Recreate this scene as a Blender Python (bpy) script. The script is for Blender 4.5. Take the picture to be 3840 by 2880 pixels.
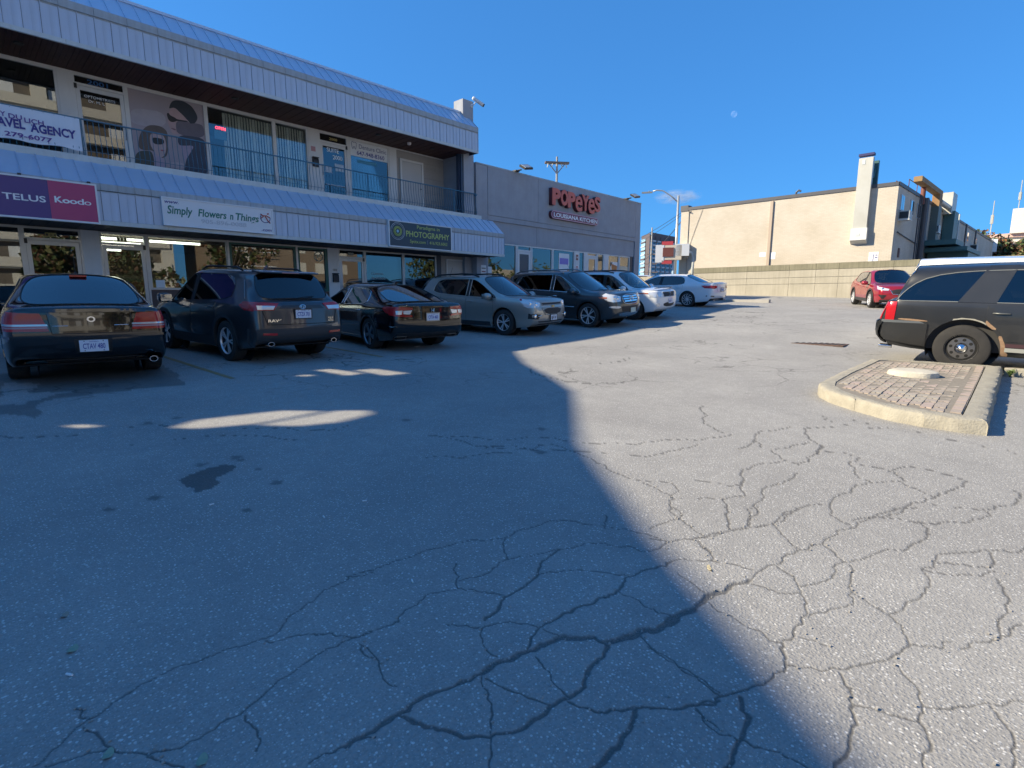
# Strip plaza car park on a clear autumn day - procedural Blender 4.5 scene.
import bpy, bmesh, math, random
import numpy as np
from mathutils import Vector, Matrix
from mathutils.bvhtree import BVHTree
from mathutils.geometry import delaunay_2d_cdt, intersect_line_line_2d
random.seed(7); RNG = np.random.default_rng(7)
for o in list(bpy.data.objects): bpy.data.objects.remove(o)
SC = bpy.context.scene
COL = SC.collection
PI = math.pi
rad = math.radians

# ------------------------------------------------------------------ camera
EYE = 1.41                      # eye height above the asphalt under the camera
cam = bpy.data.cameras.new('camera'); camo = bpy.data.objects.new('camera', cam); COL.objects.link(camo)
cam.sensor_fit = 'HORIZONTAL'; cam.sensor_width = 36.0; cam.lens = 18.604
cam.clip_start = 0.05; cam.clip_end = 20000
camo.location = (0, 0, EYE)
# heading 43.65 deg from +X (along the shop front) towards +Y (the shops), pitched 9.17 deg down
camo.rotation_euler = (rad(90 - 9.17), 0, rad(43.65 - 90))
SC.camera = camo

# ------------------------------------------------------------------ sky and sun
SUN = Vector((-1.14, 1.07, 1.0)).normalized()
sun_el = math.asin(SUN.z); sun_az = math.atan2(SUN.x, SUN.y)
W = bpy.data.worlds.new('World'); SC.world = W; W.use_nodes = True
wn = W.node_tree.nodes; wl = W.node_tree.links
bg = wn['Background']; bg.inputs['Strength'].default_value = 0.098
sky = wn.new('ShaderNodeTexSky'); sky.sky_type = 'NISHITA'; sky.sun_disc = False
sky.sun_elevation = sun_el; sky.sun_rotation = sun_az
sky.altitude = 100; sky.air_density = 1.0; sky.dust_density = 0.35; sky.ozone_density = 2.6
# the whole sky takes the deep, even blue of this clear day
gm = wn.new('ShaderNodeGamma'); gm.inputs['Gamma'].default_value = .5
tn = wn.new('ShaderNodeMix'); tn.data_type = 'RGBA'; tn.blend_type = 'MULTIPLY'; tn.inputs['Factor'].default_value = 1
tn.inputs['B'].default_value = (.347, 1.126, 2.23, 1)
wl.new(sky.outputs[0], gm.inputs['Color']); wl.new(gm.outputs[0], tn.inputs['A']); wl.new(tn.outputs['Result'], bg.inputs['Color'])
sl = bpy.data.lights.new('sun', 'SUN'); sl.energy = 5.0; sl.angle = rad(0.53); sl.color = (1.0, 0.87, 0.64)
so = bpy.data.objects.new('sun', sl); COL.objects.link(so); so.location = (-30, 30, 40)
so.rotation_euler = SUN.to_track_quat('Z', 'Y').to_euler()
SC.view_settings.view_transform = 'Standard'; SC.view_settings.look = 'None'
SC.view_settings.gamma = 1.0; SC.view_settings.use_curve_mapping = False
SC.view_settings.exposure = 0.90
SC.render.resolution_x = 1024; SC.render.resolution_y = 768
SC.render.engine = 'CYCLES'
SC.cycles.max_bounces = 8; SC.cycles.transparent_max_bounces = 16

# ------------------------------------------------------------------ materials
MATS = {}
def mat(name, col=(.5,.5,.5), rough=.6, metal=0, spec=.5, coat=0, emit=None, estr=0,
        var=0, vscale=3, bump=0, bscale=60, streak=0, dirt=None):
    """Principled surface; var = mottled value change, bump = fine relief, streak = run-down dirt"""
    if name in MATS: return MATS[name]
    m = bpy.data.materials.new(name); m.use_nodes = True; MATS[name] = m
    n = m.node_tree.nodes; l = m.node_tree.links; p = n['Principled BSDF']
    p.inputs['Base Color'].default_value = (*col, 1); p.inputs['Roughness'].default_value = rough
    p.inputs['Metallic'].default_value = metal; p.inputs['Specular IOR Level'].default_value = spec
    if coat: p.inputs['Coat Weight'].default_value = coat; p.inputs['Coat Roughness'].default_value = .03
    if emit: p.inputs['Emission Color'].default_value = (*emit, 1); p.inputs['Emission Strength'].default_value = estr
    tc = n.new('ShaderNodeTexCoord') if (var or bump or streak) else None
    if var or streak:
        src = None
        def layer(scl, amt, dirc, base):
            mp = n.new('ShaderNodeMapping'); mp.inputs['Scale'].default_value = scl
            l.new(tc.outputs['Object'], mp.inputs['Vector'])
            nz = n.new('ShaderNodeTexNoise'); nz.inputs['Scale'].default_value = 1; nz.inputs['Detail'].default_value = 6
            nz.inputs['Roughness'].default_value = .62
            l.new(mp.outputs[0], nz.inputs['Vector'])
            rm = n.new('ShaderNodeMapRange'); rm.inputs['From Min'].default_value = .35; rm.inputs['From Max'].default_value = .7
            l.new(nz.outputs['Fac'], rm.inputs['Value'])
            mx = n.new('ShaderNodeMix'); mx.data_type = 'RGBA'
            fm = n.new('ShaderNodeMath'); fm.operation = 'MULTIPLY'; fm.inputs[1].default_value = amt
            l.new(rm.outputs[0], fm.inputs[0]); l.new(fm.outputs[0], mx.inputs['Factor'])
            if base is None: mx.inputs['A'].default_value = (*col, 1)
            else: l.new(base, mx.inputs['A'])
            mx.inputs['B'].default_value = (*dirc, 1)
            return mx.outputs['Result']
        if var: src = layer((vscale,)*3, var, tuple(c*.45 for c in col) if not dirt else dirt, src)
        if streak: src = layer((9, 9, .5), streak, tuple(c*.3 for c in col) if not dirt else dirt, src)
        l.new(src, p.inputs['Base Color'])
    if bump:
        nb = n.new('ShaderNodeTexNoise'); nb.inputs['Scale'].default_value = bscale; nb.inputs['Detail'].default_value = 4
        l.new(tc.outputs['Object'], nb.inputs['Vector'])
        bp = n.new('ShaderNodeBump'); bp.inputs['Strength'].default_value = bump; bp.inputs['Distance'].default_value = .01
        l.new(nb.outputs['Fac'], bp.inputs['Height']); l.new(bp.outputs[0], p.inputs['Normal'])
    return m

def glass(name, tint=(.5,.56,.56), rough=.0, refl=1.0, ior=1.5):
    """thin pane: Fresnel mirror over a tinted see-through layer"""
    if name in MATS: return MATS[name]
    m = bpy.data.materials.new(name); m.use_nodes = True; MATS[name] = m
    n = m.node_tree.nodes; l = m.node_tree.links
    for x in list(n): n.remove(x)
    out = n.new('ShaderNodeOutputMaterial'); mx = n.new('ShaderNodeMixShader')
    tr = n.new('ShaderNodeBsdfTransparent'); tr.inputs[0].default_value = (*tint, 1)
    gl = n.new('ShaderNodeBsdfGlossy'); gl.inputs['Roughness'].default_value = rough; gl.inputs[0].default_value = (refl, refl, refl, 1)
    fr = n.new('ShaderNodeFresnel'); fr.inputs['IOR'].default_value = ior
    mu = n.new('ShaderNodeMath'); mu.operation = 'MULTIPLY'; mu.inputs[1].default_value = 1.7; mu.use_clamp = True
    l.new(fr.outputs[0], mu.inputs[0]); l.new(mu.outputs[0], mx.inputs[0])
    l.new(tr.outputs[0], mx.inputs[1]); l.new(gl.outputs[0], mx.inputs[2]); l.new(mx.outputs[0], out.inputs[0])
    return m

# ------------------------------------------------------------------ mesh helpers
class MB:
    """collects simple solids and links them as ONE mesh object"""
    def __init__(s): s.v = []; s.f = []; s.m = []
    def add(s, vs, fs, mi=0):
        k = len(s.v); s.v += [tuple(p) for p in vs]; s.f += [tuple(k+i for i in f) for f in fs]; s.m += [mi]*len(fs); return s
    def box(s, x0, x1, y0, y1, z0, z1, mi=0):
        v = [(x,y,z) for z in (z0,z1) for y in (y0,y1) for x in (x0,x1)]
        return s.add(v, [(0,2,3,1),(4,5,7,6),(0,1,5,4),(2,6,7,3),(0,4,6,2),(1,3,7,5)], mi)
    def obox(s, c, ax, ay, az, mi=0):
        """box at centre c with half-axis vectors"""
        c, ax, ay, az = map(Vector, (c, ax, ay, az))
        v = [c + i*ax + j*ay + k*az for k in (-1,1) for j in (-1,1) for i in (-1,1)]
        return s.add(v, [(0,2,3,1),(4,5,7,6),(0,1,5,4),(2,6,7,3),(0,4,6,2),(1,3,7,5)], mi)
    def quad(s, *p, mi=0): return s.add(p, [tuple(range(len(p)))], mi)
    def prism(s, poly, fn, a, b, mi=0):
        """poly of 2-D points; fn(u,v,t) -> xyz ; t from a to b"""
        n = len(poly); v = [fn(u,w,a) for u,w in poly] + [fn(u,w,b) for u,w in poly]
        f = [tuple(range(n))[::-1], tuple(range(n,2*n))] + [(i,(i+1)%n,n+(i+1)%n,n+i) for i in range(n)]
        return s.add(v, f, mi)
    def tube(s, path, r, n=8, mi=0, cap=True):
        path = [Vector(p) for p in path]; k = len(path); rs = r if isinstance(r, (list,tuple)) else [r]*k
        rings = []; up = Vector((0,0,1))
        for i,p in enumerate(path):
            t = (path[min(i+1,k-1)]-path[max(i-1,0)]).normalized()
            a = t.cross(up);  a = t.cross(Vector((1,0,0))) if a.length < .05 else a
            a.normalize(); b = a.cross(t).normalized()
            rings.append([p + rs[i]*(math.cos(2*PI*j/n)*a + math.sin(2*PI*j/n)*b) for j in range(n)])
        v = [q for ring in rings for q in ring]
        f = [(i*n+j, i*n+(j+1)%n, (i+1)*n+(j+1)%n, (i+1)*n+j) for i in range(k-1) for j in range(n)]
        if cap: f += [tuple(range(n))[::-1], tuple((k-1)*n+j for j in range(n))]
        return s.add(v, f, mi)
    def lathe(s, prof, c, axis='z', n=24, mi=0, closed=False):
        """prof: (radius, height) pairs turned about an axis through c"""
        k = len(prof); v = []
        for r,h in prof:
            for j in range(n):
                a = 2*PI*j/n; q = (r*math.cos(a), r*math.sin(a), h)
                if axis == 'y': q = (q[0], q[2], q[1])
                elif axis == 'x': q = (q[2], q[0], q[1])
                v.append((c[0]+q[0], c[1]+q[1], c[2]+q[2]))
        f = [(i*n+j, i*n+(j+1)%n, (i+1)*n+(j+1)%n, (i+1)*n+j) for i in range(k-1) for j in range(n)]
        if closed: f += [((k-1)*n+j, (k-1)*n+(j+1)%n, (j+1)%n, j) for j in range(n)]
        return s.add(v, f, mi)
    def build(s, name, mats, parent=None, smooth=False, bevel=0, kind=None, fix=True):
        me = bpy.data.meshes.new(name); me.from_pydata(s.v, [], s.f)
        if not isinstance(mats, (list,tuple)): mats = [mats]
        for m in mats: me.materials.append(m)
        if any(s.m): me.polygons.foreach_set('material_index', s.m)
        if fix:
            bm = bmesh.new(); bm.from_mesh(me); bmesh.ops.recalc_face_normals(bm, faces=bm.faces); bm.to_mesh(me); bm.free()
        return link(name, me, parent, smooth, bevel, kind)

def link(name, me, parent=None, smooth=False, bevel=0, kind=None):
    o = bpy.data.objects.new(name, me); COL.objects.link(o)
    if parent: o.parent = parent
    if smooth:
        me.shade_smooth() if hasattr(me, 'shade_smooth') else None
        if smooth != 'all' and hasattr(me, 'set_sharp_from_angle'): me.set_sharp_from_angle(angle=rad(38))
    if bevel:
        b = o.modifiers.new('bevel', 'BEVEL'); b.width = bevel; b.segments = 2; b.limit_method = 'ANGLE'
    if kind: o['kind'] = kind
    return o

def thing(name, label, cat, loc=(0,0,0), rz=0, group=None):
    o = bpy.data.objects.new(name, None); COL.objects.link(o); o.empty_display_size = .2
    o.location = loc; o.rotation_euler = (0,0,rz); o['label'] = label; o['category'] = cat
    if group: o['group'] = group
    return o
def tag(o, label, cat, group=None):
    o['label'] = label; o['category'] = cat
    if group: o['group'] = group
    return o
def inst(src, name, parent, loc=(0,0,0), rot=None):
    """another object on the same mesh"""
    o = bpy.data.objects.new(name, src.data); COL.objects.link(o); o.location = loc
    if rot: o.rotation_euler = rot
    if parent: o.parent = parent
    return o

def text_mesh(txt, h=1.0, bold=0.0, shear=0.0, extrude=0.0, width=None, spacing=1.0):
    """lettering from the built-in font as a mesh in the XY plane, lower-left at the origin, cap height h"""
    cu = bpy.data.curves.new('txt', 'FONT'); cu.body = txt; cu.size = 1.0; cu.offset = bold; cu.shear = shear
    cu.extrude = extrude; cu.space_character = spacing; cu.resolution_u = 3
    o = bpy.data.objects.new('txt', cu); COL.objects.link(o)
    dg = bpy.context.evaluated_depsgraph_get(); dg.update()
    me = bpy.data.meshes.new_from_object(o.evaluated_get(dg))
    bpy.data.objects.remove(o); bpy.data.curves.remove(cu)
    co = np.zeros(len(me.vertices)*3); me.vertices.foreach_get('co', co); co = co.reshape(-1,3)
    if len(co) == 0: return me
    co[:,0] -= co[:,0].min(); base = 0.0
    s = h/0.729
    co[:,0] *= s; co[:,1] *= s
    if width: co[:,0] *= width/max(co[:,0].max(), 1e-6)
    me.vertices.foreach_set('co', co.ravel()); me.update()
    return me
def text_on(name, txt, origin, ux, uz, h, m, parent, bold=0, shear=0, width=None, depth=.004, spacing=1.0, label=None):
    """lettering standing on a plane: origin lower-left, ux along the text, uz up"""
    me = text_mesh(txt, h, bold, shear, depth/2 if depth else 0, width, spacing)
    ux = Vector(ux).normalized(); uz = Vector(uz).normalized(); n = ux.cross(uz)
    M = Matrix.Identity(4)
    for i in range(3): M[i][0], M[i][1], M[i][2], M[i][3] = ux[i], uz[i], n[i], origin[i]
    me.transform(M); me.materials.clear(); me.materials.append(m)
    return link(name, me, parent)

# ------------------------------------------------------------------ ground height
_bx = [-60,6,9,10.5,12,14,16.5,22.4,28.4,31,34,37,42,48,90]
_bz = [0,0,.05,.09,.13,.23,.38,.72,.90,1.0,1.12,1.22,1.45,1.75,1.8]
def GN(X, Y):
    X = np.asarray(X, float); Y = np.asarray(Y, float)
    s = sum(np.interp(X+o, _bx, _bz) for o in np.linspace(-1.2, 1.2, 9))/9
    return .03*np.clip(Y, -30, 14) + s
def G(x, y): return float(GN(x, y))
CRACKS = [
(0.007,[(1.182,2.245),(1.292,2.226),(1.446,2.203),(1.631,2.187),(1.792,2.153),(1.908,2.098),(2.04,1.999)]),
(0.007,[(2.04,1.999),(2.204,1.991),(2.362,1.967),(2.468,1.906),(2.509,1.795),(2.571,1.678),(2.639,1.544),(2.677,1.453),(2.667,1.339),(2.772,1.267),(2.873,1.191),(3.011,1.157)]),
(0.007,[(2.04,1.999),(1.968,1.955),(1.865,1.822)]),
(0.0076,[(1.865,1.822),(1.965,1.775),(2.072,1.723),(2.154,1.695),(2.297,1.64),(2.395,1.559),(2.464,1.437),(2.499,1.331),(2.588,1.318),(2.681,1.326)]),
(0.007,[(1.865,1.822),(1.788,1.801),(1.653,1.808),(1.546,1.837)]),
(0.007,[(1.661,1.971),(1.587,1.905),(1.54,1.843),(1.502,1.798)]),
(0.007,[(1.149,1.767),(1.23,1.822),(1.311,1.832),(1.402,1.837),(1.497,1.793),(1.551,1.721),(1.599,1.645),(1.628,1.596)]),
(0.0133,[(2.147,1.69),(2.023,1.67),(1.919,1.628),(1.799,1.591),(1.704,1.581),(1.618,1.587),(1.543,1.55),(1.47,1.534),(1.424,1.529)]),
(0.007,[(1.876,1.602),(1.962,1.552),(2.065,1.481),(2.128,1.391),(2.188,1.299)]),
(0.0131,[(2.487,1.196),(2.358,1.214),(2.265,1.258),(2.173,1.28),(2.101,1.255),(2.009,1.244),(1.928,1.274),(1.828,1.288),(1.734,1.293),(1.658,1.308),(1.593,1.33),(1.538,1.321),(1.47,1.297),(1.417,1.278)]),
(0.007,[(2.487,1.196),(2.563,1.127),(2.662,1.051),(2.729,1.089),(2.809,1.203)]),
(0.007,[(2.039,1.235),(2.035,1.142),(2.031,1.053),(2.04,0.975)]),
(0.0284,[(2.384,0.897),(2.294,0.926),(2.164,0.924),(2.05,0.948),(1.941,0.972),(1.849,1.015),(1.794,1.023),(1.725,1.053),(1.677,1.078)]),
(0.028,[(1.677,1.078),(1.631,1.154),(1.58,1.219),(1.49,1.234),(1.419,1.262),(1.337,1.275),(1.265,1.295),(1.201,1.301)]),
(0.0174,[(1.201,1.301),(1.126,1.31),(1.067,1.334),(0.996,1.359),(0.928,1.363),(0.866,1.353),(0.796,1.365),(0.726,1.37),(0.691,1.37)]),
(0.007,[(1.567,1.308),(1.567,1.262),(1.58,1.219)]),
(0.007,[(0.943,1.818),(1.013,1.808),(1.093,1.783),(1.161,1.772)]),
(0.007,[(1.294,1.609),(1.351,1.545),(1.384,1.496),(1.444,1.477),(1.498,1.449),(1.541,1.39),(1.564,1.343)]),
(0.007,[(1.384,1.496),(1.343,1.453),(1.308,1.386),(1.307,1.319)]),
(0.0152,[(1.682,1.073),(1.626,1.043),(1.562,1.039),(1.501,1.035),(1.442,1.008),(1.388,0.991),(1.333,1.002),(1.274,1.007),(1.232,1.017),(1.16,1.029),(1.12,1.031),(1.067,1.056),(1.027,1.068),(0.971,1.134),(0.934,1.207),(0.901,1.279),(0.87,1.339)]),
(0.007,[(1.413,1.22),(1.395,1.179),(1.387,1.123),(1.358,1.067),(1.343,1.025),(1.333,1.002)]),
(0.007,[(1.192,1.292),(1.154,1.225),(1.114,1.166),(1.078,1.121),(1.035,1.069),(0.994,1.031),(0.956,0.988)]),
(0.0088,[(1.189,1.271),(1.209,1.204),(1.231,1.125),(1.246,1.067),(1.258,1.023)]),
(0.007,[(1.819,0.998),(1.801,0.941),(1.78,0.863),(1.76,0.804),(1.759,0.729),(1.749,0.667),(1.747,0.634)]),
(0.0107,[(1.315,0.988),(1.342,0.929),(1.393,0.867),(1.451,0.81),(1.511,0.76),(1.572,0.71),(1.633,0.665),(1.708,0.617)]),
(0.0177,[(1.453,0.798),(1.4,0.78),(1.336,0.778),(1.267,0.766),(1.198,0.768),(1.173,0.77),(1.119,0.768)]),
(0.007,[(1.614,0.662),(1.593,0.617),(1.585,0.566)]),
(0.007,[(2.386,1.107),(2.36,1.023),(2.322,0.938)]),
(0.007,[(0.965,1.767),(0.971,1.677),(0.953,1.591),(0.944,1.467)]),
(0.0259,[(1.875,0.982),(1.958,0.956),(2.107,0.944),(2.225,0.918),(2.338,0.903),(2.442,0.881),(2.543,0.846),(2.593,0.84)]),
(0.0092,[(2.593,0.84),(2.685,0.839),(2.816,0.816),(2.956,0.792),(3.093,0.764),(3.241,0.717),(3.37,0.678),(3.502,0.656),(3.643,0.614),(3.788,0.607),(3.905,0.564),(4.091,0.475),(4.243,0.423),(4.366,0.383)]),
(0.007,[(2.711,0.848),(2.699,0.895),(2.678,0.975),(2.645,1.043),(2.58,1.106),(2.488,1.195)]),
(0.007,[(2.64,1.409),(2.665,1.327),(2.773,1.266),(2.887,1.186),(3.086,1.117),(3.224,1.047),(3.358,0.958),(3.58,0.962),(3.75,0.929)]),
(0.007,[(3.358,0.958),(3.255,0.893),(3.152,0.789),(3.14,0.759)]),
(0.007,[(3.41,1.289),(3.261,1.212),(3.105,1.129)]),
(0.007,[(3.578,1.13),(3.369,1.11),(3.241,1.064)]),
(0.007,[(3.152,1.533),(3.019,1.408),(2.936,1.291),(2.883,1.189)]),
(0.007,[(2.749,1.47),(2.911,1.444),(3.019,1.408)]),
(0.007,[(2.799,1.212),(2.747,1.124),(2.663,1.05)]),
(0.007,[(2.565,0.813),(2.57,0.736),(2.595,0.667),(2.651,0.613)]),
(0.0081,[(2.84,0.782),(2.795,0.687),(2.727,0.645),(2.651,0.613),(2.573,0.577),(2.473,0.55),(2.402,0.534),(2.283,0.541),(2.205,0.557)]),
(0.0117,[(2.205,0.557),(2.121,0.526),(2.074,0.505),(1.982,0.52),(1.882,0.546),(1.821,0.572),(1.74,0.619),(1.634,0.664),(1.566,0.706),(1.496,0.77)]),
(0.007,[(2.253,0.891),(2.219,0.799),(2.204,0.713),(2.209,0.645),(2.181,0.596),(2.205,0.557)]),
(0.007,[(2.074,0.505),(2.091,0.456),(2.122,0.406),(2.19,0.365),(2.253,0.321),(2.345,0.271),(2.427,0.217),(2.49,0.203),(2.569,0.183)]),
(0.007,[(2.569,0.183),(2.616,0.129),(2.629,0.087),(2.713,0.055)]),
(0.007,[(2.569,0.183),(2.67,0.222),(2.746,0.282),(2.79,0.347),(2.841,0.431)]),
(0.007,[(2.716,0.634),(2.805,0.59),(2.921,0.542),(3.095,0.558),(3.153,0.539),(3.246,0.486),(3.457,0.413),(3.533,0.353),(3.7,0.304),(3.819,0.261),(4.001,0.272),(4.054,0.303)]),
(0.007,[(3.153,0.539),(3.255,0.634),(3.28,0.666)]),
(0.007,[(3.142,0.513),(3.028,0.482),(2.911,0.466),(2.858,0.434),(2.747,0.426),(2.677,0.439),(2.585,0.493),(2.467,0.538)]),
(0.007,[(2.746,0.282),(2.816,0.248),(2.944,0.233),(3.075,0.203),(3.137,0.183),(3.311,0.208),(3.362,0.228),(3.506,0.185),(3.614,0.195),(3.793,0.062),(3.898,-0.013),(4.094,-0.16),(4.276,-0.294)]),
(0.007,[(3.885,-0.028),(3.719,-0.047),(3.657,-0.035),(3.506,0.185)]),
(0.007,[(3.369,0.221),(3.388,0.133),(3.496,0.005),(3.63,-0.056)]),
(0.007,[(3.516,-0.059),(3.364,-0.099),(3.21,-0.102),(3.041,-0.077),(2.862,-0.076),(2.795,-0.026),(2.692,0.032)]),
(0.007,[(2.862,-0.076),(2.95,-0.117),(3.035,-0.121),(3.114,-0.207)]),
(0.007,[(2.385,0.211),(2.325,0.155),(2.289,0.13),(2.224,0.103),(2.181,0.091),(2.097,0.103),(2.052,0.08),(1.961,0.062),(1.882,0.058)]),
(0.007,[(2.186,0.092),(2.247,0.026),(2.314,-0.025),(2.388,-0.094),(2.515,-0.198)]),
(0.007,[(2.354,-0.081),(2.274,-0.113),(2.201,-0.135),(2.118,-0.139),(2.068,-0.128)]),
(0.007,[(2.172,0.344),(2.099,0.296),(2.023,0.271),(2.043,0.229),(2.058,0.173),(2.093,0.103)]),
(0.0101,[(2.023,0.271),(1.932,0.248),(1.833,0.252),(1.8,0.241),(1.731,0.249),(1.688,0.253)]),
(0.007,[(1.604,0.657),(1.579,0.61),(1.568,0.555),(1.577,0.509),(1.589,0.487),(1.604,0.446),(1.626,0.397),(1.63,0.359),(1.633,0.323)]),
(0.0154,[(1.767,0.57),(1.716,0.545),(1.662,0.508),(1.595,0.5),(1.541,0.5),(1.486,0.495),(1.447,0.495)]),
(0.007,[(2.286,0.522),(2.303,0.476),(2.302,0.432)]),
(0.007,[(1.783,0.93),(1.759,0.844),(1.761,0.803),(1.756,0.72),(1.734,0.647),(1.735,0.623)]),
(0.007,[(1.304,2.202),(1.195,2.242),(1.08,2.21),(0.968,2.167),(0.871,2.139),(0.786,2.077),(0.721,2.051),(0.644,2.07),(0.573,2.098),(0.511,2.107),(0.455,2.11),(0.391,2.118),(0.332,2.111),(0.284,2.096),(0.24,2.091),(0.199,2.069),(0.168,2.045),(0.128,2.033),(0.096,2.01),(0.053,1.984),(0.004,1.945)]),
(0.007,[(0.717,2.041),(0.783,2.005),(0.872,1.954),(0.935,1.877),(0.988,1.81),(1.047,1.789)]),
(0.007,[(0.988,1.81),(0.936,1.825),(0.859,1.829),(0.808,1.825),(0.747,1.808),(0.693,1.8),(0.634,1.776),(0.582,1.761),(0.54,1.739),(0.513,1.725),(0.472,1.742),(0.432,1.729),(0.382,1.724),(0.327,1.726),(0.287,1.748),(0.251,1.76),(0.206,1.813),(0.176,1.852),(0.166,1.922),(0.165,1.968),(0.143,2.018)]),
(0.007,[(0.525,1.713),(0.517,1.663),(0.514,1.6),(0.485,1.551)]),
(0.007,[(0.173,1.863),(0.121,1.894),(0.076,1.911),(0.028,1.927)]),
(0.007,[(0.249,1.753),(0.29,1.688),(0.319,1.629)]),
(0.007,[(0.968,1.75),(0.965,1.657)]),
(0.007,[(0.766,1.339),(0.693,1.377),(0.634,1.393),(0.582,1.395)]),
(0.007,[(0.16,2.048),(0.151,2.107),(0.129,2.139)]),
(0.007,[(3.753,1.669),(3.776,1.562),(3.808,1.407),(3.889,1.372),(4.011,1.385),(4.166,1.465),(4.428,1.466),(4.585,1.424),(4.744,1.331)]),
(0.007,[(4.011,1.385),(3.704,1.271)]),
(0.007,[(3.401,1.484),(3.54,1.353),(3.69,1.266)]),
(0.007,[(3.54,1.353),(3.355,1.253),(3.198,1.185),(3.101,1.12)]),
(0.007,[(2.807,1.228),(2.886,1.192),(3.031,1.146),(3.162,1.089),(3.276,1.023),(3.356,0.962),(3.553,0.97),(3.674,0.951),(3.801,0.913),(3.912,0.86),(3.958,0.798)]),
(0.007,[(3.232,1.065),(3.348,1.103),(3.5,1.1),(3.635,1.156),(3.778,1.165),(3.975,1.21),(4.132,1.187),(4.323,1.16),(4.526,1.131)]),
(0.007,[(3.804,0.763),(4.006,0.805),(4.23,0.795),(4.432,0.762),(4.646,0.706),(4.719,0.681),(4.818,0.61),(4.901,0.532),(5.042,0.556),(5.141,0.604),(5.255,0.595),(5.373,0.56),(5.426,0.485),(5.401,0.384),(5.373,0.267),(5.293,0.161)]),
(0.007,[(5.119,0.601),(5.161,0.684),(5.168,0.779),(5.118,0.877)]),
(0.007,[(4.901,0.532),(4.818,0.461),(4.752,0.381),(4.671,0.304)]),
(0.0113,[(3.792,0.634),(3.91,0.582),(4.054,0.525),(4.18,0.47),(4.366,0.413),(4.527,0.348),(4.671,0.304),(4.875,0.246),(5.043,0.207),(5.284,0.17)]),
(0.007,[(3.79,0.759),(3.729,0.678),(3.702,0.616)]),
(0.007,[(4.507,0.297),(4.556,0.18),(4.622,0.068),(4.706,-0.013),(4.848,-0.062),(4.993,-0.129),(5.195,-0.136),(5.305,-0.103),(5.262,-0.161)]),
(0.007,[(3.983,0.497),(4.043,0.364),(4.108,0.243),(4.286,0.102),(4.45,0.038),(4.53,0.008),(4.634,0.023)]),
(0.007,[(6.085,1.53),(5.865,1.464),(5.645,1.345),(5.575,1.275),(5.317,1.198),(5.21,1.178),(5.038,1.223),(4.753,1.216),(4.798,1.335),(4.995,1.496)]),
(0.0109,[(5.575,1.275),(5.317,1.198),(5.21,1.178)]),
(0.0107,[(5.411,1.234),(5.353,1.134),(5.415,1.017),(5.364,0.891),(5.221,0.886),(5.084,0.909)]),
(0.007,[(4.775,2.146),(5.009,2.071),(5.209,1.974)]),
(0.007,[(5.225,1.734),(5.46,1.802),(5.668,1.8),(5.727,1.745),(6.044,1.65),(6.098,1.534),(6.251,1.415),(6.406,1.31)]),
(0.007,[(5.225,1.734),(5.021,1.595),(5.055,1.502),(5.21,1.42),(5.407,1.399),(5.588,1.33)]),
(0.007,[(4.805,1.732),(5.072,1.708),(5.225,1.734)]),
(0.007,[(5.084,0.909),(4.854,0.825),(4.732,0.712),(4.719,0.681)]),
(0.007,[(6.833,1.528),(6.625,1.359),(6.563,1.161),(6.635,1.011),(6.792,0.902),(6.752,0.74),(6.856,0.601)]),
(0.007,[(6.917,1.26),(6.82,1.043),(6.806,0.972),(6.837,0.777)]),
(0.007,[(6.362,2.692),(5.809,2.485),(5.405,2.241),(5.281,2.078),(5.249,1.959)]),
(0.007,[(6.747,0.516),(6.698,0.278),(6.61,0.098),(6.63,-0.047),(6.53,-0.161)]),
(0.007,[(2.993,3.983),(3.092,3.753),(3.088,3.445),(3.211,3.223),(3.382,3.032),(3.457,2.927),(3.603,2.759),(3.724,2.613),(3.837,2.406),(3.991,2.231)]),
(0.007,[(3.113,3.858),(3.284,3.662),(3.353,3.437),(3.513,3.332),(3.684,3.302),(3.842,3.118),(3.849,2.949),(3.953,2.775),(4.13,2.614),(4.219,2.456),(4.548,2.357),(4.776,2.192)]),
(0.007,[(3.128,3.299),(3.366,3.193),(3.406,3.01),(3.558,3.056),(3.657,2.967),(3.636,2.764),(3.594,2.595),(3.526,2.399),(3.543,2.322),(3.453,2.227),(3.423,2.06),(3.436,1.943),(3.556,1.754),(3.568,1.717)]),
(0.007,[(2.588,3.452),(2.794,3.231),(3.022,3.187),(3.23,3.064)]),
(0.007,[(3.968,2.218),(4.241,2.141),(4.403,2.101),(4.666,2.051)]),
(0.007,[(3.548,1.736),(3.335,1.627),(3.15,1.545),(3.02,1.417)]),
(0.007,[(3.405,1.894),(3.375,1.774),(3.344,1.618)]),
(0.007,[(2.712,1.766),(2.555,1.668)]),
(0.007,[(6.874,6.086),(6.459,5.484),(6.341,4.948),(6.427,4.67),(6.714,4.41),(7.086,4.166)]),
(0.0076,[(9.333,5.59),(8.838,5.409),(8.292,5.619)]),
(0.007,[(0.167,6.509),(0.297,6.313),(0.507,6.203),(0.747,6.068)]),
(0.0073,[(1.025,6.163),(1.266,6.039),(1.371,5.9)]),
(0.007,[(1.768,5.41),(1.958,5.241),(2.175,5.047),(2.44,4.721),(2.647,4.813)]),
(0.007,[(0.906,5.464),(1.085,5.374),(1.286,5.344),(1.498,5.311),(1.798,5.041),(2.109,4.601)])]
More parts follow.
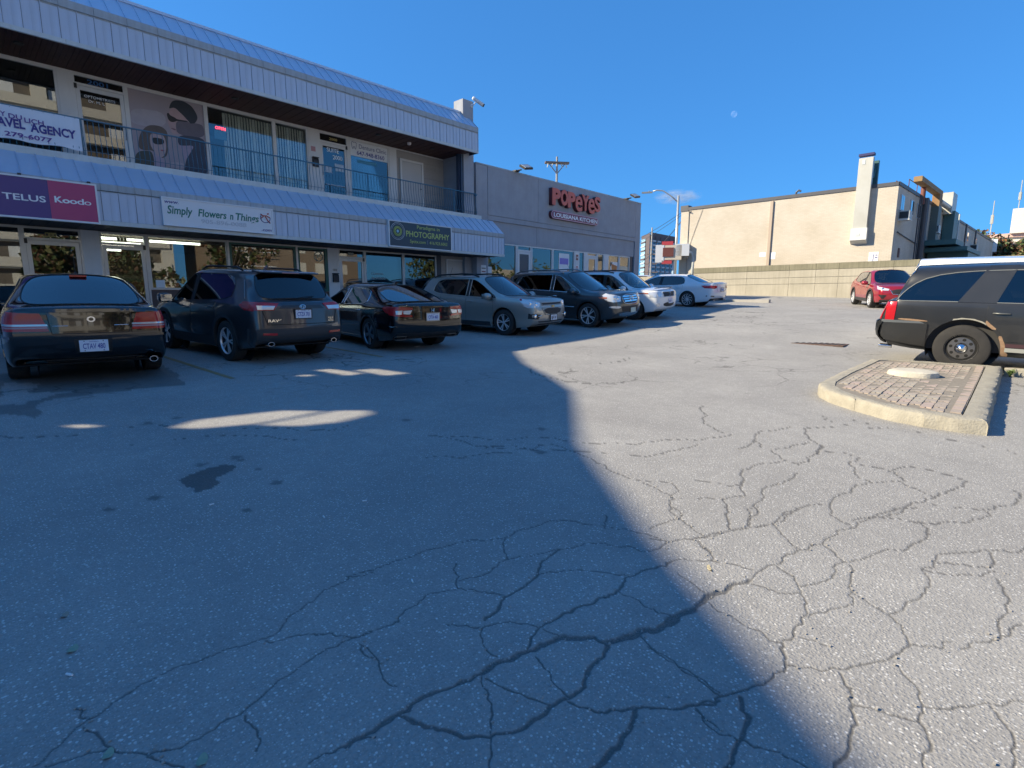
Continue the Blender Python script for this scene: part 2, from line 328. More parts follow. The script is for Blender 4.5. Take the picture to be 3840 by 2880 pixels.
# ------------------------------------------------------------------ asphalt: one sheet to the horizon, cracks sunk into it
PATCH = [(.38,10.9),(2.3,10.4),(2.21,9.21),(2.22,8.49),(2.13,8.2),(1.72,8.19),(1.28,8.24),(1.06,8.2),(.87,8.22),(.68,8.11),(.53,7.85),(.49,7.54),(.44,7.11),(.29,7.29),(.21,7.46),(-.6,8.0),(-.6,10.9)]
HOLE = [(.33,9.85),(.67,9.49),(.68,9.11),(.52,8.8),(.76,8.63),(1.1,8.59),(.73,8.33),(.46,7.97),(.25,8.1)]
OIL = [(.98,4.24),(1.09,4.32),(1.21,4.36),(1.34,4.38),(1.4,4.3),(1.33,4.19),(1.19,4.11),(1.17,3.98),(1.07,3.89),(1.01,3.93),(.97,4.15)]
SPOTS = [(.78,3.99,.04),(.53,3.97,.03),(1.13,3.38,.025),(1.46,4.49,.045),(1.46,4.4,.03),(1.2,4.49,.035),(1.48,4.09,.025),(1.46,3.72,.04),(1.48,6.22,.05),(1.21,6.16,.05),(3.2,4.6,.05),(4.0,3.4,.05),(3.4,2.9,.05)]
def vnoise(x, y, seed=0):
    """smooth value noise on numpy arrays"""
    xi = np.floor(x).astype(np.int64); yi = np.floor(y).astype(np.int64); fx = x-xi; fy = y-yi
    fx = fx*fx*(3-2*fx); fy = fy*fy*(3-2*fy)
    def h(i, j):
        n = (i*374761393 + j*668265263 + seed*1274126177) & 0x7fffffff
        n = ((n ^ (n >> 13))*1103515245) & 0x7fffffff
        return ((n ^ (n >> 16)) & 0xffff)/65535.0
    return (h(xi,yi)*(1-fx)+h(xi+1,yi)*fx)*(1-fy)+(h(xi,yi+1)*(1-fx)+h(xi+1,yi+1)*fx)*fy
def inpoly(x, y, poly):
    r = np.zeros(x.shape, bool); n = len(poly)
    for i in range(n):
        (x1,y1),(x2,y2) = poly[i], poly[(i+1)%n]
        if y1 == y2: continue
        c = ((y1 > y) != (y2 > y)) & (x < (x2-x1)*(y-y1)/(y2-y1)+x1); r ^= c
    return r
def jitter(L):
    P = [np.array(p) for p in L]
    for k in range(3):
        Q = [P[0]]
        for a,b in zip(P[:-1], P[1:]):
            d = b-a; ln = float(np.hypot(*d))
            if ln > .035:
                nrm = np.array((-d[1], d[0])); Q.append((a+b)/2 + nrm*RNG.normal(0, .085))
            Q.append(b)
        P = Q
    return np.array(P)

def make_ground():
    head = rad(43.65)
    dense = np.linspace(-rad(48), rad(48), 1050)
    coarse = np.linspace(rad(48), 2*PI-rad(48), 66)[1:-1]
    az = np.concatenate([dense, coarse]) + head
    r = [.25, .6, .95, 1.2]
    while r[-1] < 42: r.append(r[-1] + max(.0028, r[-1]**2*.00155))
    while r[-1] < 6000: r.append(r[-1]*1.12)
    r = np.array(r); nr, na = len(r), len(az)
    R, A = np.meshgrid(r, az, indexing='ij')
    X = (R*np.cos(A)).ravel(); Y = (R*np.sin(A)).ravel()
    crack = np.zeros(X.shape); wide = np.zeros(X.shape)
    # warped copies give the crack walls a crumbled line
    wx = X + .008*(vnoise(X*45, Y*45, 3)-.5) + .018*(vnoise(X*14, Y*14, 5)-.5)
    wy = Y + .008*(vnoise(X*45, Y*45, 4)-.5) + .018*(vnoise(X*14, Y*14, 6)-.5)
    near = np.where((np.hypot(X, Y) < 30) & (np.abs(((np.arctan2(Y, X)-head+PI) % (2*PI))-PI) < rad(48.1)))[0]
    px, py = wx[near], wy[near]; nz = vnoise(px*22, py*22, 9); rr = np.hypot(px, py)
    cr = np.zeros(px.shape); wd = np.zeros(px.shape)
    for w, L in CRACKS:
        P = jitter(L); m = .06 + w
        idx = np.where((px > P[:,0].min()-m) & (px < P[:,0].max()+m) & (py > P[:,1].min()-m) & (py < P[:,1].max()+m))[0]
        if len(idx) == 0: continue
        qx, qy = px[idx], py[idx]; d = np.full(qx.shape, 9.0)
        for (ax, ay), (bx, by) in zip(P[:-1], P[1:]):
            vx, vy = bx-ax, by-ay; q = vx*vx+vy*vy+1e-9
            t = np.clip(((qx-ax)*vx+(qy-ay)*vy)/q, 0, 1)
            d = np.minimum(d, np.hypot(qx-ax-t*vx, qy-ay-t*vy))
        hw = np.maximum(w*.5*(.7+.6*nz[idx]), .0017*rr[idx]*.9)
        s = np.clip((hw*1.35-d)/(hw*.7), 0, 1); s *= min(1.0, .62 + w*9)
        cr[idx] = np.maximum(cr[idx], s); wd[idx] = np.maximum(wd[idx], s*min(1, w/.035))
    crack[near] = cr; wide[near] = wd
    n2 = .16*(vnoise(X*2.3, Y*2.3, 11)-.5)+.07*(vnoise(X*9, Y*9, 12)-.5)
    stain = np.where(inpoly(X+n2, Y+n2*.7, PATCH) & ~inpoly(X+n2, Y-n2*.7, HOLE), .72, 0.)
    n3 = .05*(vnoise(X*16, Y*16, 21)-.5)
    stain = np.maximum(stain, np.where(inpoly(X+n3, Y+n3, OIL), 1., 0.))
    for sx, sy, sr in SPOTS: stain = np.maximum(stain, np.clip(1.6-np.hypot((X-sx), (Y-sy))/sr*(.7+.9*vnoise(X*40, Y*40, 8)), 0, .8))
    Z = GN(X, Y) - crack*(.003+.007*wide)*np.clip(np.hypot(X,Y)/1, 0, 1) + .004*(vnoise(X*1.6, Y*1.6, 31)-.5) + .006*(vnoise(X*.45, Y*.45, 32)-.5)
    V = np.column_stack([X, Y, Z])
    i = np.arange(nr-1)[:,None]*na; j = np.arange(na); k = (j+1) % na
    F = np.stack([i+j, i+na+j, i+na+k, i+k], axis=-1).reshape(-1, 4)
    me = bpy.data.meshes.new('asphalt_lot')
    nv = len(V)+1; nf = len(F)+na
    me.vertices.add(nv); me.vertices.foreach_set('co', np.vstack([V, [[0,0,G(0,0)]]]).ravel())
    tri = np.stack([np.full(na, nv-1), j, k], axis=-1)
    loops = np.concatenate([F.ravel(), tri.ravel()])
    me.loops.add(len(loops)); me.loops.foreach_set('vertex_index', loops.astype(np.int32))
    st = np.concatenate([np.arange(len(F))*4, len(F)*4+np.arange(na)*3])
    me.polygons.add(nf); me.polygons.foreach_set('loop_start', st.astype(np.int32))
    me.update(calc_edges=True)
    for nm, arr in (('crack', crack), ('wide', wide), ('stain', stain)):
        a = me.attributes.new(nm, 'FLOAT', 'POINT'); a.data.foreach_set('value', np.append(arr, 0).astype(np.float32))
    me.validate()
    me.materials.append(asphalt_mat()); o = link('asphalt_lot', me, kind='structure'); me.shade_smooth()
    return o

def asphalt_mat():
    m = bpy.data.materials.new('weathered_asphalt'); m.use_nodes = True; n = m.node_tree.nodes; l = m.node_tree.links; p = n['Principled BSDF']
    p.inputs['Roughness'].default_value = .82; p.inputs['Specular IOR Level'].default_value = .35
    tc = n.new('ShaderNodeTexCoord').outputs['Object']
    def noise(s, d=5, r=.6):
        z = n.new('ShaderNodeTexNoise'); z.inputs['Scale'].default_value = s; z.inputs['Detail'].default_value = d; z.inputs['Roughness'].default_value = r
        l.new(tc, z.inputs['Vector']); return z.outputs['Fac']
    def ramp(v, a, b, lo=0, hi=1):
        z = n.new('ShaderNodeMapRange'); z.inputs['From Min'].default_value = a; z.inputs['From Max'].default_value = b
        z.inputs['To Min'].default_value = lo; z.inputs['To Max'].default_value = hi; l.new(v, z.inputs['Value']); return z.outputs[0]
    def mix(f, a, b, ty='MIX'):
        z = n.new('ShaderNodeMix'); z.data_type = 'RGBA'; z.blend_type = ty
        for s, v in (('Factor', f), ('A', a), ('B', b)):
            if isinstance(v, tuple): z.inputs[s].default_value = (*v, 1)
            elif isinstance(v, (int, float)): z.inputs[s].default_value = v
            else: l.new(v, z.inputs[s])
        return z.outputs['Result']
    def mth(op, a, b):
        z = n.new('ShaderNodeMath'); z.operation = op; z.use_clamp = True
        for i, v in enumerate((a, b)):
            if isinstance(v, (int, float)): z.inputs[i].default_value = v
            else: l.new(v, z.inputs[i])
        return z.outputs[0]
    def vor(s, warp=0, feat='F1'):
        z = n.new('ShaderNodeTexVoronoi'); z.inputs['Scale'].default_value = s; z.feature = feat; l.new(tc, z.inputs['Vector']); return z
    # base binder colour with broad weathering
    c = mix(ramp(noise(.55, 6), .35, .68), (.275,.265,.25), (.36,.348,.325))
    c = mix(ramp(noise(6, 5), .4, .7, 0, .45), c, (.24,.232,.22))
    c = mix(ramp(noise(90, 3), .45, .75, 0, .55), c, (.15,.145,.14))
    # stones of the aggregate showing through, two sizes
    for s, thr, bright, amt in ((62, .34, (.60,.59,.56), .8), (125, .40, (.48,.47,.45), .6), (38, .22, (.66,.65,.63), .75)):
        v = vor(s); sep = n.new('ShaderNodeSeparateColor'); l.new(v.outputs['Color'], sep.inputs[0])
        pick = ramp(sep.outputs[0], .62, .72); inside = ramp(v.outputs['Distance'], thr, thr*.62)
        c = mix(mth('MULTIPLY', mth('MULTIPLY', pick, inside), amt), c, bright)
    # fine map cracking farther off
    wv = n.new('ShaderNodeVectorMath'); wv.operation = 'ADD'; nzc = n.new('ShaderNodeTexNoise'); nzc.inputs['Scale'].default_value = 1.7; nzc.inputs['Detail'].default_value = 5
    l.new(tc, nzc.inputs['Vector']); l.new(tc, wv.inputs[0]); l.new(nzc.outputs['Color'], wv.inputs[1])
    ve = n.new('ShaderNodeTexVoronoi'); ve.feature = 'DISTANCE_TO_EDGE'; ve.inputs['Scale'].default_value = .85; l.new(wv.outputs[0], ve.inputs['Vector'])
    ge = n.new('ShaderNodeVectorMath'); ge.operation = 'LENGTH'; l.new(tc, ge.inputs[0])
    farm = mth('MULTIPLY', ramp(ge.outputs['Value'], 6.5, 9), ramp(noise(.33, 3), .46, .6))
    fine = mth('MULTIPLY', ramp(ve.outputs['Distance'], .02, .006), mth('MULTIPLY', farm, .75))
    c = mix(fine, c, (.06,.055,.05))
    at = lambda k: (lambda a: (setattr(a, 'attribute_name', k), a.outputs['Fac'])[1])(n.new('ShaderNodeAttribute'))
    ck, wd, stn = at('crack'), at('wide'), at('stain')
    fill = mix(ramp(noise(140, 2), .4, .65), (.085,.083,.08), (.19,.185,.175))
    c = mix(mth('MULTIPLY', ck, .93), c, mix(wd, (.022,.021,.02), fill))
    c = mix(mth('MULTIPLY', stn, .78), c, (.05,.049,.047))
    l.new(c, p.inputs['Base Color'])
    l.new(ramp(stn, 0, 1, .84, .6), p.inputs['Roughness'])
    b1 = n.new('ShaderNodeBump'); b1.inputs['Strength'].default_value = .55; b1.inputs['Distance'].default_value = .006
    l.new(mth('ADD', noise(55, 4), ramp(vor(70).outputs['Distance'], .5, .1, 0, .6)), b1.inputs['Height']); l.new(b1.outputs[0], p.inputs['Normal'])
    return m
ground = make_ground()
# ------------------------------------------------------------------ two-storey plaza
M_PANEL = mat('painted_steel_panel', (.52,.60,.72), .42, 0, .5, var=.22, vscale=1.3, streak=.30, dirt=(.30,.33,.38), bump=.03, bscale=8)
M_SLOPE = mat('painted_steel_roofing', (.50,.60,.74), .33, .1, .5, var=.16, vscale=1.1, dirt=(.33,.35,.36))
M_BAND = mat('weathered_flashing', (.42,.46,.49), .5, 0, .4, var=.35, vscale=2.5, streak=.3, dirt=(.22,.215,.20))
M_DRIP = mat('pale_drip_flashing', (.58,.62,.61), .45, 0, .4, var=.2, vscale=3, streak=.25, dirt=(.35,.34,.32))
M_SEAM = mat('seam_gap', (.05,.05,.055), .8)
M_CEDAR = mat('stained_cedar', (.085,.035,.028), .6, 0, .3, var=.5, vscale=4)
M_WHITE = mat('white_painted_trim', (.66,.66,.65), .5, 0, .4, var=.12, vscale=3, streak=.12, dirt=(.4,.39,.36))
M_ALU = mat('aluminium_frame', (.42,.44,.45), .38, .55, .5, var=.12, vscale=4)
M_GREEN = mat('green_painted_frame', (.012,.10,.075), .4)
M_STUCCO = mat('rough_grey_stucco', (.36,.375,.41), .95, 0, .2, var=.28, vscale=1.8, bump=.8, bscale=38, streak=.14, dirt=(.2,.2,.2))
M_TAUPE = mat('taupe_boarded_wall', (.36,.345,.33), .8, 0, .3, var=.15, vscale=2, streak=.2, dirt=(.24,.23,.22))
M_DOORP = mat('primed_steel_door', (.50,.49,.475), .55, 0, .4, var=.1, vscale=2)
M_CONC = mat('concrete', (.36,.345,.32), .9, 0, .3, var=.3, vscale=2, bump=.3, bscale=50)
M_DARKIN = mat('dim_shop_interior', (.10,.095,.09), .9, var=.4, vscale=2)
M_TUBE = mat('fluorescent_tube', (.9,.9,.85), .5, emit=(1.0,.93,.75), estr=5.5)
M_IRON = mat('blue_painted_iron', (.03,.15,.24), .35, 0, .5, var=.2, vscale=9)
M_GLASS = glass('shop_glass', (.55,.60,.60), ior=1.75)
M_GLASSC = glass('clear_shop_glass', (.86,.90,.90), ior=1.6)
M_GLASSD = glass('tinted_shop_glass', (.20,.24,.25), ior=1.75)
M_BLACK = mat('black_plastic', (.02,.02,.022), .5)
M_SIGNW = mat('sign_face_white', (.70,.72,.74), .35, 0, .5, var=.06, vscale=2)
M_PURPLE = mat('sign_face_purple', (.045,.028,.19), .35)
M_PINK = mat('sign_face_raspberry', (.42,.035,.15), .35)
M_LETW = mat('white_lettering', (.78,.80,.82), .4)
M_NAVY = mat('navy_lettering', (.025,.03,.22), .45)
M_TEAL = mat('green_lettering', (.0,.17,.13), .45)
M_LIME = mat('lime_lettering', (.45,.52,.14), .45)
M_SIGND = mat('dark_teal_sign_face', (.022,.05,.075), .4)
M_NUMB = mat('gold_number_tile', (.50,.40,.14), .5)
M_INK = mat('black_lettering', (.02,.02,.02), .5)
M_GREYL = mat('faded_grey_lettering', (.52,.54,.57), .5)
M_PAPER = mat('paper_notice', (.72,.72,.72), .7)
M_NEON = mat('red_neon', (.5,.02,.05), .5, emit=(1,.06,.10), estr=2.2)

XE = 15.30
plaza = thing('plaza_building', 'two storey strip plaza of pale grey metal panels with cedar soffit and balcony', 'building', (6, 18, 0))
PX = Vector((6, 18, 0))
def pl(mb, name, m, parent=None, **k):
    """a part of the plaza, given in world coordinates"""
    o = mb.build(name, m, parent or plaza, **k); o.location = -PX if (parent is None) else (0,0,0); return o
STEP = .3215
n_up = 52
# upper fascia: vertical panels, weathered band above, sloped standing-seam panels, cap
def panel_mesh(h, w):
    mb = MB(); mb.box(0, w-.010, -.018, .0, 0, h); mb.box(w*.5-.006, w*.5+.006, -.023, -.0181, 0, h); mb.box(-.004, .008, -.036, -.019, 0, h)
    return mb
first = None
for i in range(n_up):
    x = XE - (i+1)*STEP
    if first is None: first = pl(panel_mesh(.665, STEP), 'fascia_panel', M_PANEL); first.location = Vector((x, 16.5, 7.255))-PX
    else: inst(first, 'fascia_panel', plaza, Vector((x, 16.5+RNG.normal(0,.0018), 7.255))-PX, (0,0,RNG.normal(0,.003)))
def slope_panel(y0, z0, y1, z1, w):
    mb = MB(); L = Vector((0, y1-y0, z1-z0)); nrm = Vector((0, -(z1-z0), y1-y0)).normalized()
    c = Vector((w/2-.003, 0, 0)) + L/2
    mb.obox(c, (w/2-.004,0,0), L/2, nrm*.010); mb.obox(Vector((0,0,0))+L/2+nrm*.020, (.007,0,0), L/2, nrm*.019); return mb
first = None
for i in range(n_up):
    x = XE - (i+1)*STEP
    if first is None: first = pl(slope_panel(16.5,8.10,17.2,8.757,STEP), 'roof_panel', M_SLOPE); first.location = Vector((x,16.5,8.10))-PX
    else: inst(first, 'roof_panel', plaza, Vector((x,16.5,8.10))-PX, (RNG.normal(0,.004),0,0))
first = None
for i in range(n_up//2):
    x = XE - (i+1)*STEP*2
    if first is None:
        mb = MB(); mb.box(.003, STEP*2-.003, -.055, 0, 0, .175); mb.box(.003, STEP*2-.003, -.030, 0, -.03, -.004)
        first = pl(mb, 'flashing_band', M_BAND); first.location = Vector((x,16.5,7.935))-PX
    else: inst(first, 'flashing_band', plaza, Vector((x,16.5,7.935+RNG.normal(0,.003)))-PX)
for x1 in np.arange(XE, XE-n_up*STEP, -3.2):
    mb = MB(); mb.box(max(x1-3.2, XE-n_up*STEP)+.004, x1-.001, 16.455, 16.52, 7.155, 7.25); pl(mb, 'drip_edge', M_DRIP)
    mb = MB(); mb.box(max(x1-3.2, XE-n_up*STEP)+.004, x1-.001, 17.16, 17.42, 8.76, 8.83); pl(mb, 'roof_cap', M_SLOPE)
XL = XE - n_up*STEP
mb = MB(); mb.box(XL, XE-.004, 16.502, 16.6, 7.25, 8.09); mb.quad((XL,16.53,8.07),(XE-.004,16.53,8.07),(XE-.004,17.22,8.72),(XL,17.22,8.72))
mb.add([(XE-.003,16.5,7.16),(XE-.003,16.5,8.09),(XE-.003,17.22,8.75),(XE-.003,17.5,8.75),(XE-.003,17.5,7.16)], [(0,1,2,3,4)])
pl(mb, 'fascia_backing', M_SEAM)
mb = MB(); mb.box(XE, XE+.012, 16.46, 17.0, 7.16, 8.05); mb.add([(XE+.012,16.46,8.05),(XE+.012,16.46,8.12),(XE+.012,17.15,8.76),(XE+.012,17.25,8.76),(XE+.012,17.25,8.05)], [(0,1,2,3,4)])
pl(mb, 'fascia_end', M_PANEL)
mb = MB(); mb.box(XL, 15.5, 17.42, 34, 8.55, 8.62); pl(mb, 'roof_deck', M_CONC)
# cedar soffits, board by board, joined: far too narrow to pick out singly
mb = MB()
for i, x in enumerate(np.arange(XL, 14.96, .098)): mb.box(x, x+.092, 16.53, 18.28, 7.178+.003*(i%3), 7.2)
pl(mb, 'soffit_boards', M_CEDAR, kind='stuff')
mb = MB()
for i, x in enumerate(np.arange(XL, 16.4, .098)): mb.box(x, x+.092, 16.26, 17.82, 3.178+.003*(i%3), 3.2)
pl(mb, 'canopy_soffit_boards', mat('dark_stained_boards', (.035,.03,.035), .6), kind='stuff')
for x in (1.75, 6.4, 11.2, 13.6):
    mb = MB(); mb.lathe([(.0,0),(.085,0),(.095,.012),(.095,.03)], (x, 17.25, 7.150), n=16); pl(mb, 'soffit_light', M_BLACK)
mb = MB(); mb.lathe([(.0,-.09),(.05,-.085),(.075,-.05),(.08,0)], (12.55, 17.3, 7.178), n=16); pl(mb, 'dome_camera', mat('smoked_dome', (.55,.5,.5), .2), smooth='all')
# balcony slab edge and lower canopy
XC = 16.49
mb = MB(); mb.box(XL, 15.83, 16.95, 18.3, 4.55, 4.846); pl(mb, 'balcony_slab', M_CONC)
for x1 in np.arange(15.86, XL, -3.05):
    mb = MB(); mb.box(max(x1-3.05,XL)+.002, x1-.001, 16.90, 16.949, 4.70, 4.85); mb.box(max(x1-3.05,XL)+.002, x1-.001, 16.885, 16.90, 4.682, 4.70); pl(mb, 'balcony_edge_flashing', M_DRIP)
n_lo = 53; step = .343; first = None
for i in range(n_lo):
    x = XC - (i+1)*step
    if first is None: first = pl(slope_panel(16.2,4.10,16.89,4.69,step), 'canopy_panel', M_SLOPE); first.location = Vector((x,16.2,4.10))-PX
    else: inst(first, 'canopy_panel', plaza, Vector((x,16.2,4.10))-PX, (RNG.normal(0,.004),0,0))
first = None
for i in range(n_lo):
    x = XC - (i+1)*step
    if first is None:
        mb = MB(); mb.box(.003, step-.003, -.03, 0, 0, .15); first = pl(mb, 'canopy_band', M_BAND); first.location = Vector((x,16.2,3.955))-PX
    else: inst(first, 'canopy_band', plaza, Vector((x,16.2,3.955+RNG.normal(0,.003)))-PX, (0,0,RNG.normal(0,.004)))
first = None
for i in range(n_lo):
    x = XC - (i+1)*step
    if first is None: first = pl(panel_mesh(.675, step), 'canopy_fascia_panel', M_PANEL); first.location = Vector((x,16.2,3.262))-PX
    else: inst(first, 'canopy_fascia_panel', plaza, Vector((x,16.2+RNG.normal(0,.0018),3.262))-PX, (0,0,RNG.normal(0,.003)))
XL2 = XC - n_lo*step
for k, x1 in enumerate(np.arange(XC, XL2, -3.1)):
    a = max(x1-3.1, XL2)+.004
    mb = MB(); mb.box(a, x1-.002, 16.155, 16.25, 3.16, 3.256); o = pl(mb, 'canopy_drip_edge', M_DRIP)
    mb = MB(); mb.box(a, x1-.002, 16.165, 16.198, 3.925, 3.940); pl(mb, 'canopy_gutter_lip', M_BAND)
mb = MB(); mb.box(XL2, XC-.006, 16.202, 16.26, 3.25, 4.08); mb.quad((XL2,16.23,4.06),(XC-.006,16.23,4.06),(XC-.006,16.92,4.65),(XL2,16.92,4.65)); pl(mb, 'canopy_backing', M_SEAM)
mb = MB(); mb.add([(XC,16.17,3.2),(XC,16.17,4.10),(XC,16.90,4.70),(XC,17.29,4.70),(XC,17.29,3.2)], [(0,1,2,3,4)]); mb.add([(XC-.02,16.17,3.2),(XC-.02,16.17,4.10),(XC-.02,16.90,4.70),(XC-.02,17.29,4.70),(XC-.02,17.29,3.2)], [(4,3,2,1,0)]); pl(mb, 'canopy_end', M_SLOPE)
# party wall with stepped parapet
mb = MB(); mb.box(14.985, 15.53, 17.0, 17.55, 4.846, 9.27); mb.box(14.985, 15.53, 17.55, 34, 4.846, 8.90); pl(mb, 'party_wall', M_STUCCO)
mb = MB(); mb.box(15.53, 15.93, 17.62, 18.6, 1, 7.05); pl(mb, 'recess_wall', M_STUCCO)
mb = MB(); mb.box(14.80, 14.984, 17.1, 17.25, 4.846, 7.17); mb.box(14.86, 14.93, 17.02, 17.099, 4.846, 7.17); pl(mb, 'downspout', mat('dark_blue_downspout', (.03,.05,.09), .5))

def window(x0, x1, z0, z1, Y, frame, gl=M_GLASS, t=.055, parent=None, blind=None):
    """frame with a recessed pane as its sub-part"""
    mb = MB(); d0, d1 = Y-.035, Y+.05
    mb.box(x0, x1, d0, d1, z1-t, z1); mb.box(x0, x1, d0, d1, z0, z0+t); mb.box(x0, x0+t, d0+.002, d1-.002, z0+t, z1-t); mb.box(x1-t, x1, d0+.002, d1-.002, z0+t, z1-t)
    f = pl(mb, 'window', frame, parent)
    p = MB(); p.box(x0+t-.005, x1-t+.005, Y+.010, Y+.020, z0+t-.005, z1-t+.005); p.build('pane', gl, f)
    return f
def shop_door(x0, x1, z0, zt, z1, Y, frame, gl, num=None, hinge=1, plate=M_NUMB, ntext=M_INK):
    """glazed door leaf with transom light above; zt = head of the leaf"""
    fr = MB(); t = .05
    fr.box(x0, x0+t, Y-.04, Y+.06, z0, z1); fr.box(x1-t, x1, Y-.04, Y+.06, z0, z1); fr.box(x0+t, x1-t, Y-.04, Y+.06, z1-t, z1); fr.box(x0+t, x1-t, Y-.04, Y+.06, zt, zt+.06)
    f = pl(fr, 'door_frame', frame)
    tp = MB(); tp.box(x0+t-.004, x1-t+.004, Y+.006, Y+.014, zt+.056, z1-t+.004); tp.build('transom_pane', gl, f)
    lf = MB(); s = .085; a, b = x0+t+.006, x1-t-.006; zb = z0+.015
    lf.box(a, a+s, Y-.03, Y+.02, zb, zt-.008); lf.box(b-s, b, Y-.03, Y+.02, zb, zt-.008); lf.box(a+s, b-s, Y-.03, Y+.02, zt-.108, zt-.008); lf.box(a+s, b-s, Y-.03, Y+.02, zb, zb+.24)
    d = pl(lf, 'door', frame)
    gp = MB(); gp.box(a+s-.004, b-s+.004, Y-.006, Y+.002, zb+.236, zt-.104); gp.build('door_pane', gl, d)
    h = MB(); hx = a+.04 if hinge > 0 else b-.04
    h.tube([(hx,Y-.03,z0+.85),(hx,Y-.085,z0+.88),(hx,Y-.085,z0+1.18),(hx,Y-.03,z0+1.21)], .012, 8); h.build('door_handle', M_ALU, d, smooth='all')
    cl = MB(); hx = b if hinge > 0 else a
    cl.box(hx-.03, hx+.03, Y-.055, Y-.031, zt-.09, zt+.03); cl.build('door_pivot', M_BLACK, d)
    if num:
        cx = (x0+x1)/2-.02; w = .075*len(num)
        for k, ch in enumerate(num):
            tl = MB(); tl.box(cx-w/2+k*.075+.002, cx-w/2+k*.075+.072, Y-.004, Y+.004, zt+.10, zt+.20); o = tl.build('number_tile', plate, f)
            text_on('numeral', ch, (cx-w/2+k*.075+.018, Y-.006, zt+.118), (1,0,0), (0,0,1), .065, ntext, f, bold=.01, width=.04, depth=.002)
    return f, d

# ---- upper storey, wall plane Y 18.3
YU = 18.30; ZF = 4.848; ZH = 7.14  # shop front positions computed from image pixels cast onto the wall planes
def wallseg(x0, x1, z0, z1, Y, m, name='wall', th=.2): 
    mb = MB(); mb.box(x0, x1, Y, Y+th, z0, z1); return pl(mb, name, m)
wallseg(XL, 14.984, 7.14, 7.178, YU-.02, M_WHITE, 'head_trim')
window(XL+.2, .45, ZF, ZH, YU, M_WHITE, M_GLASS); window(.45, 2.50, ZF, ZH, YU, M_WHITE)
wallseg(2.50, 2.80, ZF, 7.138, YU-.05, M_WHITE, 'pillar', .3)
f, d = shop_door(2.80, 3.93, ZF, 6.86, 7.138, YU, M_WHITE, M_GLASSD, None, -1)
text_on('suite_number', '2001', (3.12,YU-.002,6.945), (1,0,0), (0,0,1), .115, mat('blue_lettering', (.01,.09,.25), .4), f, bold=.02, width=.44, depth=.003)
text_on('door_lettering', 'OPTOMETRISTS', (3.02,YU-.012,6.60), (1,0,0), (0,0,1), .065, M_LETW, d, bold=.006, width=.66, depth=.002)
text_on('door_lettering', 'Dr. M. L', (3.10,YU-.012,6.49), (1,0,0), (0,0,1), .065, M_LETW, d, bold=.004, width=.34, depth=.002)
pw = window(3.93, 5.90, ZF, ZH, YU, M_WHITE)
# printed window poster: two people in sunglasses, flat print on the pane
POSTER = [('light', (.33,.30,.335), [(4.06,6.55),(4.25,6.61),(4.85,6.66),(4.83,6.22),(3.99,6.14),(3.99,6.42)]),
    ('hair', (.022,.03,.045), [(4.95,6.78),(4.99,6.9),(5.04,6.99),(5.13,7.05),(5.27,7.07),(5.36,7.07),(5.46,7.03),(5.55,6.98),(5.63,6.86),(5.68,6.74),(5.67,6.65),(5.6,6.53),(5.48,6.44),(5.44,6.54),(5.39,6.58),(5.29,6.68),(5.16,6.8),(5.09,6.84),(4.99,6.8)]),
    ('face', (.36,.25,.255), [(4.99,6.8),(5.09,6.83),(5.17,6.78),(5.3,6.68),(5.4,6.57),(5.45,6.48),(5.43,6.35),(5.31,6.21),(5.17,6.13),(5.04,6.11),(4.96,6.13),(4.94,6.22),(4.91,6.28),(4.89,6.41),(4.94,6.66)]),
    ('collar', (.115,.10,.125), [(5.12,6.49),(5.4,6.57),(5.45,6.48),(5.6,6.53),(5.7,6.53),(5.82,6.51),(5.83,6.13),(5.1,6.1),(5.08,6.35)]),
    ('sunglasses', (.015,.015,.02), [(4.88,6.64),(4.94,6.66),(4.96,6.6),(5.08,6.57),(5.13,6.53),(5.39,6.55),(5.39,6.51),(5.13,6.49),(5.07,6.45),(4.99,6.42),(4.92,6.45),(4.89,6.53)]),
    ('mouth', (.17,.09,.11), [(4.94,6.26),(5.05,6.26),(5.09,6.23),(5.04,6.21),(4.97,6.24)]),
    ('jacket', (.035,.045,.07), [(5.11,6.1),(5.52,6.15),(5.83,6.13),(5.83,5.79),(5.83,5.0),(5.15,5.0),(5.30,5.54),(5.41,5.71),(5.53,5.89),(5.28,5.78),(5.09,5.83)]),
    ('shirt', (.30,.24,.30), [(5.09,5.83),(5.21,5.82),(5.53,5.9),(5.41,5.68),(5.28,5.47),(5.2,5.37),(5.18,5.67)]),
    ('hair', (.10,.075,.065), [(4.29,6.11),(4.39,6.2),(4.51,6.24),(4.67,6.25),(4.78,6.21),(4.86,6.11),(4.84,5.75),(4.79,5.45),(4.62,5.36),(4.45,5.56),(4.26,5.51),(4.11,5.54),(4.12,5.73),(4.18,5.94)]),
    ('face', (.36,.27,.27), [(4.41,5.99),(4.55,6.05),(4.73,6.03),(4.79,5.89),(4.78,5.59),(4.68,5.4),(4.56,5.4),(4.45,5.56),(4.39,5.72)]),
    ('sunglasses', (.02,.018,.022), [(4.44,5.89),(4.59,5.92),(4.75,5.9),(4.74,5.78),(4.6,5.73),(4.47,5.74)]),
    ('mouth', (.30,.08,.10), [(4.62,5.60),(4.70,5.62),(4.74,5.59),(4.67,5.565)]),
    ('coat', (.055,.06,.05), [(3.99,5.29),(4.09,5.46),(4.26,5.51),(4.45,5.52),(4.44,4.95),(3.99,4.95)]),
    ('scarf', (.31,.25,.31), [(4.45,5.55),(4.56,5.4),(4.7,5.39),(4.71,4.95),(4.44,4.95)]),
    ('hand', (.34,.28,.30), [(4.71,5.15),(4.89,5.33),(5.23,5.34),(5.22,5.16)])]
pst = MB(); pst.box(3.986, 5.844, YU-.003, YU+.008, ZF+.056, ZH-.056)
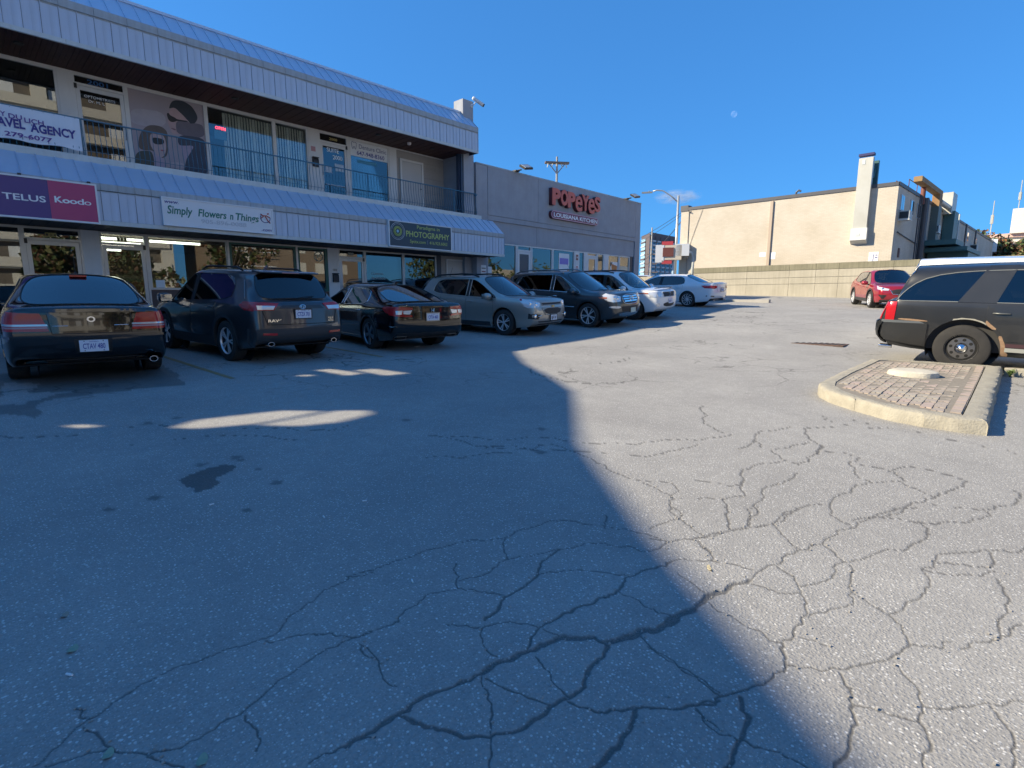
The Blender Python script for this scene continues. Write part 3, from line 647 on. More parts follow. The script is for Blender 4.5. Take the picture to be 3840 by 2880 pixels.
ad = tag(pst.build('window_poster', mat('poster_backdrop', (.37,.32,.35), .55, var=.2, vscale=.8, dirt=(.20,.18,.20))), 'large mauve advertising poster of a man and woman in sunglasses behind the balcony railing', 'poster')
def rnd(poly, k=2):
    for _ in range(k):
        q = []
        for i in range(len(poly)):
            a, b = np.array(poly[i]), np.array(poly[(i+1)%len(poly)]); q += [tuple(a*.75+b*.25), tuple(a*.25+b*.75)]
        poly = q
    return poly
for k, (nm, c, poly) in enumerate(POSTER):
    mb = MB(); y = YU-.0035-.0012*(k+1); mb.prism(rnd(poly), lambda u,w,t,y=y: (u, y+t, w), 0, .0008); mb.build('printed_'+nm, mat('print_%s_%d' % (nm, k), tuple(min(.7, q*1.3) for q in c), .55, var=.25, vscale=6), ad)
pw2 = window(5.90, 7.92, ZF, ZH, YU, M_WHITE, M_GLASSC); pw3 = window(7.92, 9.06, ZF, ZH, YU, M_WHITE, M_GLASSC)
for w0, w1, par in ((6.45, 7.86, pw2), (7.99, 8.99, pw3)):
    mb = MB()
    for i, x in enumerate(np.arange(w0, w1, .088)): mb.obox((x, YU+.12, 5.98), (.036,.022*(1 if i%5 else -.6),0), (.001,.002,0), (0,0,1.06))
    mb.build('vertical_blind', mat('blind_fabric', (.74,.76,.72), .8), par)
mb = MB(); mb.box(6.12, 6.46, YU+.03, YU+.035, 6.22, 6.47); mb.build('hours_card', mat('blue_card', (.10,.28,.42), .5), pw2)
text_on('open_sign', 'OPEN', (6.15,YU+.004,6.50), (1,0,0), (0,0,1), .085, M_NEON, pw2, bold=.005, width=.29, depth=.004)
wallseg(9.06, 9.44, ZF, 7.138, YU-.05, M_WHITE, 'pillar', .3)
f, d = shop_door(9.44, 10.55, ZF, 6.80, 7.138, YU, M_WHITE, M_GLASSD, None, 1)
text_on('suite_number', '2000', (9.86,YU-.002,6.93), (1,0,0), (0,0,1), .085, M_NUMB, f, bold=.015, width=.30, depth=.003)
text_on('door_lettering', 'SUITE', (9.74,YU-.012,6.52), (1,0,0), (0,0,1), .15, M_LETW, d, bold=.012, width=.46, depth=.002)
text_on('door_lettering', '2000', (9.96,YU-.012,6.30), (1,0,0), (0,0,1), .15, M_LETW, d, bold=.012, width=.36, depth=.002)
for nb_ in ((10.02,10.36,5.92,6.16),(9.64,9.90,5.82,6.05),(9.66,10.38,5.40,5.43)): mb = MB(); mb.box(nb_[0],nb_[1],YU-.010,YU-.007,nb_[2],nb_[3]); mb.build('door_notice', mat('pale_notice', (.45,.52,.6), .6), d)
wallseg(10.55, 10.60, ZF, 7.138, YU-.04, M_WHITE, 'mullion', .1)
dw = window(10.60, 12.29, ZF, ZH, YU, M_WHITE)
mb = MB(); mb.box(10.66, 12.22, YU+.021, YU+.026, ZF+.06, 6.55); mb.build('window_film', mat('frosted_cyan_film', (.20,.42,.50), .5, var=.1, vscale=3), dw)
mb = MB(); mb.box(10.95, 11.75, YU+.0035, YU+.005, 6.36, 6.47); mb.build('film_heading', mat('cyan_print', (.06,.27,.42), .5), dw)
dsg = MB(); dsg.box(10.65, 12.24, YU-.012, YU+.004, 6.57, 7.08)
ds = tag(dsg.build('clinic_sign', M_SIGNW), 'white clinic window sign with a tooth outline and navy phone number above a cyan pane', 'sign')
text_on('lettering', 'Denture Clinic', (11.02,YU-.0125,6.86), (1,0,0), (0,0,1), .155, mat('slate_lettering', (.10,.13,.26), .5), ds, bold=.004, width=1.16, depth=.002)
text_on('lettering', '647-948-8360', (10.92,YU-.0125,6.63), (1,0,0), (0,0,1), .15, M_NAVY, ds, bold=.014, width=1.17, depth=.002)
tooth = [(0,.20),(.03,.235),(.075,.235),(.10,.215),(.13,.235),(.175,.235),(.205,.20),(.20,.13),(.175,.03),(.155,.0),(.135,.03),(.12,.09),(.09,.09),(.075,.03),(.055,0),(.035,.03),(.01,.13)]
mb = MB(); mb.tube([(10.71+u, YU-.014, 6.80+w*1.05) for u,w in tooth+tooth[:1]], .009, 6, cap=False); mb.build('tooth_logo', mat('slate_lettering'), ds)
wallseg(12.29, 12.62, ZF, 7.138, YU-.05, M_WHITE, 'pillar', .3)
# boarded right-hand wall: courses with slight steps, slab door with frame
for z0 in np.arange(ZF, 7.13, .286): wallseg(12.62, 14.984, z0, min(z0+.281, 7.138), YU-.002+.004*(int(z0*10)%2), M_TAUPE, 'wall_course')
mb = MB(); mb.box(12.78,12.86,YU-.06,YU-.008,ZF,6.84); mb.box(13.82,13.90,YU-.06,YU-.008,ZF,6.84); mb.box(12.86,13.82,YU-.06,YU-.008,6.76,6.84); fr = pl(mb, 'door_frame', M_WHITE)
mb = MB(); mb.box(12.865,13.815,YU-.035,YU-.008,ZF+.01,6.755); dr = pl(mb, 'door', M_DOORP)
mb = MB(); mb.lathe([(0,-.055),(.028,-.05),(.03,-.03),(.012,-.02),(.012,0)], (13.74,YU-.035,5.80), 'y', 12); mb.build('door_knob', M_BLACK, dr)
text_on('ghost_lettering', 'SUITE', (14.05,YU-.006,6.62), (1,0,0), (0,0,1), .11, mat('faint_stain', (.29,.28,.27), .8), plaza, width=.55, depth=.002).location = -PX
bx = MB(); bx.box(9.14,9.30,YU-.055,YU-.051,6.42,6.58); pl(bx, 'pillar_sticker', mat('faded_red_sticker', (.42,.22,.24), .6))
def mailbox(x, y, z, label):
    mb = MB(); prof = [(-.09,0),(0,0),(0,.30),(-.075,.255),(-.09,.20)]
    mb.prism(prof, lambda u,w,t: (x+t, y+u, z+w), 0, .20); mb.box(x-.008, x+.208, y-.098, y, z+.285, z+.31)
    o = mb.build('letter_box', M_BLACK); tag(o, label, 'mailbox'); o['group'] = 'wall mounted letter boxes'
    return o
mailbox(9.16, YU-.052, 5.92, 'dark letter box on the white upper storey pillar left of the suite door')
mailbox(9.44, 17.78, 1.99, 'black letter box on the white ground floor pillar behind the grey hatchback roof')

# ---- ground storey, wall plane Y 17.84
YL = 17.84; ZT = 3.165
def gz(x): return G(x, 16.0)+.16
window(-2.2, -.35, .9, ZT, YL, M_ALU); window(-.35, 1.38, .9, ZT, YL, M_ALU)
shop_door(1.38, 2.52, gz(2), 2.84, ZT, YL, M_ALU, M_GLASS, '104', -1)
wallseg(2.52, 2.89, 0, ZT, YL-.05, M_WHITE, 'pillar', .3)
shop_door(2.89, 3.94, gz(3.4), 2.83, ZT, YL, M_ALU, M_GLASS, '103', 1)
w103 = window(3.94, 6.06, 1.66, ZT, YL, M_ALU)
mb = MB(); mb.box(4.08,4.30,YL+.003,YL+.006,1.72,1.93); mb.build('window_notice', M_PAPER, w103)
wallseg(3.94, 9.30, 0, 1.655, YL-.01, mat('brown_base_panel', (.10,.06,.05), .6, var=.3), 'base_panel')
wg1 = window(6.06, 8.20, 1.66, ZT, YL, M_GREEN, t=.10); wg2 = window(8.20, 9.30, 1.66, ZT, YL, M_GREEN, t=.10)
mb = MB(); mb.box(8.165, 8.235, YL-.06, YL-.036, 1.66, ZT); mb.box(6.06, 9.3, YL-.055, YL-.036, ZT-.045, ZT-.002); mb.box(6.02,6.08,YL-.06,YL-.036,1.66,ZT); pl(mb, 'window_mullion', M_ALU)
mb = MB(); ring = [(8.99+.155*math.cos(a), YL-.005, 2.85+.155*math.sin(a)) for a in np.linspace(0, 2*PI, 25)]
mb.tube(ring, .014, 6, cap=False); mb.tube([(8.87,YL-.005,2.88),(8.97,YL-.005,2.90),(9.06,YL-.005,2.82)], .016, 6); mb.tube([(8.97,YL-.005,2.90),(8.93,YL-.005,2.76)], .014, 6); mb.tube([(9.02,YL-.005,2.90),(9.08,YL-.005,2.95)], .014, 6)
mb.build('round_decal', mat('cream_decal', (.60,.60,.45), .5), wg2)
wallseg(9.30, 9.71, 0, ZT, YL-.05, M_WHITE, 'pillar', .3)
text_on('pillar_number', '102', (9.47, YL-.056, 2.38), (1,0,0), (0,0,1), .075, mat('bronze_numeral', (.16,.13,.09), .5), plaza, bold=.01, width=.15, depth=.006).location = -PX
shop_door(9.71, 10.77, gz(10), 2.85, ZT, YL, M_ALU, M_GLASSD, '102', 1, mat('silver_number_tile', (.45,.44,.36), .5))
w102 = window(10.77, 12.48, 1.60, ZT, YL, M_ALU, M_GLASSD); window(12.48, 14.12, 1.60, ZT, YL, M_ALU, M_GLASSD)
for t_, z_, w_ in (('Camera', 2.30, .52), ('& Video', 2.13, .6), ('Courses', 1.96, .55)):
    text_on('window_lettering', t_, (11.05, YL+.004, z_), (1,0,0), (0,0,1), .10, mat('etched_lettering', (.28,.33,.38), .5), w102, width=w_, depth=.002)
mb = MB(); mb.box(14.12, 14.36, YL-.04, YL+.1, 1.2, ZT); mb.box(10.8,14.12,YL-.01,YL+.15,0,1.595); pl(mb, 'dark_jamb', mat('dark_and_shaded_jamb', (.03,.045,.07), .5))
wallseg(14.36, 16.2, .3, ZT+.2, YL-.03, M_TAUPE, 'side_wall')
mb = MB(); mb.box(14.62,14.68,YL-.08,YL-.031,1,3.06); mb.box(15.74,15.80,YL-.08,YL-.031,1,3.06); mb.box(14.68,15.74,YL-.08,YL-.031,3.0,3.06); pl(mb, 'door_frame', M_WHITE)
mb = MB(); mb.box(14.685,15.735,YL-.055,YL-.031,1,2.995); dr = pl(mb, 'door', M_DOORP)
mb = MB(); mb.lathe([(0,-.055),(.028,-.05),(.03,-.03),(.012,-.02),(.012,0)], (15.62,YL-.055,2.15), 'y', 12); mb.build('door_knob', M_ALU, dr)
wallseg(XL, 15.9, 3.166, 4.845, YL+.03, M_DARKIN, 'spandrel_wall', .4)
mb = MB(); mb.box(XL-.02, XL+.08, 17.3, 34, 0, 8.75); mb.box(XL-.02, 15, 27, 27.2, 0, 8.5); pl(mb, 'end_wall', M_STUCCO)
# rooms behind the glass
def room(x0, x1, z0, z1, Y, depth, m):
    mb = MB(); mb.quad((x0,Y+depth,z0),(x1,Y+depth,z0),(x1,Y+depth,z1),(x0,Y+depth,z1)); mb.quad((x0,Y,z0),(x1,Y,z0),(x1,Y+depth,z0),(x0,Y+depth,z0))
    mb.quad((x0,Y,z1),(x1,Y,z1),(x1,Y+depth,z1),(x0,Y+depth,z1)); mb.quad((x0,Y,z0),(x0,Y+depth,z0),(x0,Y+depth,z1),(x0,Y,z1)); mb.quad((x1,Y,z0),(x1,Y+depth,z0),(x1,Y+depth,z1),(x1,Y,z1))
    return pl(mb, 'shop_interior', m, fix=False)
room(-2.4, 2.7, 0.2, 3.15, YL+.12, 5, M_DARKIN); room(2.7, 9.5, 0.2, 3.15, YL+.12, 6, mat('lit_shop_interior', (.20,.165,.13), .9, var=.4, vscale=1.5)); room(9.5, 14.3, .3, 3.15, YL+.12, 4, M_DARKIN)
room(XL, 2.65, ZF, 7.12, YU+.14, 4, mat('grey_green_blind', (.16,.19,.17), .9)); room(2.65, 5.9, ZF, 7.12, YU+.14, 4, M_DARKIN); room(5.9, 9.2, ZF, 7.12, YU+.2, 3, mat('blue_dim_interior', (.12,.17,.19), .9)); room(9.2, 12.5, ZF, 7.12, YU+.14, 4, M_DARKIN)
for y in (18.5, 19.4, 20.3, 21.2, 22.1):
    for x0, x1 in ((2.95, 4.15), (4.2, 5.5)):
        if y > 19 and x0 > 4: continue
        mb = MB(); mb.box(x0, x1, y, y+.10, 2.98 if y > 18.6 else 3.03, 3.05 if y > 18.6 else 3.09); pl(mb, 'fluorescent_light', M_TUBE)
for k in range(5):
    mb = MB(); mb.box(3.1+.0*k, 5.8, 19.2+.8*k, 19.5+.8*k, .6, 1.9+.12*(k%3))
    pl(mb, 'display_shelf', mat('shelf_goods_%d' % (k%3), ((.22,.12,.08),(.10,.13,.09),(.2,.18,.14))[k%3], .8, var=.6, vscale=9))
# raised walk and kerb in front of the shops
def walk(x0, x1):
    mb = MB(); y0 = 15.75; n = max(1, int((x1-x0)/1.0))
    for i in range(n):
        a = x0+(x1-x0)*i/n; b = x0+(x1-x0)*(i+1)/n
        za, zb = G(a,16)+.16, G(b,16)+.16
        v = [(a,y0,za-.5),(b-.006,y0,zb-.5),(b-.006,17.83,zb-.5),(a,17.83,za-.5),(a,y0,za),(b-.006,y0,zb),(b-.006,17.83,zb),(a,17.83,za)]
        mb.add(v, [(0,3,2,1),(4,5,6,7),(0,1,5,4),(1,2,6,5),(2,3,7,6),(3,0,4,7)])
    return mb.build('shop_walk', mat('pale_concrete', (.46,.45,.43), .9, var=.25, vscale=1.5, bump=.2), kind='structure')
walk(-3, 29.4)

# ---- balcony railing with belly balusters
rail = thing('balcony_railing', 'blue wrought iron balcony railing with belly shaped balusters along the upper storey', 'railing', (8, 16.95, ZF))
RX = Vector((8, 16.95, ZF))
mb = MB(); mb.box(-1.4-RX.x, 15.66-RX.x, -.028, .028, .835, .862); mb.build('top_rail', M_IRON, rail)
mb = MB(); mb.box(-1.4-RX.x, 15.64-RX.x, -.008, .008, .12, .13); mb.build('lower_rail', M_IRON, rail)
bel = [(0,.84),(-.004,.60),(-.016,.44),(-.055,.27),(-.075,.16),(-.062,.07),(-.03,.02),(0,.0)]
mb = MB(); mb.tube([(0, y, z) for y,z in bel], .0075, 6, cap=False); b0 = mb.build('baluster', M_IRON, rail, smooth='all')
xs = [x for x in np.arange(-1.35, 15.66, .112)]
b0.location = (xs[0]-RX.x, 0, 0)
for x in xs[1:]: inst(b0, 'baluster', rail, (x-RX.x, 0, 0))
for k in range(11):
    inst(b0, 'baluster', rail, (15.66-RX.x, .10+.112*k, 0), (0,0,PI/2))
mb = MB(); mb.box(15.635-RX.x, 15.685-RX.x, .03, 1.05, .80, .83); mb.build('return_rail', M_IRON, rail)
for x in (2.66, 6.6, 10.5, 14.4):
    mb = MB(); mb.box(x-RX.x-.012, x-RX.x+.012, -.012, .012, 0, .834); mb.build('post', M_IRON, rail)

# ---- signs on the building
def sign_box(name, label, x0, x1, z0, z1, Y, face, frame=M_SIGNW, t=.035, depth=.12):
    o = thing(name, label, 'sign', ((x0+x1)/2, Y, z0), 0, 'shop signs above the doors'); c = Vector(((x0+x1)/2, Y, z0))
    mb = MB(); mb.box(x0-c.x+t, x1-c.x-t, .004, depth, t, z1-z0-t)
    fc = mb.build('sign_face', face, o)
    mb = MB(); H = z1-z0; W = x1-x0
    mb.box(-W/2, W/2, -.012, depth-.01, 0, t); mb.box(-W/2, W/2, -.012, depth-.01, H-t, H); mb.box(-W/2, -W/2+t, -.010, depth-.012, t, H-t); mb.box(W/2-t, W/2, -.010, depth-.012, t, H-t)
    mb.build('sign_frame', frame, o)
    return o, c
def st(o, c, txt, x, z, h, m, w=None, bold=0, shear=0, name='lettering', yoff=0):
    return text_on(name, txt, (x-c.x, .0005-yoff, z-c.z), (1,0,0), (0,0,1), h, m, o, bold=bold, shear=shear, width=w, depth=.006)
s1, c1 = sign_box('shop_sign', 'purple and raspberry phone shop sign in a white frame over the leftmost doors', -.6, 2.68, 3.155, 4.06, 16.08, M_PURPLE)
mb = MB(); mb.box(1.80-c1.x, 2.645-c1.x, -.003, .0035, .035, .87); mb.build('sign_half', M_PINK, s1)
mb = MB(); 
st(s1, c1, 'TELUS', 1.025, 3.535, .135, M_LETW, .71, .018)
for ch, x, w, b in (('K',1.885,.145,.035),('o',2.02,.135,.03),('o',2.15,.135,.02),('d',2.285,.125,.012),('o',2.415,.13,.002)):
    st(s1, c1, ch, x, 3.565, .135 if ch in 'Kd' else .128, M_LETW, w, b, name='letter', yoff=.0045)
for x in (.55, 1.35, 2.55):
    mb = MB(); mb.box(x-c1.x-.03, x-c1.x+.03, .02, .11, .905, .955); mb.build('bracket', M_BLACK, s1)
s2, c2 = sign_box('shop_sign', 'white flower shop sign with slanted green lettering and a web address', 3.98, 6.77, 3.26, 3.972, 16.08, M_SIGNW)
st(s2, c2, 'www.', 4.05, 3.82, .09, M_NAVY, .31, .008, .3)
st(s2, c2, 'Simply', 4.09, 3.57, .205, M_TEAL, .58, .018, .18); st(s2, c2, 'Flowers', 4.80, 3.57, .195, M_TEAL, .70, .018, .18); st(s2, c2, 'n', 5.585, 3.57, .19, M_TEAL, .09, .018, .18); st(s2, c2, 'Things', 5.74, 3.57, .195, M_TEAL, .62, .018, .18)
st(s2, c2, '905-896-0088', 4.86, 3.40, .11, M_GREYL, 1.15, .01); st(s2, c2, '.com', 6.42, 3.335, .085, M_NAVY, .28, .008, .2)
mb = MB(); cc = (6.545, 3.70); mb.tube([(cc[0]-c2.x+.135*math.cos(a), -.004, cc[1]-c2.z+.125*math.sin(a)) for a in np.linspace(2.6, 2*PI+.2, 18)], .009, 6); mb.build('round_logo', M_NAVY, s2)
mb = MB()
for pts, r in (([(-.13,.10),(-.05,.06),(.03,.07),(.13,.02)], .014), ([(-.05,.05),(-.13,-.02)], .012), ([(0,.05),(.06,-.06),(.13,-.13)], .014), ([(.06,.12),(.10,.13)], .02)):
    mb.tube([(cc[0]-c2.x+u, -.006, cc[1]-c2.z+w) for u,w in pts], r, 6)
mb.build('running_figure_logo', mat('red_lettering', (.45,.05,.04), .5), s2)
s3, c3 = sign_box('shop_sign', 'dark teal photography studio sign with lime lettering and a round lens emblem', 10.70, 13.51, 3.198, 4.095, 16.08, M_SIGND)
st(s3, c3, 'Paradigms in', 11.90, 3.89, .125, M_LIME, 1.03, .002); st(s3, c3, 'PHOTOGRAPHY', 11.42, 3.595, .205, M_LIME, 1.97, .012)
st(s3, c3, 'Syctx.com', 11.58, 3.385, .115, M_LIME, .69, .002); st(s3, c3, '416.923.6062', 12.45, 3.385, .115, M_LIME, .84, .002)
mb = MB(); mb.box(12.36-c3.x, 12.366-c3.x, -.003, .0035, .18, .32); mb.build('divider', M_GREYL, s3)
for r, rr, m_ in ((.29,.008,M_GREYL),(.245,.006,M_GREYL),(.16,.012,M_LIME),(.115,.02,M_LIME)):
    mb = MB(); mb.tube([(11.07-c3.x+r*math.cos(a), -.002, 3.74-c3.z+r*1.0*math.sin(a)) for a in np.linspace(0, 2*PI, 33)], rr, 6, cap=False); mb.build('emblem_ring', m_, s3)
mb = MB(); mb.lathe([(0,-.006),(.05,-.006),(.05,.004)], (11.07-c3.x, 0, 3.74-c3.z), 'y', 16); mb.build('emblem_lens', mat('pale_blue_lens', (.25,.5,.65), .3), s3)
# travel agency banner tied to the railing (runs out of the picture on the left)
bn = thing('railing_banner', 'white travel agency banner with blue and purple lettering tied to the balcony railing', 'banner', (1.2, 16.87, ZF))
mb = MB(); nb = 24
for k in range(nb):
    xa, xb = -.4+3.03*k/nb, -.4+3.03*(k+1)/nb
    ya, yb = .010*math.sin(k*1.7), .010*math.sin((k+1)*1.7)
    mb.quad((xa-1.2, ya, .10+.02*math.sin(k)), (xb-1.2, yb, .10+.02*math.sin(k+1)), (xb-1.2, yb*.5, .82), (xa-1.2, ya*.5, .82))
mb.build('banner_cloth', mat('banner_vinyl', (.66,.70,.76), .5, var=.08, vscale=3), bn, smooth='all', fix=False)
M_VIOL = mat('violet_lettering', (.10,.04,.25), .5)
def bt(t, x, z, h, m, w, b): return text_on('lettering', t, (x-1.2, -.014, z-ZF), (1,0,0), (0,0,1), h, m, bn, bold=b, width=w, depth=.003)
bt('DU', 1.37, 5.40, .105, M_VIOL, .225, .018); bt('LICH', 1.63, 5.365, .105, M_VIOL, .335, .018); bt('.', 1.735, 5.32, .12, M_VIOL, .02, .02); bt('Y', 1.235, 5.42, .105, M_VIOL, .09, .018)
bt('TRAVEL', .93, 5.215, .185, M_NAVY, .70, .035); bt('AGENCY', 1.715, 5.19, .19, M_NAVY, .82, .035); bt('279-6077', 1.265, 5.015, .10, M_VIOL, .815, .022)
for k in range(16):
    mb = MB(); x = -.3+k*.19; mb.tube([(x-1.2,-.006,.80),(x-1.2,.07,.85)], .006, 5); mb.build('tie', M_BLACK, bn)
# security camera on the party wall pier
sc_ = thing('security_camera', 'white bullet security camera on the stucco pier at the roof corner', 'camera', (15.46, 16.98, 9.10))
mb = MB(); mb.lathe([(.0,-.02),(.07,-.02),(.07,0)], (0,.02,0), 'y', 14); mb.tube([(0,-.0,0),(.0,-.10,.02),(.05,-.16,.10)], .022, 8); mb.build('bracket', M_SIGNW, sc_, smooth='all')
dirv = Vector((.55,-.42,-.42)).normalized(); p0 = Vector((-.06,-.10,.27))
mb = MB(); mb.tube([p0, p0+dirv*.05, p0+dirv*.50], [.055,.072,.072], 14); mb.build('camera_body', M_SIGNW, sc_, smooth='all')
mb = MB(); mb.tube([p0+dirv*.48, p0+dirv*.545], .065, 14); mb.build('lens_hood', M_BLACK, sc_, smooth='all')

# ---- wing that turns the corner, left of the picture: its roof edge throws the near shade
WE = [(-1.1,17.2),(-2.5,15.7),(-3.3,14.5),(-4.0,13.6),(-4.8,13.0),(-6.0,12.1),(-7.2,10.8),(-8.2,9.6),(-11.0,6.4),(-15,1.0)]
wing = thing('plaza_wing', 'angled wing of the same grey plaza beyond the left edge of the view', 'building', (-6, 13, 0))
WX = Vector((-6, 13, 0)); mb = MB()
OPEN = [[(3.03,6.46),(2.86,6.6),(3.26,6.91),(3.5,6.76)],[(2.98,6.85),(2.8,7.05),(3.2,7.35),(3.45,7.13)],[(3.6,6.3),(3.46,6.36),(3.49,6.47),(3.63,6.41)],
        [(6.64,6.32),(6.36,6.35),(5.96,6.69),(5.97,6.97),(6.49,6.74),(6.67,6.5)],[(6.53,6.80),(6.25,6.92),(5.94,7.07),(5.9,7.27),(6.06,7.33),(6.38,7.22),(6.54,7.04)],[(6.21,6.48),(6.06,6.59),(5.98,6.72),(6.2,6.64)],[(6.63,5.66),(6.58,5.73),(6.64,5.88),(6.71,5.8)]]
def grow(p, f):
    c = np.mean(p, axis=0); return [tuple(c+(np.array(q)-c)*f) for q in p]
OPEN = [grow(o, 1.12) for o in OPEN]  # openings added to the unseen wall, shaped to drop sun patches on the lot
arc = [0]
for (xa,ya),(xb,yb) in zip(WE[:-1], WE[1:]): arc.append(arc[-1]+math.hypot(xb-xa, yb-ya))
vs = []; es = []
def loop(P):
    k = len(vs); vs.extend(Vector(p) for p in P); es.extend((k+i, k+(i+1)%len(P)) for i in range(len(P)))
loop([(a, -.2) for a in arc] + [(a, 8.76) for a in arc[::-1]])
for o in OPEN: loop(o)
V, E_, F_, *_ = delaunay_2d_cdt(vs, es, [], 0, 1e-5)
def inside(p, P):
    r = False
    for i in range(len(P)):
        (x1,y1),(x2,y2) = P[i-1], P[i]
        if (y1 > p.y) != (y2 > p.y) and p.x < (x2-x1)*(p.y-y1)/(y2-y1)+x1: r = not r
    return r
F_ = [f for f in F_ if not any(inside(sum((V[i] for i in f), Vector((0,0)))/3, o) for o in OPEN)]
def onwing(s, z, off):
    i = max(0, min(len(arc)-2, int(np.searchsorted(arc, s, side='right'))-1)); u = (s-arc[i])/(arc[i+1]-arc[i])
    (xa,ya),(xb,yb) = WE[i], WE[i+1]; d = Vector((xb-xa, yb-ya, 0)).normalized(); nn = Vector((d.y, -d.x, 0)); nn = -nn if nn.x > 0 else nn
    return Vector((xa+(xb-xa)*u, ya+(yb-ya)*u, z)) + nn*off - WX
mb.add([onwing(p.x, p.y, 0) for p in V], F_); mb.add([onwing(p.x, p.y, .05) for p in V], F_)
mb.build('sun_slot_wall', M_PANEL, wing, fix=False)
# ------------------------------------------------------------------ one-storey restaurant beyond the plaza
YP = 17.3
rest = thing('restaurant_building', 'grey stucco fried chicken restaurant with red raised lettering beyond the plaza', 'building', (22, YP, 0.8)); RP = Vector((22, YP, .8))
def rs(mb, name, m, parent=None, **k):
    o = mb.build(name, m, parent or rest, **k); o.location = -RP if parent is None else (0,0,0); return o
def seg(x0, x1, z0, z1, y0, y1, m, name): mb = MB(); mb.box(x0, x1, y0, y1, z0, z1); return rs(mb, name, m)
seg(15.93, 16.60, 1.0, 7.03, YP, YP+.3, M_STUCCO, 'end_pier'); seg(28.87, 29.42, .5, 7.03, YP, YP+.3, M_STUCCO, 'end_pier')
for a, b in ((16.615, 19.93), (19.945, 28.68)): seg(a, b, 5.02, 7.04, YP-.012, YP+.3, M_STUCCO, 'sign_panel')
seg(28.69, 28.868, 5.02, 7.03, YP+.005, YP+.3, M_STUCCO, 'sign_panel')
seg(16.605, 28.868, 5.0, 5.018, YP+.03, YP+.3, M_STUCCO, 'reveal'); seg(16.602, 28.866, 4.80, 5.0, YP-.006, YP+.3, M_STUCCO, 'ledge')
seg(16.602, 19.93, 3.90, 4.798, YP+.06, YP+.3, M_STUCCO, 'head_wall'); seg(19.945, 28.866, 3.90, 4.798, YP+.062, YP+.3, M_STUCCO, 'head_wall')
seg(15.93, 29.42, 7.04, 7.09, YP-.02, YP+.34, M_BAND, 'parapet_cap'); seg(29.12, 29.419, .5, 7.03, YP+.31, YP+16, M_STUCCO, 'side_wall')
seg(15.95, 29.1, 6.6, 6.7, YP+.31, YP+16, M_CONC, 'roof_deck')
YW = YP+.10
def rwin(x0, x1, gl=M_GLASS):
    z0, z1, t = G(x0,16)+.35, 3.885, .06; mb = MB()
    mb.box(x0,x1,YW-.05,YW+.05,z1-t,z1); mb.box(x0,x1,YW-.05,YW+.05,z0,z0+t); mb.box(x0,x0+t,YW-.048,YW+.048,z0+t,z1-t); mb.box(x1-t,x1,YW-.048,YW+.048,z0+t,z1-t)
    f = rs(mb, 'window', M_WHITE); p = MB(); p.box(x0+t-.004,x1-t+.004,YW,YW+.01,z0+t-.004,z1-t+.004); p.build('pane', gl, f); return f
def rdoor(x0, x1, zt, leaf, gl):
    z0, z1, t = G(x0,16)+.16, 3.885, .06; mb = MB()
    mb.box(x0,x0+t,YW-.05,YW+.05,z0,z1); mb.box(x1-t,x1,YW-.05,YW+.05,z0,z1); mb.box(x0+t,x1-t,YW-.05,YW+.05,z1-t,z1); mb.box(x0+t,x1-t,YW-.05,YW+.05,zt,zt+.08); f = rs(mb, 'door_frame', M_WHITE)
    p = MB(); p.box(x0+t-.003,x1-t+.003,YW,YW+.01,zt+.077,z1-t+.003); p.build('transom_pane', M_GLASSD, f)
    s = .11; a, b = x0+t+.005, x1-t-.005; l = MB(); l.box(a,a+s,YW-.04,YW+.02,z0+.01,zt-.006); l.box(b-s,b,YW-.04,YW+.02,z0+.01,zt-.006); l.box(a+s,b-s,YW-.04,YW+.02,zt-.12,zt-.006); l.box(a+s,b-s,YW-.04,YW+.02,z0+.01,z0+.26)
    d = rs(l, 'door', leaf); g = MB(); g.box(a+s-.003,b-s+.003,YW-.012,YW-.004,z0+.257,zt-.117); g.build('door_pane', gl, d)
    h = MB(); h.tube([(a+.05,YW-.04,z0+.9),(a+.05,YW-.09,z0+.93),(a+.05,YW-.09,z0+1.2),(a+.05,YW-.04,z0+1.23)], .013, 8); h.build('door_handle', M_ALU, d); return d
rwin(16.6, 18.52); rdoor(18.54, 19.54, 3.60, M_WHITE, mat('slate_door_glass', (.05,.055,.075), .25))
rwin(19.56, 21.15); w2 = rwin(21.17, 22.98)
seg(22.98, 23.34, .6, 3.89, YW-.06, YW+.1, M_WHITE, 'pillar'); rwin(23.34, 23.86, M_GLASSD); seg(23.86, 24.08, .6, 3.89, YW-.05, YW+.1, M_WHITE, 'pillar')
rdoor(24.08, 25.04, 3.66, M_WHITE, M_GLASSD); rwin(25.06, 25.7, M_GLASSD); seg(25.7, 26.12, .6, 3.89, YW-.06, YW+.1, M_WHITE, 'pillar')
w3 = rwin(26.12, 27.28); w4 = rwin(27.30, 28.42); seg(28.42, 28.866, .6, 3.89, YW-.02, YW+.1, mat('dark_and_shaded_jamb'), 'jamb')  # shade on the corner frame put in as the dark jamb colour
seg(16.6, 28.86, .3, 1.3, YW+.03, YW+.12, M_CONC, 'base_wall')
mb = MB(); mb.quad((16.6,YW+3.5,0.5),(28.8,YW+3.5,0.5),(28.8,YW+3.5,4),(16.6,YW+3.5,4)); mb.quad((16.6,YW+.14,3.95),(28.8,YW+.14,3.95),(28.8,YW+3.5,3.95),(16.6,YW+3.5,3.95)); rs(mb, 'dining_room', M_DARKIN, fix=False)
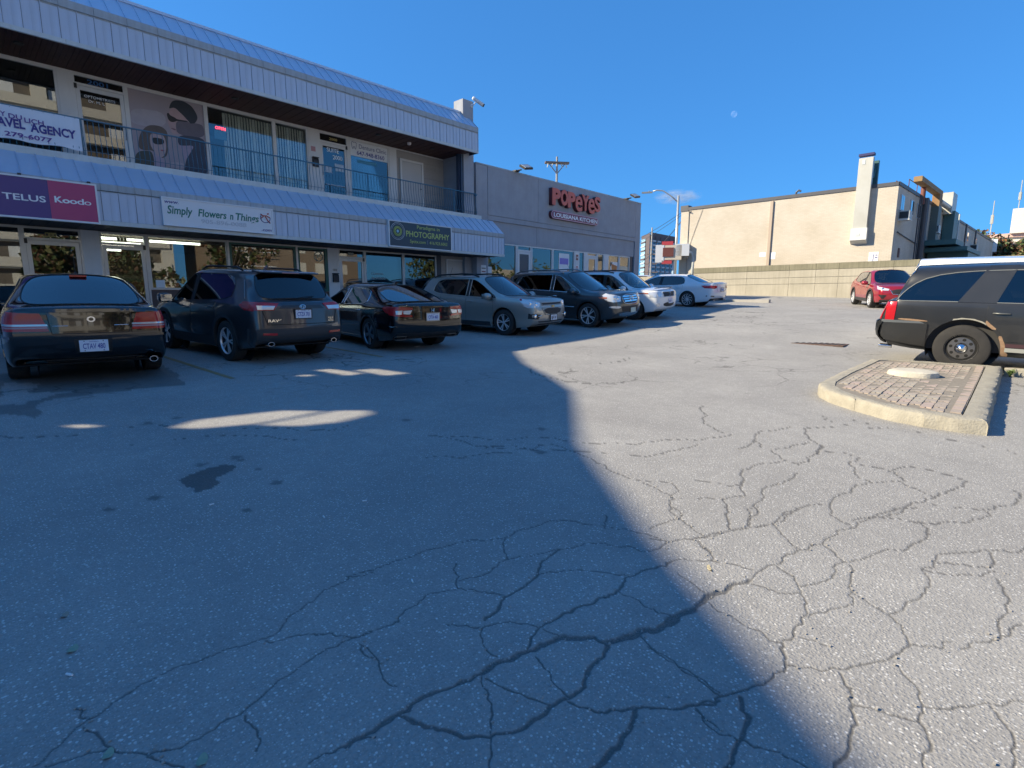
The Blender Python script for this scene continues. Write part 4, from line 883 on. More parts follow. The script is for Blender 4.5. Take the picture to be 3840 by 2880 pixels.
# posters and notices in the windows
def poster(x0, x1, z0, z1, Y, label, bgc, blobs, name='window_poster'):
    mb = MB(); mb.box(x0,x1,Y-.004,Y,z0,z1); o = tag(mb.build(name, bgc), label, 'poster')
    for k, (nm, m_, poly) in enumerate(blobs):
        b = MB(); y = Y-.0045-.001*k; b.prism(poly, lambda u,w,t,y=y: (x0+u*(x1-x0), y-t, z0+w*(z1-z0)), 0, .0007); b.build(nm, m_, o)
    return o
M_ORANGE = mat('poster_orange', (.42,.12,.03), .5, var=.5, vscale=7, dirt=(.55,.30,.10)); M_RUST = mat('poster_rust', (.36,.09,.05), .5)
poster(21.70, 22.55, 1.75, 3.70, YW-.006, 'tall food poster with violet heading over orange chicken in the middle restaurant window', M_SIGNW,
    [('printed_food', M_ORANGE, [(0,0),(1,0),(1,.60)]+[(1-t/12, .45+.14*math.cos(t/12*5.2)+.04) for t in range(1,12)]+[(0,.52)]), ('printed_heading', mat('violet_print', (.20,.17,.55), .5), [(.08,.72),(.92,.72),(.92,.88),(.08,.88)])])
poster(26.42, 27.18, 2.15, 3.50, YW-.006, 'food poster with an orange basket on white in the second last restaurant window', M_SIGNW,
    [('printed_basket', M_ORANGE, [(.10,.92),(.96,.84),(.80,.45),(.50,.18),(.25,.40)]), ('printed_shadow', M_BLACK, [(.0,.80),(.3,.98),(.0,.98)])])
poster(27.45, 28.30, 2.0, 3.3, YW-.006, 'pale orange food poster in the last window at the restaurant corner', mat('poster_cream', (.62,.55,.42), .6), [('printed_food', mat('poster_salmon', (.55,.26,.16), .5), rnd([(.15,.3),(.85,.2),(.9,.7),(.4,.85)]))])
poster(25.12, 25.62, 2.0, 2.75, YW-.054, 'small red poster low in the narrow window right of the restaurant door', mat('poster_red', (.45,.06,.03), .5), [('printed_box', M_SIGNW, [(.2,.55),(.8,.55),(.8,.75),(.2,.75)])])
poster(24.25, 24.55, 2.35, 2.85, YW-.06, 'white paper notice taped to the restaurant entrance door', M_PAPER, [('printed_lines', M_GREYL, [(.15,.3),(.85,.3),(.85,.7),(.15,.7)])])
poster(23.08, 23.26, 3.42, 3.70, YW-.062, 'small dark red notice on the white restaurant pillar', mat('poster_maroon', (.16,.03,.03), .5), [('printed_mark', M_SIGNW, [(.3,.35),(.7,.35),(.7,.65),(.3,.65)])])
poster(23.04, 23.30, 2.45, 3.15, YW-.062, 'white notice with a red ring on the restaurant pillar', M_PAPER, [('printed_ring', mat('poster_red'), rnd([(.12,.5),(.88,.5),(.88,.95),(.12,.95)])), ('printed_center', M_GREYL, rnd([(.27,.58),(.73,.58),(.73,.87),(.27,.87)]))])
poster(16.17, 16.48, 2.28, 2.86, YP-.002, 'white paper notice with a bold dark heading on the stucco left of the restaurant windows', M_PAPER, [('printed_line', M_INK, [(.1,.74),(.9,.74),(.9,.80),(.1,.80)]), ('printed_line', mat('maroon_ink', (.25,.04,.06)), [(.12,.48),(.88,.48),(.88,.56),(.12,.56)]), ('printed_line', M_GREYL, [(.1,.12),(.9,.12),(.9,.2),(.1,.2)])], 'paper_notice')
poster(16.60, 16.86, 2.25, 2.81, YP+.04, 'plain white paper notice beside the bold one near the restaurant glass', M_PAPER, [('printed_line', M_GREYL, [(.1,.48),(.9,.48),(.9,.53),(.1,.53)])], 'paper_notice')
# raised letters, each its own part
sg = thing('restaurant_sign', 'bouncing red raised letters reading POPEYES on the grey stucco wall', 'sign', (22.8, 17.28, 5.9))
M_RED = mat('red_letter_face', (.62,.12,.07), .4, 0, .5, var=.12, vscale=3); M_MAR = mat('maroon_letter_side', (.10,.02,.03), .5)
for ch, x0, x1, z0, z1, b, tw in (('P',20.74,21.40,5.93,6.72,.055,0),('O',21.40,21.98,5.98,6.75,.05,0),('P',21.97,22.60,5.94,6.71,.055,0),('e',22.60,23.20,5.84,6.61,.018,0),('Y',23.15,23.79,5.94,6.73,.05,0),('e',23.72,24.30,5.85,6.62,.018,0),('S',24.28,24.83,6.0,6.78,.03,0)):
    for nm, m_, y0, y1, g_ in (('letter', M_RED, 17.07, 17.10, 0), ('return', M_MAR, 17.10, 17.30, .006)):
        me = text_mesh(ch, 1, b+g_, 0, .5); co = np.zeros(len(me.vertices)*3); me.vertices.foreach_get('co', co); co = co.reshape(-1,3)
        lo, hi = co.min(0), co.max(0); u = (co-lo)/(hi-lo)
        P = np.column_stack([x0-g_+(x1-x0+2*g_)*u[:,0], y1-(y1-y0)*u[:,2], z0-g_+(z1-z0+2*g_)*u[:,1]]) - np.array([22.8,17.28,5.9])
        me.vertices.foreach_set('co', P.astype(np.float32).ravel()); me.update(); me.materials.clear(); me.materials.append(m_)
        if nm == 'letter': par = link('letter', me, sg)
        else: link('letter_return', me, par)
pil = thing('restaurant_sign', 'maroon pill shaped sign reading LOUISIANA KITCHEN in white below the red letters', 'sign', (22.72, 17.28, 5.49))
def capsule(x0, x1, z0, z1, n=10):
    r = (z1-z0)/2; c = (z0+z1)/2; return [(x1-r+r*math.cos(a), c+r*math.sin(a)) for a in np.linspace(-PI/2, PI/2, n)]+[(x0+r+r*math.cos(a), c+r*math.sin(a)) for a in np.linspace(PI/2, 1.5*PI, n)]
for nm, m_, y0, y1, gr in (('sign_box', M_MAR, 17.12, 17.30, 0), ('sign_rim', mat('pink_rim', (.55,.33,.40), .4), 17.112, 17.125, -.004), ('sign_face', mat('maroon_sign_face', (.17,.025,.06), .4), 17.104, 17.115, -.045)):
    mb = MB(); mb.prism(capsule(20.72-gr, 24.73+gr, 5.30-gr, 5.685+gr), lambda u,w,t: (u-22.72, t-17.28, w-5.49), y0, y1); mb.build(nm, m_, pil)
for t_, x_, w_ in (('LOUISIANA', 20.90, 2.02), ('KITCHEN', 23.02, 1.58)):
    text_on('lettering', t_, (x_-22.72, 17.101-17.28, 5.395-5.49), (1,0,0), (0,0,1), .195, M_LETW, pil, bold=.022, width=w_, depth=.006)
for X_, lab in ((18.47, 'black floodlight on the parapet left of the red letters'), (27.82, 'black floodlight on the parapet right of the red letters')):
    o = thing('floodlight', lab, 'light', (X_, 17.28, 7.09), 0, 'parapet floodlights')
    mb = MB(); mb.tube([(-.12,.1,0),(-.12,-.12,.03),(-.05,-.3,.05)], .035, 8); mb.box(-.22,.02,-.12,.12,-.01,.05); mb.build('arm', M_BLACK, o)
    mb = MB(); ax, ay, az = Vector((.27,0,.05)), Vector((0,-.17,-.10)), Vector((-.02,-.05,.11))*.35; c = Vector((.1,-.45,.16)); mb.obox(c, ax, ay, az); mb.build('housing', M_BLACK, o)
    mb = MB(); mb.obox(c-az*1.1, ax*.8, ay*.8, az*.1); mb.obox(c+az*1.1, ax*.8, ay*.8, az*.1); mb.build('lens', M_ALU, o)
# ------------------------------------------------------------------ long brick building behind the retaining wall
def brick_mat():
    m = bpy.data.materials.new('painted_brick'); m.use_nodes = True; n = m.node_tree.nodes; l = m.node_tree.links; p = n['Principled BSDF']; p.inputs['Roughness'].default_value = .85
    tc = n.new('ShaderNodeTexCoord'); sp = n.new('ShaderNodeSeparateXYZ'); l.new(tc.outputs['Object'], sp.inputs[0])
    ad = n.new('ShaderNodeMath'); l.new(sp.outputs[0], ad.inputs[0]); l.new(sp.outputs[1], ad.inputs[1]); cb = n.new('ShaderNodeCombineXYZ'); l.new(ad.outputs[0], cb.inputs[0]); l.new(sp.outputs[2], cb.inputs[1])
    b = n.new('ShaderNodeTexBrick'); l.new(cb.outputs[0], b.inputs['Vector']); b.inputs['Scale'].default_value = 1; b.inputs['Brick Width'].default_value = .23; b.inputs['Row Height'].default_value = .077; b.inputs['Mortar Size'].default_value = .006
    b.inputs['Color1'].default_value = (.55,.495,.42,1); b.inputs['Color2'].default_value = (.51,.46,.385,1); b.inputs['Mortar'].default_value = (.46,.41,.34,1)
    nz = n.new('ShaderNodeTexNoise'); nz.inputs['Scale'].default_value = .7; nz.inputs['Detail'].default_value = 6; l.new(tc.outputs['Object'], nz.inputs['Vector'])
    mx = n.new('ShaderNodeMix'); mx.data_type = 'RGBA'; mx.blend_type = 'MULTIPLY'; rm = n.new('ShaderNodeMapRange'); rm.inputs['From Min'].default_value = .4; rm.inputs['From Max'].default_value = .7; rm.inputs['To Max'].default_value = .55
    l.new(nz.outputs['Fac'], rm.inputs['Value']); l.new(rm.outputs[0], mx.inputs['Factor']); l.new(b.outputs['Color'], mx.inputs['A']); mx.inputs['B'].default_value = (.82,.78,.72,1); l.new(mx.outputs['Result'], p.inputs['Base Color'])
    bp = n.new('ShaderNodeBump'); bp.inputs['Strength'].default_value = .5; bp.inputs['Distance'].default_value = .01; l.new(b.outputs['Fac'], bp.inputs['Height']); bp.invert = True; l.new(bp.outputs[0], p.inputs['Normal']); return m
M_BRICK = brick_mat(); M_GALV = mat('galvanised_sheet', (.50,.49,.44), .45, .35, .5, var=.35, vscale=1.2, dirt=(.34,.32,.25)); M_FLASH = mat('dark_flashing', (.075,.075,.085), .5, var=.3)
XB = 35.5; YC = 5.448; ZR = 7.36
bb = thing('brick_building', 'long two storey tan brick building behind the concrete retaining wall', 'building', (XB, YC, 1.5)); BP = Vector((XB, YC, 1.5)); BMAT = None
SA = SIDE_ANGLE = math.atan2(-.0, 1)      # set below: the side face swings a little away
def bl(mb, name, m, parent=None, **k):
    o = mb.build(name, m, parent or bb, **k); o.location = -BP if parent is None else (0,0,0); return o
SD = Vector((math.cos(rad(-3.2)), math.sin(rad(-3.2)), 0)); SN = Vector((SD.y, -SD.x, 0))    # along the side face, and out of it
C0 = Vector((XB, YC, 0))
def sp(s, out, z): q = C0 + SD*s + SN*out; return (q.x, q.y, z)
mb = MB(); L_ = 95
mb.box(XB, XB+.3, YC, 17.72, 1, ZR); mb.add([sp(0,0,1),sp(L_,0,1),sp(L_,0,ZR),sp(0,0,ZR)], [(0,1,2,3)]); mb.add([(XB,17.72,1),(XB+60,17.72,1),(XB+60,17.72,ZR),(XB,17.72,ZR)], [(3,2,1,0)]); bl(mb, 'brick_wall', M_BRICK, fix=False)
mb = MB(); mb.quad((XB,YC,ZR),(XB,17.72,ZR),(XB+60,17.72,ZR),sp(L_,0,ZR)); bl(mb, 'roof', M_CONC, fix=False)
mb = MB(); mb.box(XB-.05, XB+.3, YC-.0, 17.2, ZR+.002, ZR+.19); bl(mb, 'parapet_flashing', M_FLASH)
mb = MB(); mb.box(XB-.04, XB+.5, 17.21, 17.76, ZR-.05, ZR+.33); bl(mb, 'corner_pier_cap', M_FLASH)
mb = MB(); mb.obox((C0+SD*(L_/2)+SN*.0+Vector((0,0,ZR+.10))), SD*L_/2, SN*.05, (0,0,.09)); bl(mb, 'side_flashing', M_FLASH)
mb = MB(); mb.box(XB-.10, XB-.003, 11.70, 11.86, 2.0, ZR-.05); bl(mb, 'downpipe', mat('tan_downpipe', (.40,.32,.25), .6))
mb = MB(); mb.tube([(XB-.03,17.14,2.2),(XB-.03,17.14,7.15),(XB-.03,17.0,7.28)], .025, 6); mb.tube([(XB-.03,17.14,4.6),(XB-.03,16.6,6.2),(XB-.03,16.2,7.3)], .012, 6); bl(mb, 'conduit', mat('grey_conduit', (.25,.24,.22), .6))
mb = MB(); mb.tube([(XB+.6,10.65,7.4),(XB+.6,10.65,7.75),(XB+.6,10.52,7.86),(XB+.6,10.40,7.78)], .06, 8); bl(mb, 'roof_vent', M_FLASH)
mb = MB(); mb.box(XB-.30, XB-.003, 17.02, 17.45, 4.15, 4.80); bl(mb, 'meter_box', mat('grey_meter_box', (.30,.29,.27), .5))
# flue box on the front face
fl = MB(); fl.box(XB-.33, XB-.004, 6.66, 7.33, 5.24, 8.96); f_ = bl(fl, 'flue_duct', M_GALV, bevel=.01)
fb = MB(); fb.add([(XB-.36,6.62,5.26),(XB-.36,7.40,5.26),(XB-.36,7.40,4.62),(XB-.36,6.62,4.62),(XB-.004,6.62,5.26),(XB-.004,7.40,5.26),(XB-.004,7.40,4.42),(XB-.004,6.62,4.42)], [(0,1,2,3),(4,7,6,5),(0,4,5,1),(3,2,6,7),(0,3,7,4),(1,5,6,2)]); fb.build('flue_base', mat('pale_galvanised_sheet', (.62,.62,.60), .5, .2), f_)
mb = MB(); mb.box(XB-.345, XB-.331, 7.02, 7.17, 8.62, 8.86); mb.box(XB-.375, XB-.362, 6.95, 7.12, 4.84, 4.98); mb.build('access_plate', M_DRIP, f_)
mb = MB(); mb.box(XB-.36, XB+.02, 6.64, 7.36, 9.06, 9.18); [mb.box(XB-.30, XB-.28, y, y+.02, 8.96, 9.06) for y in (6.7,6.98,7.26)]; mb.build('flue_cap', mat('dark_blue_cap', (.02,.02,.10), .5), f_)
mb = MB(); mb.box(XB+.5, XB+.75, 6.55, 7.0, 7.4, 8.9); mb.tube([(XB+.1,6.75,7.9),(XB+.5,6.75,8.4),(XB+.7,6.75,8.7)], .12, 8); bl(mb, 'rear_stack', mat('teal_stack', (.03,.10,.11), .5))
KS = 1.1212  # same scaling about the camera, worked into the notice coordinates
def paper(y0, y1, z0, z1, label, mk=True):
    mb = MB(); mb.box(39.787, 39.797, y0*1.1212, y1*1.1212, (z0-1.41)*1.1212+1.41, (z1-1.41)*1.1212+1.41); o = tag(mb.build('wall_notice', M_PAPER), label, 'sign')
    return o
paper(11.95, 12.33, 4.0, 4.27, 'white wall notice left of the tan downpipe on the brick wall'); paper(11.37, 11.67, 3.82, 4.24, 'taller white wall notice right of the tan downpipe on the brick wall')
wsg = paper(6.02, 6.48, 3.30, 3.95, 'white sign with dark blue print at the foot of the flue on the brick wall')
for a_,b_2,c_2,d_2 in ((6.24,6.275,3.45,3.82),(6.06,6.17,3.75,3.80),(6.06,6.17,3.62,3.67)): mb = MB(); mb.box(39.7855,39.7865,a_*KS,b_2*KS,(c_2-1.41)*KS+1.41,(d_2-1.41)*KS+1.41); mb.build('printed_bar', M_NAVY, wsg)
# side face: windows, air conditioners, risers and ducts
def pxs(): pass
def sidewin(s, z, w=.9, h=1.3):
    mb = MB(); mb.obox(C0+SD*s+SN*.02+Vector((0,0,z+h/2)), SD*w/2, SN*.03, (0,0,h/2)); f = bl(mb, 'window', mat('pale_window_frame', (.5,.52,.53), .5))
    for k in (-1, 1):
        g = MB(); g.obox(C0+SD*(s+k*w*.24)+SN*.052+Vector((0,0,z+h/2)), SD*w*.20, SN*.004, (0,0,h*.43)); g.build('pane', M_GLASSD, f)
def ac(s, z):
    mb = MB(); mb.obox(C0+SD*s+SN*.25+Vector((0,0,z+.22)), SD*.33, SN*.25, (0,0,.22)); o = bl(mb, 'air_conditioner', mat('faded_metal', (.42,.42,.40), .5, .2)); 
    mb = MB(); mb.obox(C0+SD*(s-.335)+SN*.25+Vector((0,0,z+.22)), SD*.006, SN*.2, (0,0,.17)); mb.build('grille', M_BLACK, o)
    mb = MB(); mb.obox(C0+SD*s+SN*.25+Vector((0,0,z-.03)), SD*.36, SN*.28, (0,0,.02)); mb.build('shelf', M_WHITE, o)
for s in (1.05, 3.4, 5.2, 9.3, 13.7, 19.2, 25, 30): sidewin(s, 6.15, .8, .85)
for s in (.9, 9.4, 14.0, 27.5): ac(s, 5.65)
for s, r_ in ((4.4,.04),(4.9,.03),(6.0,.16),(6.6,.09),(22.4,.06),(28,.06)):
    mb = MB(); mb.tube([sp(s,.2,2.6),sp(s,.2,ZR+.05)], r_, 8); bl(mb, 'riser_pipe', M_FLASH)
mb = MB(); mb.tube([sp(.6,.05,5.0),sp(1.2,.05,4.95),sp(5,.05,4.72),sp(8.6,.05,4.65)], .03, 6); bl(mb, 'cable_run', M_FLASH)
mb = MB(); mb.obox(C0+SD*1.5+SN*.02+Vector((0,0,3.95)), SD*.16, SN*.02, (0,0,.25)); bl(mb, 'meter_plate', mat('rust_brown', (.12,.05,.04), .7))
M_RUSTD = mat('rusted_duct', (.30,.21,.10), .7, .1, .3, var=.6, vscale=1.5, dirt=(.22,.09,.05)); M_RUSTR = mat('red_rust_pipe', (.17,.06,.045), .7, var=.5, vscale=2)
mb = MB(); mb.obox(C0+SD*9.4+SN*.2+Vector((0,0,5.2)), SD*.5, SN*.2, (0,0,2.1)); bl(mb, 'wall_duct', mat('green_grey_duct', (.10,.13,.12), .6))
for s, w, m_ in ((14.0, 1.6, M_GALV),(15.4,.15,M_DRIP)): 
    mb = MB(); mb.obox(C0+SD*s+SN*.35+Vector((0,0,5.2)), SD*w/2, SN*.3, (0,0,2.2)); bl(mb, 'wall_duct', mat('teal_duct', (.06,.13,.13), .5) if w > 1 else m_)
mb = MB(); mb.obox(C0+SD*13.6+SN*.2+Vector((0,0,7.9)), SD*.85, SN*.3, (0,0,.72)); bl(mb, 'galvanised_stack', M_GALV)
mb = MB(); mb.tube([tuple(C0+SD*9.6+SN*.3+Vector((0,0,7.62))), tuple(C0+SD*12.8+SN*.3+Vector((0,0,7.62)))], .17, 10); bl(mb, 'round_duct', M_GALV)
mb = MB(); mb.obox(C0+SD*6.4+SN*.2+Vector((0,0,8.12)), SD*3.2, SN*.2, (0,0,.14)); mb.obox(C0+SD*9.3+SN*.2+Vector((0,0,7.76)), SD*.42, SN*.199, (0,0,.50)); bl(mb, 'overhead_duct', M_RUSTD)
mb = MB(); q = C0+SD*5.5+SN*.1; mb.tube([(q.x,q.y,7.0),(q.x,q.y,8.05)], .13, 12); bl(mb, 'vent_stack', M_RUSTR)
mb = MB(); mb.lathe([(.13,8.05),(.22,8.06),(.22,8.12),(.1,8.22),(0,8.23)], (q.x,q.y,0), n=14); bl(mb, 'stack_cowl', M_DRIP)
mb = MB(); a_, b__ = C0+SD*2.2, C0+SD*4.3
for q in (a_, a_+SN*-.6, b__, b__+SN*-.6): mb.tube([(q.x,q.y,7.3),(q.x,q.y,7.98)], .02, 6)
mb.tube([(a_.x,a_.y,7.98),(b__.x,b__.y,7.98)], .02, 6); mb.tube([(a_.x,a_.y+.6,7.98),(b__.x,b__.y+.6,7.98)], .02, 6); bl(mb, 'roof_hoop', M_RUSTR)
mb = MB(); mb.obox(C0+SD*10+SN*1.2+Vector((0,0,4.4)), SD*3, SN*1.1, (0,0,.12)); mb.obox(C0+SD*8+SN*1.0+Vector((0,0,4.8)), SD*1.5, SN*.8, (0,0,.15)); mb.obox(C0+SD*11+SN*1.2+Vector((0,0,3.7)), SD*2.6, SN*1.0, (0,0,.6)); bl(mb, 'loading_canopy', mat('teal_duct'))

KB = 1.1212; bb.location = (39.80, 6.108, 1.511); bb.scale = (KB,)*3      # building scaled up and pushed back about the camera
# ------------------------------------------------------------------ retaining wall: cast sections with rebated courses
rw_ = thing('retaining_wall', 'stained concrete retaining wall cast in courses at the back of the car park', 'wall', (33, 6, 1.0)); RW = Vector((33, 6, 1.0))
M_RWALL = mat('stained_concrete', (.43,.395,.32), .9, 0, .3, var=.35, vscale=1.1, streak=.35, dirt=(.22,.20,.155), bump=.3, bscale=30); M_RWTOP = mat('mossy_concrete', (.27,.25,.18), .95, 0, .2, var=.5, vscale=1.5, streak=.55, dirt=(.12,.115,.08), bump=.4, bscale=30)
ys = [15.44, 12.11, 9.76, 8.41, 7.31, 4.9, 2.5, .1, -2.3, -4.7, -7.1, -9.5, -12]
for y1, y0 in zip(ys[:-1], ys[1:]):
    zb = .6
    for k, (z0, z1, m_, off) in enumerate(((zb, 2.215, M_RWALL, 0), (2.235, 2.57, M_RWALL, .004), (2.59, 2.975, M_RWALL, -.003), (2.995, 3.31, M_RWTOP, -.012))):
        mb = MB(); mb.box(off+RNG.normal(0,.003), .28, y0+.006-6, y1-.006-6, z0-1, z1-1); mb.build('wall_course', m_, rw_)
mb = MB(); mb.box(.03, .26, -18.02, 9.43, -.4, 2.29); mb.build('wall_core', M_CONC, rw_)
rw_.location = (37.0, 6.727, .95); rw_.scale = (KB,)*3  # retaining wall and low wall likewise scaled about the camera
lw = MB(); lw.box(37.05, 37.4, 17.34, 34, .9, 3.064); tag(lw.build('low_wall', M_RWALL), 'lower concrete wall continuing left of the retaining wall behind the white sedan', 'wall')
kb = MB(); kb.box(28.6, 28.85, 9.3, 12.4, .8, G(28.7,10)+.15); tag(kb.build('parking_kerb', M_CONC, bevel=.02), 'short concrete kerb behind the white sedan near the retaining wall', 'kerb')
# ------------------------------------------------------------------ beyond the lot
def dirxy(ax, ay, d): h = math.hypot(ax, ay); return ax/h*d, ay/h*d
M_STEEL = mat('galvanised_pole', (.45,.46,.46), .4, .5, .5, var=.15)
# street light
x, y = dirxy(.892, .452, 46); o = thing('street_light', 'tall galvanised street light with curved arm behind the low wall', 'street light', (x, y, 1.9))
mb = MB(); mb.tube([(0,0,0),(0,0,7.6)], [.13,.085], 10); mb.build('pole', M_STEEL, o, smooth='all')
d = Vector((-.45,.89,0)); 
mb = MB(); mb.tube([tuple(Vector((0,0,7.1))+d*0), tuple(d*.55+Vector((0,0,7.6))), tuple(d*1.2+Vector((0,0,8.05))), tuple(d*1.7+Vector((0,0,8.12))), tuple(d*2.0+Vector((0,0,8.05)))], .055, 8); mb.build('arm', M_STEEL, o, smooth='all')
mb = MB(); mb.obox(d*2.45+Vector((0,0,7.98)), d*.42, (.10,.05,0), (0,0,.05)); mb.tube([tuple(d*2.3+Vector((0,0,8.03))), tuple(d*2.3+Vector((0,0,8.12)))], .04, 6); mb.build('lamp_head', mat('lamp_head_grey', (.22,.23,.24), .5), o)
# pole sign: stacked boxes
x, y = dirxy(.8905, .4550, 44); o = thing('pole_sign', 'weathered roadside sign box in white and red beside the street light', 'sign', (x, y, 1.9)); ex = Vector((.455,-.89,0)); ey = Vector((.89,.455,0))
def pb(nm, m_, u, z, hu, hz, v=0, hv=.35): mb = MB(); mb.obox(ex*u+ey*v+Vector((0,0,z)), ex*hu, ey*hv, (0,0,hz)); return mb.build(nm, m_, o)
pb('sign_cabinet', mat('cream_cabinet', (.62,.55,.44), .5), -.05, 3.02, .62, .55); pb('side_panel', M_SIGNW, -1.05, 2.95, .32, .66); pb('red_cap', mat('faded_red', (.50,.06,.07), .5), -.5, 3.72, .42, .14); pb('red_cap', MATS['faded_red'], -.5, 2.30, .38, .12)
pb('sign_face', mat('dark_red_recess', (.16,.05,.04), .6), -.42, 3.05, .40, .34, -.37, .03); pb('white_board', M_SIGNW, .62, 3.2, .5, .45)
mb = MB(); mb.tube([(0,0,0),(0,0,2.5)], .09, 8); mb.build('post', mat('pale_blue_post', (.40,.55,.68), .5), o)
pb('blue_board', mat('sky_blue_board', (.12,.38,.62), .5), -.55, .55, .42, .32); pb('blue_board', mat('pale_cyan_board', (.35,.55,.60), .5), -.6, .0, .4, .2)
mb = MB(); mb.tube([tuple(ex*.9+Vector((0,0,3.1))), tuple(ex*1.3+Vector((0,0,3.0))), tuple(ex*1.45+Vector((0,0,2.6))), tuple(ex*1.40+Vector((0,0,-.2)))], .12, 8); mb.build('service_mast', M_DRIP, o, smooth='all')
# utility poles
def hydro(ax, ay, d, zb, h, label, arms, yaw=0):
    x, y = dirxy(ax, ay, d); o = thing('utility_pole', label, 'utility pole', (x, y, zb), yaw); mb = MB(); mb.tube([(0,0,0),(0,0,h)], [.17,.11], 9); mb.build('pole', mat('grey_wood_pole', (.36,.35,.33), .8, var=.3), o)
    for z, w in arms: mb = MB(); mb.box(-w,w,-.06,.06,z-.06,z+.06); [mb.tube([(q,0,z+.06),(q,0,z+.22)], .045, 6) for q in (-w*.9,-w*.45,w*.45,w*.9)]; mb.build('crossarm', mat('cross_arm_wood', (.20,.15,.12), .8), o)
    return o
hydro(.872, .489, 95, 2.0, 11.2, 'tall utility pole with short crossarms in front of the glass tower', [(6.8,.7),(5.2,1.0),(3.8,1.2)], rad(-60))
o = hydro(.777, .63, 62, 1.8, 15.1, 'wooden utility pole with double crossarm rising behind the restaurant roof', [], rad(-38))
for yy in (-.18, .18): mb = MB(); mb.box(-1.35,1.35,yy-.07,yy+.07,14.35,14.55); mb.build('crossarm', MATS['cross_arm_wood'], o)
for s in (-1,1):
    mb = MB(); mb.tube([(0,0,13.3),(s*.9,0,14.35)], .05, 6); mb.build('brace', MATS['cross_arm_wood'], o)
    for q in (.5, 1.0): mb = MB(); mb.tube([(s*q,0,14.35),(s*(q+.1),0,13.95)], .06, 6); mb.build('insulator', M_DRIP, o)
# overhead wires
def wire(p, q, sag, r, label):
    p, q = Vector(p), Vector(q); mb = MB(); mb.tube([p.lerp(q, t)-Vector((0,0,sag*4*t*(1-t))) for t in np.linspace(0,1,18)], r, 5); o = mb.build('overhead_wire', M_BLACK); return tag(o, label, 'wire', 'overhead wires in the gap')
a = dirxy(.86,.51,95); wire((39.6,19.1,7.96), (a[0],a[1],7.2), .6, .035, 'thick service wire rising to the brick building corner')
b_ = dirxy(.84,.54,80); wire((39.8,19.8,8.0), (b_[0],b_[1],8.6), .3, .02, 'upper thin wire from the brick building corner'); wire((39.8,19.8,7.8), (b_[0],b_[1],7.9), .3, .016, 'lower thin wire from the brick building corner')
# glass tower far off
tw = thing('apartment_tower', 'far blue glass apartment tower with a dark brick left flank', 'building', (0,0,0)); D_ = 420
M_TGL = mat('tower_glass', (.10,.22,.33), .12, .2, .8, var=.35, vscale=.15); M_TDK = mat('tower_brick', (.10,.08,.085), .8); M_TSL = mat('tower_slab', (.40,.45,.50), .6); M_TPALE = mat('tower_pale_glass', (.32,.48,.55), .2)
pL, pM, pR = [Vector((*dirxy(a,b,d),0)) for a,b,d in ((.8635,.5045,425),(.8705,.492,405),(.8905,.455,440))]
T_ = 48
def face(p, q, z0, z1, m_, nm, off=0):
    mb = MB(); n = (q-p).normalized(); nn = Vector((n.y,-n.x,0)); nn = -nn if nn.dot(p) > 0 else nn; p2, q2 = p+nn*off, q+nn*off
    mb.quad((p2.x,p2.y,z0),(q2.x,q2.y,z0),(q2.x,q2.y,z1),(p2.x,p2.y,z1)); mb.quad((p2.x-nn.x*1,p2.y-nn.y*1,z1),(q2.x-nn.x,q2.y-nn.y,z1),(q2.x,q2.y,z1),(p2.x,p2.y,z1)); return mb.build(nm, m_, tw, fix=False)
face(pL, pM, 0, T_, M_TDK, 'brick_flank'); face(pM, pR, 0, T_-1, M_TGL, 'glass_face'); face(pL.lerp(pM,.05), pL.lerp(pM,.55), 0, T_-3, M_TPALE, 'pale_bay', .4); face(pM, pR, T_-4.5, T_+.5, M_TDK, 'crown', .5)
for i in range(14):
    z = 3+i*3.05; mb = MB(); 
    for k in range(5):
        p, q = pM.lerp(pR, .06+k*.19), pM.lerp(pR, .06+k*.19+.11); n = (q-p).normalized(); nn = Vector((n.y,-n.x,0)); nn = -nn if nn.dot(p) > 0 else nn
        mb.obox((p+q)/2+nn*.8+Vector((0,0,z)), (q-p)/2, nn*.8, (0,0,.55))
    mb.build('balcony_row', M_TSL, tw, kind='stuff')
    mb = MB(); p, q = pL.lerp(pM,.05), pL.lerp(pM,.55); n = (q-p).normalized(); nn = Vector((n.y,-n.x,0)); nn = -nn if nn.dot(p) > 0 else nn; mb.obox((p+q)/2+nn*.6+Vector((0,0,z)), (q-p)/2, nn*.25, (0,0,.45)); mb.build('spandrel', M_TDK if i%2 else M_TSL, tw)
for k in range(6): face(pM.lerp(pR, .0+k*.19), pM.lerp(pR, .0+k*.19+.045), 0, T_-2, M_TDK, 'brick_pier', .9)
# low shop row across the street, and parked cars there come with the other cars
p, q = dirxy(.85,.52,120), dirxy(.90,.43,120)
mb = MB(); mb.box(0,.5,-14,14,0,3.2); o = mb.build('far_shop_row', mat('cream_render', (.60,.53,.42), .8)); o.location = (p[0]+6,(p[1]+q[1])/2,1.8); tag(o, 'low cream building across the street below the glass tower', 'building')
